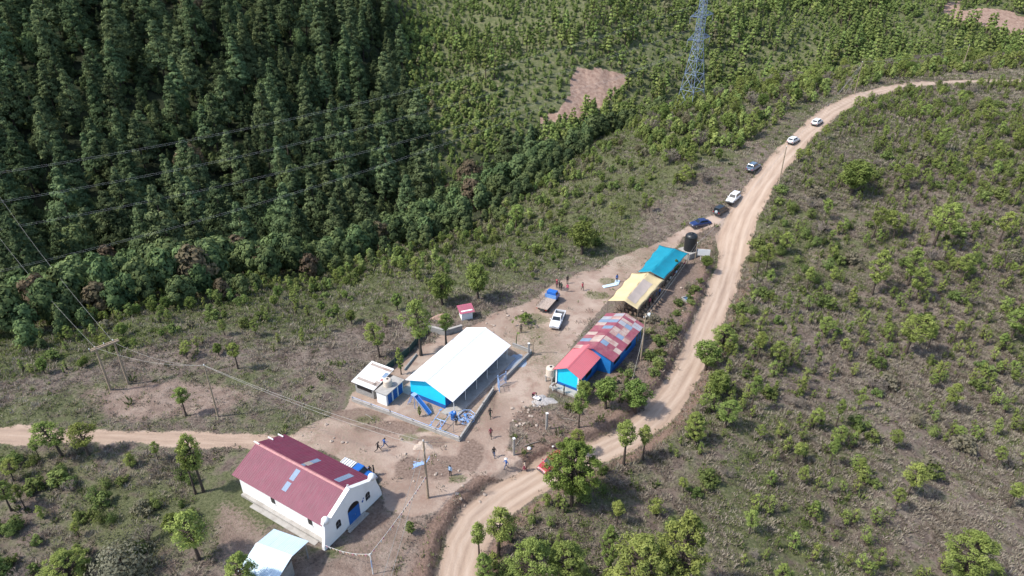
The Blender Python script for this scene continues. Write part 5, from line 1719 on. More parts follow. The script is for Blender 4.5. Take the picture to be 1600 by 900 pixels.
pr_, PR = pole('wooden pole leaning over the patched classroom and tent', 1001, 563, 8.4, .14, None, [('arm', 7.9, 1.0, 3)], rz=R(30))
pu, PU = pole('wooden power pole on the outer side of the road by the white cars', 1216, 291, 8.8, .15, None, [('pin',)])
pf, PF = pole('slim pole with guy wires on the inner side of the upper road', 1335, 147, 8.8, .14, None, [('pin',)])
pg, PG = pole('farthest slim pole where the road goes over the crest', 1501, 114, 8.8, .14, None, [('pin',)])
pt_, PT_ = pole('short wooden pole holding the wires behind the tents', 1085, 412, 4.4, .09, None, [('pin',)])
for lb, px, py, h in (('square concrete post at the mouth of the yard', 803, 711, 2.75), ('second square concrete post, beside the rock pile', 854, 671, 2.75), ('white concrete gate post at the gravel corner', 826, 556, 2.3)):
    p = at(px, py); o = thing('concrete_post', lb, 'post', p, R(15))
    m = MB(); m.box((0, 0, h / 2 - .2), (.26, .26, h + .4)); m.build('post_shaft', CONC, o, .02)
    m = MB(); m.box((0, 0, h + .03), (.32, .32, .09)); m.build('post_cap', WHITEP, o)
p = at(583, 897); BP = p
o = thing('bunting_post', 'thin white post at the bottom holding a string of bunting', 'post', p)
m = MB(); m.tube([(0, 0, -.3), (0, 0, 3.2)], .055, 7); m.build('post_shaft', WHITEP, o)
m = MB(); m.tube([(0, 0, 1.1), (0, 0, 2.2)], .061, 7); m.build('blue_band', SKYPIPE, o)

# --- steel lattice tower -----------------------------------------------------------
tw = at(1078, 168)
tow = thing('transmission_tower', 'tall blue grey steel lattice tower on the far slope', 'pylon', tw, R(38))
TS = paint('tower_steel', (.28, .35, .50), .5, .12, 2, .3)
HT = 45.0
TSC = 102 / px_per_m(tw) / 25.5
tow.scale = (TSC, TSC, TSC)


def tw_w(z): return 3.9 - (3.9 - 1.25) * min(z / 25.0, 1) - .45 * max(0, z - 25) / 20


m = MB(); zl = [-3, 6, 12, 17, 21, 25]
for sx_, sy_ in ((-1, -1), (1, -1), (1, 1), (-1, 1)):
    l_ = MB(); l_.tube([(sx_ * tw_w(z), sy_ * tw_w(z), z) for z in (-6, 6, 25)], .12, 4); l_.build('leg', TS, tow)
zz = [-1, 7, 13, 18, 22, 25]
for z0, z1 in zip(zz[:-1], zz[1:]):
    w0, w1 = tw_w(z0), tw_w(z1)
    for k in range(4):
        c0 = [(-1, -1), (1, -1), (1, 1), (-1, 1)][k]; c1 = [(-1, -1), (1, -1), (1, 1), (-1, 1)][(k + 1) % 4]
        A0 = (c0[0] * w0, c0[1] * w0, z0); B0 = (c1[0] * w0, c1[1] * w0, z0); A1 = (c0[0] * w1, c0[1] * w1, z1); B1 = (c1[0] * w1, c1[1] * w1, z1)
        m.tube([A0, B1], .06, 4); m.tube([B0, A1], .075, 4); m.tube([A1, B1], .075, 4)
m.build('lower_bracing', TS, tow)
m = MB(); zz = list(np.linspace(25, HT, 11))
for sx_, sy_ in ((-1, -1), (1, -1), (1, 1), (-1, 1)):
    m.tube([(sx_ * tw_w(z), sy_ * tw_w(z), z) for z in (25, HT)], .12, 4)
for z0, z1 in zip(zz[:-1], zz[1:]):
    w0, w1 = tw_w(z0), tw_w(z1)
    for k in range(4):
        c0 = [(-1, -1), (1, -1), (1, 1), (-1, 1)][k]; c1 = [(-1, -1), (1, -1), (1, 1), (-1, 1)][(k + 1) % 4]
        m.tube([(c0[0] * w0, c0[1] * w0, z0), (c1[0] * w1, c1[1] * w1, z1)], .05, 4); m.tube([(c1[0] * w0, c1[1] * w0, z0), (c0[0] * w1, c0[1] * w1, z1)], .05, 4)
        m.tube([(c0[0] * w1, c0[1] * w1, z1), (c1[0] * w1, c1[1] * w1, z1)], .06, 4)
m.build('upper_mast', TS, tow)
TARM = []
for z in (25.5, 33.5, 41.5):
    for s in (-1, 1):
        a = MB(); tip = (s * 6.6, 0, z + .3); ww = tw_w(z)
        for y_ in (-ww, ww):
            a.tube([(s * ww, y_, z), tip], .09, 4); a.tube([(s * ww, y_, z + 2.2), tip], .08, 4)
            for f in (.3, .6):
                q0 = Vector((s * ww, y_, z)).lerp(Vector(tip), f); q1 = Vector((s * ww, y_, z + 2.2)).lerp(Vector(tip), f); a.tube([q0, q1], .05, 4)
                a.tube([q1, Vector((s * ww, y_, z)).lerp(Vector(tip), f + .25)], .05, 4)
        for f in (.15, .4, .65): a.tube([Vector((s * ww, -ww, z)).lerp(Vector(tip), f), Vector((s * ww, ww, z)).lerp(Vector(tip), f)], .05, 4)
        a.build('crossarm', TS, tow)
        a = MB(); a.lathe([(.05, 0)] + [(.16 if k % 2 else .06, -.25 * k - .2) for k in range(9)], (s * 6.5, 0, z + .2), 6); a.build('insulator_string', STEEL, tow)
        TARM.append(Matrix.Translation(tw) @ Matrix.Rotation(R(38), 4, 'Z') @ (Vector((s * 6.5, 0, z - 2.4)) * TSC))

# --- wires -------------------------------------------------------------------------
WIRE = paint('wire', (.33, .32, .30), .5, .1, 2, .3)
WIRED = paint('dull_wire', (.36, .38, .40), .6, .1, 2)


def wire(label, a, b_, sag, group, r=.018, mat=None, n=18):
    a, b_ = Vector(a), Vector(b_)
    pts = [a.lerp(b_, i / n) - a + Vector((0, 0, -sag * 4 * (i / n) * (1 - i / n))) for i in range(n + 1)]
    m = MB(); m.tube(pts, r, 4); o = m.build('power_line', mat or WIRE); o.location = a
    return tag(o, label, 'wire', group)


def up(p, z, dx=0, dy=0): return Vector((p.x + dx, p.y + dy, p.z + z))


def far_pt(px, py, dist): return Vector((0, 0, CAM_H)) + ray(px, py) * dist


for i, (p, z) in enumerate(((HPA, 7.4), (HPB, 7.4))):
    wire('local wire from the double pole to the single pole on the slope', up(p, z), up(P3, 8.7 if i == 0 else 8.6), 1.0, 'wires between double pole and single pole')
    wire('local wire from the single pole to the tall pole by the church', up(P3, 8.7 if i else 8.6), up(TPP, 8.95 if i else 8.0), .7, 'wires from the single pole to the church pole', .022)
wire('wire climbing from the left double pole over the dark forest', up(HPA, 7.4), far_pt(-90, 245, 210), 5, None, .02, WIRE)
wire('wire climbing from the right double pole over the dark forest', up(HPB, 7.4), far_pt(-60, 215, 215), 5, None, .02, WIRE)
for dx, pxe in ((-.25, 596), (.3, 611)):
    wire('wire dropping from the tall church pole past the bunting to the bottom border', up(TPP, 8.3, dx), Vector((*flat(pxe - 25, 985, 4.5), 4.5)), .5, 'wires from the tall church pole to the bottom', .02)
wire('thin stay from the tall church pole to the playground corner wall', up(TPP, 8.8), Vector((*flat(718, 690, .9), .9)), .1, None, .015)
wire('thin wire from the playground corner up to the yard gate post', Vector((*flat(745, 650, 2.5), 2.5)), up(TPP, 8.6), .5, None, .014)
for k, dx in enumerate((-.2, .25)):
    wire('wire from the classroom pole past the tents to the short pole', up(PR, 8.1, dx), up(PT_, 4.3, dx), .35, 'wires from the classroom pole to the short pole', .022)
wire('wire from the short pole by the tents to the roadside pole', up(PT_, 4.4), up(PU, 8.6), 1.2, None, .015, WIRED)
wire('wire between the roadside pole and the guyed pole up the road', up(PU, 8.8), up(PF, 8.9), 1.5, None, .015, WIRED)
wire('wire between the guyed pole and the farthest pole', up(PF, 8.9), up(PG, 8.9), 1.2, None, .015, WIRED)
wire('guy rope from the classroom pole to the ground behind the school', up(PR, 5.2), at(987, 598), .0, None, .025, paint('guy_rope', (.36, .34, .30), .8))
for dx in (-5.5, -3.5):
    wire('guy wire of the slim pole on the upper road', up(PF, 8.0), Vector((PF.x + dx, PF.y - 1.5, gnd(PF.x + dx, PF.y - 1.5))), 0, 'guy wires of the slim pole', .03)
for i, (z_i, py0, dd) in enumerate(((5, 262, 170), (3, 309, 165), (1, 353, 160), (0, 425, 155))):
    for k in range(2):
        wire('long transmission line sweeping over the dark forest to the steel tower', TARM[z_i] + Vector((0, 0, -.45 * k)), far_pt(-110, py0 + 22 + 2.5 * k, dd), 5.5, 'transmission lines over the dark forest', .012, WIRED, 30)

# --- bunting ------------------------------------------------------------------------
FLAGC = [paint('flag_' + n, c, .7, .05) for n, c in (('white', (.75, .72, .66)), ('pink', (.62, .22, .30)), ('cream', (.66, .55, .36)), ('peach', (.66, .40, .30)))]


def bunting(label, a, b_, sag, n):
    a, b_ = Vector(a), Vector(b_)
    o = thing('bunting', label, 'bunting', a)
    P_ = lambda f: a.lerp(b_, f) - a + Vector((0, 0, -sag * 4 * f * (1 - f)))
    m = MB(); m.tube([P_(i / 16) for i in range(17)], .018, 4); m.build('string', WHITEP, o)
    for c in range(4):
        m = MB()
        for i in range(c, n, 4):
            f0, f1 = (i + .15) / n, (i + .8) / n; q0, q1 = P_(f0), P_(f1); lo = (q0 + q1) / 2 + Vector((.05, .04, -.42))
            s = Vector((.006, .006, 0))
            m.add([q0 + s, q1 + s, lo + s, q0 - s, q1 - s, lo - s], [(0, 1, 2), (5, 4, 3), (0, 3, 4, 1), (1, 4, 5, 2), (2, 5, 3, 0)])
        m.build('flag', FLAGC[c], o)


bunting('string of pale bunting from the white post up to the tall pole', up(BP, 3.15), up(TPP, 3.6), .35, 26)
bunting('string of pink and white bunting from the white post to the church corner', up(BP, 3.15), (-20.2, 49.9, 1.2), .5, 14)

# ------------------------------------------------------------------ vehicles
def carpaint(name, col):
    if name in _MC: return _MC[name]
    m, t, b = nodes(name)
    a = noise_(t, 1.5, 4); c = ramp(t, a, [(.35, tuple(x * .94 for x in col)), (.7, col)])
    tc = t.nodes['tc']; sx = t.nodes.new('ShaderNodeSeparateXYZ'); t.links.new(tc.outputs['Object'], sx.inputs[0])
    low = ramp(t, sx.outputs[2], [(.30, (.55,) * 3), (.75, (0, 0, 0))])      # road dust on the sills
    c = mixc(t, low, c, (.36, .28, .22))
    t.links.new(c, b.inputs['Base Color']); b.inputs['Roughness'].default_value = .32
    b.inputs['Coat Weight'].default_value = .5; b.inputs['Coat Roughness'].default_value = .1
    _MC[name] = m
    return m


TYRE = paint('tyre', (.022, .021, .020), .9, .2, 8)
RIM = paint('rim', (.42, .42, .43), .35, .1, 4, .6)
AUTOGLASS = paint('car_glass', (.018, .024, .030), .08, .1, 2)
LAMPW = paint('lamp_clear', (.75, .76, .78), .2, .05, 3)
LAMPR = paint('lamp_red', (.42, .02, .02), .3, .05, 3)
BUMP = paint('bumper_grey', (.07, .07, .075), .6, .1, 3)
CHROME = paint('chrome', (.62, .63, .65), .2, .05, 3, .8)


def loft(mb, st, mi=0):
    """st: (x, zbottom, ztop, half width)"""
    rings = []
    for x, zb, zt, w in st:
        zm = zb + (zt - zb) * .55
        rings.append([(x, -w * .90, zb), (x, -w * .985, zb + .12), (x, -w, zm), (x, -w * .965, zt - .09), (x, -w * .86, zt), (x, w * .86, zt), (x, w * .965, zt - .09), (x, w, zm), (x, w * .985, zb + .12), (x, w * .90, zb)])
    n = 10; vs = [v for r in rings for v in r]
    fs = [(i * n + k, i * n + (k + 1) % n, (i + 1) * n + (k + 1) % n, (i + 1) * n + k) for i in range(len(st) - 1) for k in range(n)]
    fs += [tuple(reversed(range(n))), tuple(range((len(st) - 1) * n, len(st) * n))]
    mb.add(vs, fs, mi, False)


def wheel(par, x, y, r, wd):
    m = MB(); m.lathe([(r * .62, -wd / 2), (r * .93, -wd / 2), (r, -wd * .32), (r, wd * .32), (r * .93, wd / 2), (r * .62, wd / 2)], (0, 0, 0), 18)
    o = m.build('wheel', TYRE, par); o.location = (x, y, r); o.rotation_euler = (math.pi / 2, 0, 0)
    m = MB(); m.lathe([(r * .6, -wd * .5 - .006), (r * .62, -wd * .45), (r * .62, wd * .45), (r * .6, wd * .5 + .006), (r * .2, wd * .42)], (0, 0, 0), 12)
    m.build('rim', RIM, o)


def quad_panel(mb, c, t=.012, mi=0):
    mb.slab(c, t, mi) if False else None
    c = [Vector(v) for v in c]
    n = (c[1] - c[0]).cross(c[3] - c[0]).normalized()
    mb.hexa([v - n * .004 for v in c] + [v + n * t for v in c], mi)


def lerp2(a, b, c, d, u, v):
    a, b, c, d = map(Vector, (a, b, c, d)); return a.lerp(b, u).lerp(d.lerp(c, u), v)


def sub(c, u0, u1, v0, v1): return [lerp2(*c, u0, v0), lerp2(*c, u1, v0), lerp2(*c, u1, v1), lerp2(*c, u0, v1)]


def car(label, p, head, kind, mat, roofmat=None, spare=False, rack=False, group=None, name='parked_car', cat='car'):
    o = thing(name, label, cat, p, head, group)
    L, W = {'suv': (4.5, 1.80), 'suv_short': (3.9, 1.70), 'sedan': (4.45, 1.74), 'wagon': (4.4, 1.72), 'hatch': (4.0, 1.68), 'pickup': (5.1, 1.82)}[kind]
    hw, h = W / 2, L / 2
    zb = .36 if kind in ('suv', 'suv_short', 'pickup') else .25
    belt = {'suv': 1.05, 'suv_short': 1.08, 'sedan': .92, 'wagon': .93, 'hatch': .95, 'pickup': 1.05}[kind]
    top = {'suv': 1.76, 'suv_short': 1.75, 'sedan': 1.42, 'wagon': 1.46, 'hatch': 1.46, 'pickup': 1.70}[kind]
    r = .36 if zb > .3 else .31
    hood = belt - .08
    if kind == 'pickup': cabx = (-.35, -.22, .75, 1.25); rear_end = -.42
    elif kind == 'sedan': cabx = (-1.75, -1.05, .35, 1.1); rear_end = -h
    else: cabx = (-h + .06, -h + .32, .40, 1.02); rear_end = -h
    if kind == 'suv_short': cabx = (-h + .05, -h + .18, .38, .85)
    st = []
    if kind == 'sedan': st += [(-h, zb + .12, belt - .16, hw * .86), (-h + .12, zb + .02, belt - .02, hw * .95), (-1.75, zb, belt + .02, hw)]
    else: st += [(rear_end, zb + .10, belt - .04, hw * .93), (rear_end + .14, zb, belt, hw * .985)]
    st += [(0, zb, belt, hw), (cabx[3] - .05, zb, belt, hw), (h - .65, zb, hood, hw * .985), (h - .16, zb + .02, hood - .09, hw * .93), (h, zb + .12, hood - .2, hw * .82)]
    b = MB(); loft(b, st); bo = b.build('body', mat, o, .03)
    tw_ = hw * .74
    B = [(cabx[0], -hw * .88, belt - .01), (cabx[3], -hw * .88, belt - .01), (cabx[3], hw * .88, belt - .01), (cabx[0], hw * .88, belt - .01)]
    T = [(cabx[1], -tw_, top), (cabx[2], -tw_, top), (cabx[2], tw_, top), (cabx[1], tw_, top)]
    b = MB(); b.hexa(B + T); b.build('cabin', roofmat or mat, o, .05)
    faces = {'r': (B[0], B[1], T[1], T[0]), 'l': (B[2], B[3], T[3], T[2]), 'f': (B[1], B[2], T[2], T[1]), 'b': (B[3], B[0], T[0], T[3])}
    m = MB(); quad_panel(m, sub(faces['f'], .07, .93, .12, .90)); m.build('windshield', AUTOGLASS, o)
    m = MB(); quad_panel(m, sub(faces['b'], .10, .90, .22 if kind != 'sedan' else .12, .88)); m.build('rear_window', AUTOGLASS, o)
    cuts = [(.10, .88)] if kind == 'pickup' else ([(.10, .42), (.46, .80)] if kind in ('sedan', 'suv_short', 'hatch') else [(.06, .30), (.33, .57), (.60, .84)])
    for sd in 'rl':
        for u0, u1 in cuts:
            if sd == 'l': u0, u1 = 1 - u1, 1 - u0
            m = MB(); quad_panel(m, sub(faces[sd], u0, u1, .18, .86)); m.build('side_window', AUTOGLASS, o)
    wx = (-h + .85, h - .85)
    for x_ in wx:
        for s in (-1, 1):
            wheel(o, x_, s * (hw - .10), r, .2)
            m = MB(); pts = [(x_ + (r + .07) * math.cos(a), r + (r + .07) * math.sin(a)) for a in np.linspace(-.15, math.pi + .15, 12)]
            m.prism(pts, s * (hw - .02) if s < 0 else hw - .30, s * (hw - .30) if s < 0 else hw + .004, 'y')
            m.build('wheel_arch', BUMP, o)
    for s in (-1, 1):
        m = MB(); m.box((h - .05, s * hw * .60, hood - .27), (.1, hw * .34, .17)); m.build('headlight', LAMPW, o, .02)
        if kind != 'pickup':
            m = MB(); m.box((rear_end + .03, s * hw * .74, belt - .28), (.08, hw * .24, .22)); m.build('tail_light', LAMPR, o)
        m = MB(); m.box((cabx[3] - .22, s * (hw + .07), belt + .10), (.12, .16, .14)); m.build('side_mirror', mat if roofmat is None else roofmat, o, .02)
        m = MB(); m.box((0, s * (hw + .003), .62), (1.5, .012, .05)); m.build('side_moulding', BUMP, o)
    m = MB(); m.box((h - .01, 0, zb + .14), (.14, W * .90, .2)); m.build('bumper', BUMP if kind != 'pickup' else CHROME, o, .03)
    if kind != 'pickup':
        m = MB(); m.box((rear_end + .01, 0, zb + .16), (.14, W * .90, .2)); m.build('bumper', BUMP, o, .03)
    m = MB(); m.box((h - .03, 0, hood - .27), (.08, hw * .72, .13)); m.build('grille', BUMP, o)
    m = MB(); m.box((rear_end - .05 if kind != 'pickup' else -h - .01, 0, zb + .33), (.02, .34, .15)); m.build('number_plate', WHITEP, o)
    if kind == 'pickup':
        b = MB(); bw = hw * .97; x0, x1 = -h + .06, -.45
        b.box(((x0 + x1) / 2, 0, .58), (x1 - x0, bw * 2, .14)); b.box(((x0 + x1) / 2, -bw + .05, .80), (x1 - x0, .1, .44)); b.box(((x0 + x1) / 2, bw - .05, .80), (x1 - x0, .1, .44))
        b.box((x0 + .03, 0, .80), (.07, bw * 2 - .2, .42)); b.box((x1 - .03, 0, .80), (.07, bw * 2 - .2, .42)); b.build('cargo_bed', mat, o, .02)
        m = MB(); m.box(((x0 + x1) / 2, 0, .662), (x1 - x0 - .14, bw * 2 - .21, .02)); m.build('bed_liner', BUMP, o)
        for s in (-1, 1):
            m = MB(); m.box((x0 - .01, s * bw * .86, .80), (.05, .16, .26)); m.build('tail_light', LAMPR, o)
        m = MB(); m.box((x0 - .05, 0, .48), (.12, W * .86, .14)); m.build('bumper', CHROME, o)
    if spare:
        m = MB(); m.lathe([(.1, -.09), (.30, -.09), (.34, -.04), (.34, .05), (.28, .1), (.02, .11)], (0, 0, 0), 18); q = m.build('spare_wheel', paint('spare_cover', (.40, .43, .46), .5), o)
        q.location = (rear_end - .12, -.1, .95); q.rotation_euler = (0, -math.pi / 2, 0)
    if rack:
        for s in (-1, 1):
            m = MB(); m.tube([(cabx[1] + .2, s * tw_ * .86, top + .06), (cabx[2] - .1, s * tw_ * .86, top + .06)], .025, 6); m.build('roof_rail', BUMP, o)
    return o


def drive(rear_px, front_px, side, kind):
    """from the ground contact of the two wheels seen: side +1 when the right-hand wheels show"""
    a, b_ = at(*rear_px), at(*front_px)
    d = (b_ - a).xy.normalized(); left = Vector((-d.y, d.x))
    c = (a + b_).xy / 2 + left * .72 * side
    return Vector((c.x, c.y, h1(c.x, c.y))), math.atan2(d.y, d.x)


WHITECAR = carpaint('white_car', (.78, .79, .80)); NAVY = carpaint('navy_car', (.012, .032, .13)); BLACKCAR = carpaint('black_car', (.012, .016, .020)); GREYBLUE = carpaint('grey_blue_car', (.13, .19, .27))
REDCAR = carpaint('red_car', (.42, .035, .055)); BLUECAR = carpaint('blue_truck', (.015, .13, .48))
G_C = 'cars parked along the road'
car('dark navy sedan parked beside the black water tank', *drive((1105, 352.5), (1088, 358.5), -1, 0), 'sedan', NAVY, group=G_C)
car('short black off roader with a spare wheel on its back door', *drive((1126.5, 338.5), (1134, 331.5), 1, 0), 'suv_short', BLACKCAR, spare=True, group=G_C)
car('white estate facing downhill just above the black off roader', *drive((1154, 311), (1145.5, 322.5), -1, 0), 'suv', WHITECAR, group=G_C)
car('grey blue off roader with roof rails on the left road edge', *drive((1176.5, 271.5), (1186, 263), 1, 0), 'suv', GREYBLUE, rack=True, group=G_C)
car('white hatchback parked nearer of the two white cars up the road', *drive((1238.5, 227.5), (1248.5, 220.5), 1, 0), 'hatch', WHITECAR, group=G_C)
car('white station wagon parked farthest up the road', *drive((1276.5, 198), (1284.5, 192), 1, 0), 'wagon', WHITECAR, group=G_C)
a = at(846, 740); b_ = at(866, 726); d = (a - b_).xy.normalized(); c = a.xy - d * 1.9
car('red car with a white bumper half hidden under the big round pine', Vector((c.x, c.y, h1(c.x, c.y))), math.atan2(d.y, d.x), 'hatch', REDCAR)
wx_, wy_ = 7.60, 95.9
car('white pickup truck with a dark empty bed standing in the middle of the yard', Vector((wx_, wy_, h1(wx_, wy_))), math.atan2(-.96, -.28), 'pickup', WHITECAR, name='pickup_truck', cat='pickup')
a = Vector(flat(533, 723, 1.2)); b_ = Vector(flat(571, 742, 1.0)); d = (b_ - a).normalized(); c = a + d * 2.4
bp_ = car('blue pickup with a white loaded bed squeezed behind the church', Vector((c.x, c.y, h1(c.x, c.y))), math.atan2(d.y, d.x), 'pickup', BLUECAR, name='pickup_truck', cat='pickup')
m = MB()
m.box((-1.45, 0, 1.28), (1.9, 1.6, .5)); m.build('white_cover', WHITEP, bp_, .06)
m = MB()
for i in range(5): m.box((-2.2 + i * .37, 0, 1.56), (.05, 1.5, .05))
m.build('rack', STEEL, bp_)

# flatbed truck
a = Vector(flat(846, 482, .95)); b_ = Vector(flat(864, 462, .95)); d = (b_ - a).normalized(); c = a + d * 2.6
tr_ = thing('flatbed_truck', 'blue flatbed truck with an empty wooden bed at the edge of the yard', 'truck', Vector((c.x, c.y, h1(c.x, c.y))), math.atan2(d.y, d.x))
m = MB(); m.hexa([(1.25, -.95, .62), (2.75, -.95, .62), (2.75, .95, .62), (1.25, .95, .62), (1.3, -.85, 2.15), (2.35, -.85, 2.15), (2.35, .85, 2.15), (1.3, .85, 2.15)]); m.hexa([(2.7, -.92, .6), (3.3, -.86, .6), (3.3, .86, .6), (2.7, .92, .6), (2.62, -.84, 1.45), (3.22, -.78, 1.25), (3.22, .78, 1.25), (2.62, .84, 1.45)])
m.build('cab', BLUECAR, tr_, .06)
F4 = [(2.75, -.95, .62), (2.75, .95, .62), (2.35, .85, 2.15), (2.35, -.85, 2.15)]
m = MB(); quad_panel(m, sub(F4, .08, .92, .60, .92), .02); m.build('windshield', AUTOGLASS, tr_)
for s in (-1, 1):
    q4 = [(1.25, -.95, .62), (2.75, -.95, .62), (2.35, -.85, 2.15), (1.3, -.85, 2.15)] if s < 0 else [(2.75, .95, .62), (1.25, .95, .62), (1.3, .85, 2.15), (2.35, .85, 2.15)]
    m = MB(); quad_panel(m, sub(q4, .12, .85, .58, .90), .02); m.build('side_window', AUTOGLASS, tr_)
    m = MB(); m.box((3.3, s * .62, .95), (.06, .22, .2)); m.build('headlight', LAMPW, tr_)
    m = MB(); m.box((-2.62, s * .85, .82), (.05, .2, .12)); m.build('tail_light', LAMPR, tr_)
    m = MB(); m.box((2.3, s * 1.12, 1.55), (.08, .16, .26)); m.build('side_mirror', BUMP, tr_)
    wheel(tr_, 2.35, s * .86, .42, .26); wheel(tr_, -1.5, s * .82, .42, .40)
m = MB(); m.box((.2, 0, .62), (5.6, .7, .16)); m.build('chassis', BUMP, tr_)
m = MB(); m.box((-.72, 0, .93), (3.7, 2.15, .14)); m.build('bed', paint('worn_bed_boards', (.40, .32, .26), .9, .3, 5, dirt=(.2, .15, .12), dirt_amt=.6), tr_)
m = MB(); m.box((1.10, 0, 1.32), (.08, 2.1, .62)); m.box((1.10, 0, 1.68), (.10, 2.14, .07)); m.build('headboard', BLUEPIPE, tr_)
m = MB()
for x_ in np.linspace(-2.4, .8, 5): m.tube([(x_, 1.02, .95), (x_, 1.02, 1.55)], .03, 5)
for z_ in (1.2, 1.52): m.tube([(-2.5, 1.02, z_), (1.05, 1.02, z_)], .028, 5)
m.build('side_rail', WOODP, tr_)
m = MB(); m.box((3.36, 0, .62), (.12, 1.8, .2)); m.build('bumper', CHROME, tr_)

# ------------------------------------------------------------------ people
SKIN = paint('skin', (.22, .115, .070), .6, .08, 6)
HAIR = paint('black_hair', (.012, .010, .009), .5, .2, 10)
EYE = paint('eye_dark', (.01, .008, .007), .3, .1, 10)
POSES = {}


def skeleton(pose):
    J = {'pel': (0, 0, .93), 'spi': (0, 0, 1.13), 'che': (0, 0, 1.32), 'nec': (.0, 0, 1.46), 'hd0': (.02, 0, 1.54), 'hd1': (.03, 0, 1.62), 'hd2': (.03, 0, 1.69)}
    for s, n in ((1, 'L'), (-1, 'R')):
        J.update({'sh' + n: (0, s * .17, 1.39), 'el' + n: (-.04, s * .23, 1.12), 'wr' + n: (.06, s * .23, .89), 'ha' + n: (.09, s * .225, .80),
                  'hi' + n: (0, s * .085, .89), 'kn' + n: (.03, s * .095, .50), 'an' + n: (-.02, s * .10, .09), 'to' + n: (.13, s * .115, .04)})
    if pose in ('walk', 'carry'):
        J.update({'knL': (.20, .09, .52), 'anL': (.27, .09, .10), 'toL': (.42, .10, .07), 'knR': (-.02, -.09, .50), 'anR': (-.30, -.09, .16), 'toR': (-.18, -.10, .04),
                  'elR': (.10, -.24, 1.14), 'wrR': (.28, -.20, 1.02), 'haR': (.36, -.18, .98), 'elL': (-.17, .24, 1.14), 'wrL': (-.18, .25, .90), 'haL': (-.17, .25, .81)})
    if pose == 'stride':
        J.update({'knL': (.26, .09, .56), 'anL': (.42, .09, .12), 'toL': (.56, .10, .10), 'knR': (-.08, -.09, .52), 'anR': (-.46, -.09, .22), 'toR': (-.36, -.10, .07),
                  'che': (.07, 0, 1.30), 'nec': (.10, 0, 1.44), 'hd0': (.13, 0, 1.52), 'hd1': (.15, 0, 1.59), 'hd2': (.15, 0, 1.66), 'shL': (.07, .17, 1.37), 'shR': (.07, -.17, 1.37),
                  'elR': (.26, -.24, 1.18), 'wrR': (.46, -.20, 1.14), 'haR': (.54, -.18, 1.12), 'elL': (-.14, .26, 1.16), 'wrL': (-.26, .26, .96), 'haL': (-.29, .25, .88)})
    if pose == 'carry':
        J.update({'elR': (.12, -.30, 1.50), 'wrR': (.10, -.20, 1.72), 'haR': (.08, -.13, 1.78)})
    if pose == 'bend':
        J.update({'pel': (-.12, 0, .90), 'spi': (.06, 0, 1.06), 'che': (.25, 0, 1.16), 'nec': (.38, 0, 1.20), 'hd0': (.45, 0, 1.23), 'hd1': (.52, 0, 1.25), 'hd2': (.59, 0, 1.26)})
        for s, n in ((1, 'L'), (-1, 'R')):
            J.update({'sh' + n: (.30, s * .17, 1.18), 'el' + n: (.36, s * .22, .92), 'wr' + n: (.52, s * .19, .74), 'ha' + n: (.58, s * .18, .67), 'hi' + n: (-.12, s * .09, .87), 'kn' + n: (.02, s * .11, .48)})
    if pose == 'sit':
        J = {k: (v[0], v[1], v[2] - .45) for k, v in J.items()}
        for s, n in ((1, 'L'), (-1, 'R')):
            J.update({'hi' + n: (.02, s * .09, .46), 'kn' + n: (.42, s * .11, .50), 'an' + n: (.40, s * .11, .09), 'to' + n: (.55, s * .12, .04), 'el' + n: (.05, s * .24, .70), 'wr' + n: (.27, s * .16, .60), 'ha' + n: (.35, s * .13, .57)})
    B = [('pel', 'spi', 1), ('spi', 'che', 1), ('che', 'nec', 1), ('nec', 'hd0', 0), ('hd0', 'hd1', 0), ('hd1', 'hd2', 0)]
    for n in 'LR':
        B += [('che', 'sh' + n, 1), ('sh' + n, 'el' + n, 1), ('el' + n, 'wr' + n, 1), ('wr' + n, 'ha' + n, 0), ('pel', 'hi' + n, 2), ('hi' + n, 'kn' + n, 2), ('kn' + n, 'an' + n, 2), ('an' + n, 'to' + n, 3)]
    return J, B


RAD = {'pel': .135, 'spi': .125, 'che': .15, 'nec': .055, 'hd0': .085, 'hd1': .105, 'hd2': .07, 'sh': .068, 'el': .045, 'wr': .033, 'ha': .036, 'hi': .095, 'kn': .062, 'an': .042, 'to': .04}


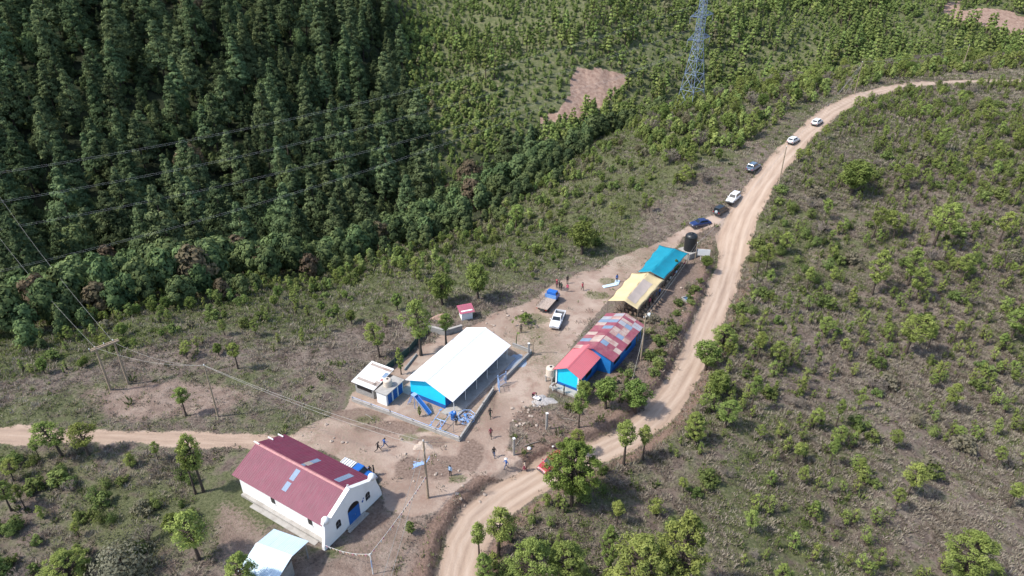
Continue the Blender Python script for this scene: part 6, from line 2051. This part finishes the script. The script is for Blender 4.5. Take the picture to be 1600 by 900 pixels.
def pose_mesh(pose):
    if pose in POSES: return POSES[pose]
    J, B = skeleton(pose)
    names = list(J); idx = {n: i for i, n in enumerate(names)}
    me = bpy.data.meshes.new('body'); me.from_pydata([J[n] for n in names], [(idx[a], idx[b]) for a, b, _ in B], [])
    o = bpy.data.objects.new('body', me); COL.objects.link(o)
    sk = o.modifiers.new('skin', 'SKIN'); sk.use_smooth_shade = True
    for n in names:
        r = RAD.get(n) or RAD[n[:2]]
        sv = me.skin_vertices[0].data[idx[n]]
        sv.radius = (r, r * (.8 if n in ('pel', 'spi', 'che') else 1)); sv.use_root = (n == 'pel')
    su = o.modifiers.new('sub', 'SUBSURF'); su.levels = 1; su.render_levels = 1
    dg = bpy.context.evaluated_depsgraph_get()
    em = bpy.data.meshes.new_from_object(o.evaluated_get(dg))
    bpy.data.objects.remove(o)
    vs = [tuple(v.co) for v in em.vertices]; fs = [tuple(p.vertices) for p in em.polygons]; ms = []
    segs = [(Vector(J[a]), Vector(J[b]), c, ((RAD.get(a) or RAD[a[:2]]) + (RAD.get(b) or RAD[b[:2]])) / 2) for a, b, c in B]
    for p in em.polygons:
        best = (9, 1)
        for a, b, c, r in segs:
            t = max(0, min(1, (p.center - a).dot(b - a) / ((b - a).length_squared + 1e-9)))
            dd = (p.center - a.lerp(b, t)).length - r
            if dd < best[0]: best = (dd, c)
        ms.append(best[1])
    mb = MB(); mb.v, mb.f, mb.m, mb.sm = vs, fs, ms, [True] * len(fs)
    for n in 'LR':                                     # four fingers and a thumb on each hand
        w_, h_ = Vector(J['wr' + n]), Vector(J['ha' + n]); d = (h_ - w_).normalized(); sd = d.cross(Vector((1, 0, 0)))
        sd = sd.normalized() if sd.length > .1 else Vector((0, 1, 0)); nrm = d.cross(sd)
        for k, ln in enumerate((.070, .080, .075, .058)):
            a = h_ + sd * (k - 1.5) * .018; mb.tube([a, a + d * ln * .6 + nrm * .006, a + d * ln + nrm * .026], [.0095, .009, .006], 5, 0)
        a = w_.lerp(h_, .45) + sd * -.028; mb.tube([a, a + d * .035 - sd * .03, a + d * .07 - sd * .034], [.011, .010, .007], 5, 0)
    hd, hn = Vector(J['hd1']), (Vector(J['hd2']) - Vector(J['hd0'])).normalized()
    fw = Vector((1, 0, 0)) if abs(hn.x) < .7 else Vector((0, 0, -1))
    mb.tube([hd + fw * .085 + hn * .015, hd + fw * .115 - hn * .012, hd + fw * .09 - hn * .022], [.010, .015, .008], 5, 0)      # nose
    for s in (-1, 1):
        e = hd + fw * .096 + hn * .025 + Vector((0, s * .034, 0)); mb.lathe([(.004, -.008), (.011, 0), (.004, .008)], e, 6, 4)
        e = hd + Vector((0, s * .098, 0)); mb.lathe([(.005, -.03), (.016, 0), (.006, .03)], e, 6, 0)
    mb.tube([hd + fw * .09 - hn * .048 + Vector((0, -.022, 0)), hd + fw * .094 - hn * .05, hd + fw * .09 - hn * .048 + Vector((0, .022, 0))], .006, 4, 4)
    tmp = mb.build('body', [SKIN], None, fix=False); bm_ = tmp.data; bpy.data.objects.remove(tmp)
    hb = MB(); vs, fs = [], []
    nr, ns = 6, 14
    fwn = fw
    for i in range(nr + 1):
        t = i / nr * 1.9
        for k in range(ns):
            a = 2 * math.pi * k / ns
            sd = Vector((0, 1, 0)); low = t * (1 - .35 * max(0, math.cos(a)))
            vs.append(hd + hn * (.02 + .118 * math.cos(low)) + (fwn * math.cos(a) + sd * math.sin(a)) * .116 * math.sin(min(low, 1.7)) - fwn * .006)
    for i in range(nr):
        for k in range(ns): fs.append((i * ns + k, i * ns + (k + 1) % ns, (i + 1) * ns + (k + 1) % ns, (i + 1) * ns + k))
    hb.add(vs, fs, 0, True); tmp = hb.build('hair', HAIR, None); hm = tmp.data; bpy.data.objects.remove(tmp)
    POSES[pose] = (bm_, hm, J)
    return POSES[pose]


def cloth(n, c): return paint('cloth_' + n, c, .9, .12, 8)


CL = dict(black=cloth('black', (.014, .014, .016)), blue=cloth('blue', (.02, .11, .36)), lblue=cloth('light_blue', (.36, .52, .72)), jeans=cloth('jeans', (.045, .085, .18)), maroon=cloth('maroon', (.17, .035, .055)),
          brown=cloth('brown', (.085, .055, .042)), green=cloth('dark_green', (.028, .05, .036)), beige=cloth('beige', (.50, .40, .31)), coral=cloth('coral', (.50, .085, .11)), pink=cloth('pink', (.58, .09, .16)),
          white=cloth('white', (.72, .72, .71)), grey=cloth('grey', (.13, .13, .14)), olive=cloth('olive', (.07, .065, .05)))


def person(label, px, py, pose, face, top, bot, hat=None, item=None, size=1.0, xyz=None, group=None):
    """face: heading in degrees, 0 = away to the right of the camera"""
    p = xyz if xyz is not None else at(px, py)
    bm_, hm, J = pose_mesh(pose)
    o = thing('person', label, 'person', p, R(face), group)
    me = bm_.copy(); me.materials[0] = SKIN
    for m_ in (CL[top], CL[bot], CL['black'], EYE): me.materials.append(m_)
    b = bpy.data.objects.new('body', me); link(b, o)
    hb = bpy.data.objects.new('hair', hm); link(hb, o)
    if hat:
        m = MB(); c = Vector(J['hd2'])
        m.lathe([(.21, -.035), (.215, -.02), (.125, -.01), (.115, .06), (.08, .085), (.01, .09)], c, 14); m.build('hat', CL[hat], o)
    if item == 'backpack':
        m = MB(); m.box((-.20, 0, 1.22), (.18, .30, .42)); m.build('backpack', CL['brown'], o, .05)
    if item == 'skirt':
        m = MB(); m.lathe([(.16, .96), (.20, .75), (.25, .45)], (0, 0, 0), 14); m.build('skirt', CL['maroon'], o)
    o.scale = (size, size, size)
    return o


person('person in black striding across the bare ground beside the church', 591, 706, 'stride', 10, 'black', 'black')
person('person in a blue top and jeans striding ahead of the one in black', 601, 700, 'stride', 10, 'blue', 'jeans')
person('person in dark clothes standing at the nose of the blue pickup', 585, 743, 'stand', 200, 'black', 'black')
person('person in brown half hidden between blue pickup and church corner', 579, 744, 'stand', 300, 'brown', 'black')
person('person in a light blue shirt standing on the dark soil', 704, 743, 'stand', 250, 'lblue', 'black')
person('person in black standing on the playground by the seesaw', 713, 664, 'stand', 240, 'black', 'black')
person('person in a maroon hood and brown jacket walking down the lane', 767, 684, 'walk', 265, 'maroon', 'brown')
person('person in a dark green jacket walking beside the school wall', 766, 653, 'walk', 255, 'black', 'green')
person('person in a black jacket and blue jeans walking down the lane', 772, 714, 'walk', 270, 'black', 'jeans')
person('person in blue with a white hat walking along the road edge', 791, 733, 'walk', 200, 'blue', 'jeans', 'white')
person('person in a beige top with backpack and maroon skirt on the road', 820, 736, 'walk', 160, 'beige', 'maroon', None, 'skirt')
person('person in dark olive standing behind the white roofed school', 814, 520, 'stand', 250, 'olive', 'black')
person('person in a coral shirt and dark trousers walking alone in the yard', 910, 454, 'walk', 300, 'coral', 'black')
person('person in a bright pink shirt and grey trousers beside the truck', 886.5, 456, 'stand', 250, 'pink', 'grey')
person('person all in black standing behind the one in pink', 886.5, 443, 'stand', 260, 'black', 'black')
for px, py, tp_, lb in ((870, 450, 'maroon', 'person with a red cap leaning by the truck cab'), (874, 452, 'black', 'person in black standing next to the truck cab'), (877, 454, 'green', 'person in dark green at the right of the truck group')):
    person(lb, px, py, 'stand', 230, tp_, 'black', 'coral' if tp_ == 'maroon' else None)
person('person in a dark blue top standing behind the metal sheets', 963.5, 441, 'stand', 280, 'blue', 'black')
person('person in a maroon top bending over the white wheelbarrow', 833, 623, 'bend', -40, 'maroon', 'black')
person('person in brown and white crouching under the beige tank', 863.5, 611, 'bend', 20, 'brown', 'white')
person('person in black standing in the shade below the school step', 881, 617, 'stand', 180, 'black', 'black')

# ------------------------------------------------------------------ under the tents: chairs and people sitting
CHW = paint('chair_wood', (.30, .21, .145), .7, .2, 6)


def chair_parts():
    out = []
    m = MB(); m.box((0, 0, .45), (.42, .42, .035)); out.append(('seat', m.build('seat', CHW).data))
    m = MB(); m.box((-.21, 0, .78), (.03, .42, .22)); out.append(('backrest', m.build('backrest', CHW).data))
    for sx_, sy_ in ((-1, -1), (1, -1), (1, 1), (-1, 1)):
        m = MB(); m.box((sx_ * .19, sy_ * .19, .22 if sx_ > 0 else .42), (.035, .035, .43 if sx_ > 0 else .84)); out.append(('leg', m.build('leg', BLACKP).data))
    for n, me in out: bpy.data.objects.remove(bpy.data.objects[me.name]) if me.name in bpy.data.objects else None
    for ob in [ob for ob in COL.objects if ob.parent is None and ob.type == 'MESH' and ob.data in [q[1] for q in out]]: bpy.data.objects.remove(ob)
    return out


CHAIR = chair_parts()
CHR = np.random.default_rng(8)
ux = Vector((.537, .843)); uy = Vector((-.843, .537))


def chair(x, y, a, label, group):
    o = thing('school_chair', label, 'chair', (x, y, gnd(x, y)), a, group)
    for n, me in CHAIR:
        c = bpy.data.objects.new(n, me); link(c, o)


org = Vector((20.6, 95.0))
SEATS = []
for i in range(11):
    for j in range(7):
        q = org + ux * (-.9 + i * 1.02) + uy * (-.7 + j * .85)
        if j > 4 and i > 7: continue
        if CHR.random() < .12: continue
        SEATS.append((q.x + CHR.normal(0, .1), q.y + CHR.normal(0, .1), R(57.5) + CHR.normal(0, .25), i, j))
for x, y, a, i, j in SEATS:
    if i < 4: chair(x, y, a, 'brown wooden chair in the rows before the yellow tent', 'chairs in rows before the yellow tent')
    else: chair(x, y, a, 'brown wooden chair in the rows under the yellow tent', 'chairs in rows under the yellow tent')
tops = ['black', 'beige', 'white', 'maroon', 'lblue', 'brown', 'grey', 'coral']
for k, f in enumerate(np.linspace(.10, .95, 8)):
    q = Vector(TQ[2][:2]).lerp(Vector(TQ[3][:2]), f) + uy * .25
    t_ = tops[k % 8]
    chair(q.x, q.y, R(150), 'brown wooden chair along the right edge of the teal tent', 'chairs along the edge of the teal tent')
    person('person in a %s top sitting along the right edge of the teal tent' % {'lblue': 'light blue'}.get(t_, t_), 0, 0, 'sit', 150 + 10 * math.sin(k * 3), t_, 'black', None, None, 1.0, Vector((q.x, q.y, gnd(q.x, q.y))))
for k, f in enumerate((.35, .5, .62, .74, .9)):
    q = Vector(YQ[2][:2]).lerp(Vector(YQ[3][:2]), f) + uy * .2
    t_ = ['green', 'pink', 'olive', 'jeans', 'blue'][k]
    person('person in a %s top standing at the right edge of the yellow tent' % {'jeans': 'denim', 'green': 'dark green'}.get(t_, t_), 0, 0, 'stand', 140, t_, 'black', None, None, 1.0, Vector((q.x, q.y, gnd(q.x, q.y))))

# ------------------------------------------------------------------ small things
SP = (-14.2, 72.9)
x0, y0 = flat(650, 632); sl = thing('slide', 'blue playground slide leaning out from the school gable', 'slide', (x0, y0, 0), 0)
A_ = Vector((*flat(649, 618.5, 2.1), 2.1)); B_ = Vector((*flat(672, 647, .25), .25)); D_ = Vector((x0, y0, 0))
dv = (B_ - A_); sd = Vector((-dv.y, dv.x, 0)).normalized() * .28
m = MB(); m.hexa([A_ - sd - D_, B_ - sd - D_, B_ + sd - D_, A_ + sd - D_] + [v + Vector((0, 0, .05)) for v in (A_ - sd - D_, B_ - sd - D_, B_ + sd - D_, A_ + sd - D_)]); m.build('chute', BLUEDOOR, sl)
for s in (-1, 1):
    m = MB(); m.hexa([A_ + sd * s * 1.0 - D_, B_ + sd * s * 1.0 - D_, B_ + sd * s * 1.15 - D_, A_ + sd * s * 1.15 - D_] + [v + Vector((0, 0, .24)) for v in (A_ + sd * s - D_, B_ + sd * s - D_, B_ + sd * s * 1.15 - D_, A_ + sd * s * 1.15 - D_)])
    m.build('side_rim', BLUEPIPE, sl)
m = MB(); m.box(A_ - D_ - dv.normalized() * .25 + Vector((0, 0, .0)), (.7, .7, .06), 0, math.atan2(dv.y, dv.x)); m.build('platform', SKYPIPE, sl)
m = MB(); L0 = A_ - dv.xy.to_3d().normalized() * 1.5 - D_; L0.z = 0.0
for s in (-1, 1): m.tube([A_ - D_ + sd * s - dv.xy.to_3d().normalized() * .5, L0 + sd * s], .035, 6)
for f in np.linspace(.15, .9, 6):
    q = (A_ - D_ - dv.xy.to_3d().normalized() * .5).lerp(L0, f); m.tube([q - sd, q + sd], .025, 5)
m.build('ladder', BLUEPIPE, sl)
for s in (-1, 1):
    m = MB(); m.tube([A_ - D_ + sd * s, A_ - D_ + sd * s - Vector((0, 0, 2.2))], .04, 6); m.build('leg', BLUEPIPE, sl)
p = at(709, 655); ba = thing('water_barrel', 'upright blue plastic barrel at the end of the school veranda', 'barrel', p)
m = MB(); m.lathe([(.36, 0), (.40, .05), (.42, .4), (.40, .5), (.42, .6), (.42, 1.0), (.38, 1.2), (.30, 1.26)], (0, 0, 0), 20); m.build('barrel_body', BLUEDOOR, ba)
m = MB(); m.lathe([(.10, 1.262), (.10, 1.31), (.02, 1.32)], (.12, 0, 0), 10); m.build('lid', WHITEP, ba)


def frame_toy(label, px, py, kind, rz):
    p = at(px, py); o = thing('playground_frame', label, 'play equipment', p, rz)
    if kind == 'seesaw':
        m = MB()
        for s in (-1, 1): m.tube([(s * .5, -.35, 0), (0, 0, .75), (s * .5, .35, 0)], .045, 6)
        m.tube([(0, -.9, .78), (0, .9, .78)], .05, 6); m.build('stand', SKYPIPE, o)
        for k in (-1, 1):
            m = MB(); m.tube([(-1.5, k * .75, .95 - .3), (1.5, k * .75, .95 + .25)], .05, 6); m.build('plank_bar', SKYPIPE, o)
            for s in (-1, 1):
                m = MB(); m.box((s * 1.42, k * .75, .95 + s * .26), (.35, .28, .05)); m.tube([(s * 1.1, k * .75 - .15, 1.2 + s * .2), (s * 1.1, k * .75 + .15, 1.2 + s * .2)], .03, 5); m.tube([(s * 1.1, k * .75, .92 + s * .2), (s * 1.1, k * .75, 1.2 + s * .2)], .03, 5); m.build('seat', BLUEPIPE, o)
    else:
        m = MB(); n = 8; rr = 1.15
        pts = [(rr * math.cos(2 * math.pi * k / n), rr * math.sin(2 * math.pi * k / n)) for k in range(n)]
        for z_ in (.3, .95): m.tube([(x_, y_, z_) for x_, y_ in pts + pts[:1]], .04, 6)
        for x_, y_ in pts: m.tube([(x_, y_, .3), (x_, y_, .95)], .03, 5); m.tube([(0, 0, .35), (x_, y_, .3)], .04, 5)
        m.build('ring_rail', SKYPIPE, o)
        m = MB(); m.tube([(0, 0, -.1), (0, 0, 1.15)], .07, 8); m.tube([(.0, 0, 1.1), (.5, .4, 1.1)], .03, 5); m.build('spindle', BLUEPIPE, o)
        for k in range(4):
            a = math.pi / 2 * k; m = MB(); m.box((.72 * math.cos(a), .72 * math.sin(a), .40), (.6, .32, .05), 0, a); m.build('seat', BLUEPIPE if k % 2 else SKYPIPE, o)


frame_toy('light blue tubular seesaw by the front wall of the playground', 689, 663, 'seesaw', R(65))
frame_toy('light blue tubular merry go round in the playground corner', 729, 657, 'round', R(20))
p = at(709, 676); o = thing('basketball_post', 'thin grey post with a small hoop in the playground', 'post', p, 0)
m = MB(); m.tube([(0, 0, -.2), (0, 0, 2.4)], .04, 6); m.build('post_shaft', STEEL, o)
m = MB(); m.tube([(.30 + .22 * math.cos(a), .22 * math.sin(a), 2.3) for a in np.linspace(0, 6.283, 13)], .015, 5); m.tube([(0, 0, 2.3), (.1, 0, 2.3)], .02, 5); m.build('hoop', SKYPIPE, o)
p = at(838, 626); wb = thing('wheelbarrow', 'white wheelbarrow beside the grey gravel heap', 'wheelbarrow', p, R(-40))
m = MB(); m.hexa([(-.25, -.2, .32), (.35, -.16, .34), (.35, .16, .34), (-.25, .2, .32), (-.42, -.36, .62), (.62, -.30, .66), (.62, .30, .66), (-.42, .36, .62)]); m.build('tray', WHITEP, wb, .03)
for s in (-1, 1):
    m = MB(); m.tube([(-.95, s * .28, .66), (-.2, s * .22, .34), (.62, s * .06, .20)], .022, 6); m.tube([(-.25, s * .2, .33), (-.32, s * .24, 0)], .02, 5); m.build('handle', STEEL, wb)
wheel(wb, .66, 0, .2, .09)
# roofing sheets lying by the tent
x0, y0 = flat(955, 446); q = 0
for px, py, rz, ln, lb in ((952, 447, 20, 2.6, 'pale metal roofing sheets lying on the ground left of the yellow tent'), (964, 442, 70, 1.3, 'short folded blue grey sheet leaning at the end of the roofing sheets')):
    p = at(px, py); o = thing('roofing_sheets', lb, 'metal sheets', p, R(rz))
    for k in range(3):
        m = MB(); m.slab([(-ln / 2 + .1 * k, -.42, .05 + .04 * k), (ln / 2 + .1 * k, -.40, .07 + .04 * k), (ln / 2 + .1 * k, .42, .10 + .05 * k), (-ln / 2 + .1 * k, .40, .06 + .04 * k)], .012); m.build('metal_sheet', ZINC, o)
# square water pit
p = at(1076, 468); pt = thing('water_pit', 'small square water pit beside the road with blue water', 'pit', p, R(25))
m = MB()
for c, dd in (((0, .85, .02), (1.9, .2, .5)), ((0, -.85, .02), (1.9, .2, .5)), ((.85, 0, .02), (.2, 1.5, .5)), ((-.85, 0, .02), (.2, 1.5, .5))): m.box(c, dd)
m.build('rim', CONCD, pt)
m = MB(); m.box((0, 0, .06), (1.5, 1.5, .06)); m.build('water', paint('blue_pit_water', (.10, .17, .27), .06, .15, 3), pt)
# white washing and a white sack behind the classroom pole
p = at(1014, 497); o = thing('white_sack', 'white sack leaning behind the wooden pole at the tent', 'sack', p, .4)
m = MB(); m.lathe([(.30, 0), (.42, .12), (.44, .45), (.34, .8), (.16, 1.0), (.06, 1.04)], (0, 0, 0), 12); m.lathe([(.25, 0), (.36, .1), (.34, .4), (.2, .62), (.05, .66)], (.62, .2, 0), 12); m.build('sack_body', paint('white_sack_cloth', (.62, .68, .74), .8, .15, 6), o)
for px, py, r_, lb in ((827, 702, .28, 'white sack lying in the weeds near the bend'), (864, 700, .16, 'white bag lying on the bank above the road')):
    p = at(px, py); o = MB(); o.lathe([(r_ * .6, -.05), (r_, r_ * .3), (r_ * .9, r_ * .8), (r_ * .4, r_ * 1.15), (.02, r_ * 1.2)], (0, 0, 0), 12); ob = o.build('white_bag', WHITEP); ob.location = p; tag(ob, lb, 'bag')
# bent saplings, curved bare pole
for lb, px, py, h, mtl, bend in (('curved bare sapling stem standing beside the gravel corner post', 833, 553, 3.4, POLEW, 1.0), ('thin bent green sapling behind the white roofed school', 807, 541, 2.6, paint('green_stem', (.10, .12, .05), .8), .35)):
    p = at(px, py); o = thing('bent_sapling', lb, 'sapling', p, R(-20))
    m = MB(); m.tube([(bend * .0, 0, -.2), (-.05 * bend, 0, h * .4), (.1 * bend, 0, h * .75), (.45 * bend, 0, h * .95), (.95 * bend, 0, h * 1.02)], [.09, .08, .07, .05, .03], 6); m.build('stem', mtl, o)
    V, ti = leafquads(np.array([(.9 * bend, 0, h)]), .22, 14, .14); c = bpy.data.objects.new('leaves', crown_mesh('leaves', V, ti, OAK_M)); link(c, o)
p = at(819, 506); o = thing('weeping_sapling', 'green sapling with long arching fronds near the parked truck', 'sapling', p)
m = MB(); cs = []
for k in range(9):
    a = k * .7; q = 1.0 + .5 * (k % 3); m.tube([(0, 0, -.1), (.15 * math.cos(a), .15 * math.sin(a), 1.2), (.6 * q * math.cos(a), .6 * q * math.sin(a), 1.6), (1.1 * q * math.cos(a), 1.1 * q * math.sin(a), .9)], [.05, .04, .025, .012], 4)
    for f in (.4, .7, 1.0): cs.append((1.0 * q * f * math.cos(a), 1.0 * q * f * math.sin(a), 1.65 - .75 * f * f))
m.build('stems', paint('green_stem', (.10, .12, .05)), o)
V, ti = leafquads(np.array(cs), .28, 16, .16); V2, t2 = leafquads(np.array([(0, 0, .9), (0, 0, 1.4), (.1, 0, 1.8)]), .45, 90, .16)
c = bpy.data.objects.new('leaves', crown_mesh('leaves', np.concatenate([V, V2]), np.concatenate([ti, t2]), OAK_M)); link(c, o)
# bench along the church side, boards by the door
p = Vector((-17.6, 52.3, gnd(-17.6, 52.3)))
# loose rocks
ROCK = paint('loose_rock', (.42, .345, .285), .95, .25, 6, bump=.6)
RK = np.random.default_rng(77)


def rock_mesh(k):
    vs, fs = [], []; n, k_ = 8, 5
    for i in range(k_ + 1):
        for j in range(n):
            th = math.pi * i / k_; a = 2 * math.pi * j / n; r = 1 + RK.normal(0, .13)
            vs.append((r * math.sin(th) * math.cos(a), .8 * r * math.sin(th) * math.sin(a), .6 * r * math.cos(th) + .25))
    for i in range(k_):
        for j in range(n): fs.append((i * n + j, i * n + (j + 1) % n, (i + 1) * n + (j + 1) % n, (i + 1) * n + j))
    m = MB(); m.add(vs, fs); o = m.build('rock', ROCK); me = o.data; bpy.data.objects.remove(o); return me


ROCKS = [rock_mesh(i) for i in range(4)]
k = 0
spots = [(RK.uniform(800, 850), RK.uniform(628, 668)) for _ in range(26)] + [(RK.uniform(645, 740), RK.uniform(690, 760)) for _ in range(16)] + [(RK.uniform(470, 640), RK.uniform(660, 720)) for _ in range(14)] + \
        [(RK.uniform(700, 760), RK.uniform(765, 790)) for _ in range(6)] + [(RK.uniform(1010, 1080), RK.uniform(420, 560)) for _ in range(12)] + [(RK.uniform(750, 850), RK.uniform(480, 520)) for _ in range(10)]
for px, py in spots:
    p = at(px, py, True)
    if not clear_of(np.array([p.x]), np.array([p.y]), -2.5)[0]: continue
    o = bpy.data.objects.new('rock', ROCKS[k % 4]); link(o); k += 1
    s = RK.uniform(.10, .30); o.location = p; o.scale = (s, s, s); o.rotation_euler = (0, 0, RK.uniform(0, 6))
    tag(o, 'small pale rock lying loose on the bare earth', 'rock', 'loose rocks on the bare earth')
for lb, px, py, ln, rz in (('grey log lying beside the rocks at the mouth of the yard', 812, 690, 1.8, 60), ('pale fallen branch lying across the weeds of the island', 832, 694, 2.4, 25), ('pale stick lying on the red soil of the island', 887, 656, 1.8, -15), ('grey log lying on the bank in front of the playground', 577, 652, 1.6, -40)):
    p = at(px, py); m = MB(); m.tube([(-ln / 2, 0, .08), (0, .06, .12), (ln / 2, -.03, .09)], [.08, .07, .05], 6); o = m.build('log', GREYWOOD); o.location = p; o.rotation_euler = (0, 0, R(rz)); tag(o, lb, 'log')
for ob in list(COL.objects):
    if ob.parent is None and ob.get('category') in ('wall', 'fence') : ob['kind'] = 'thing'
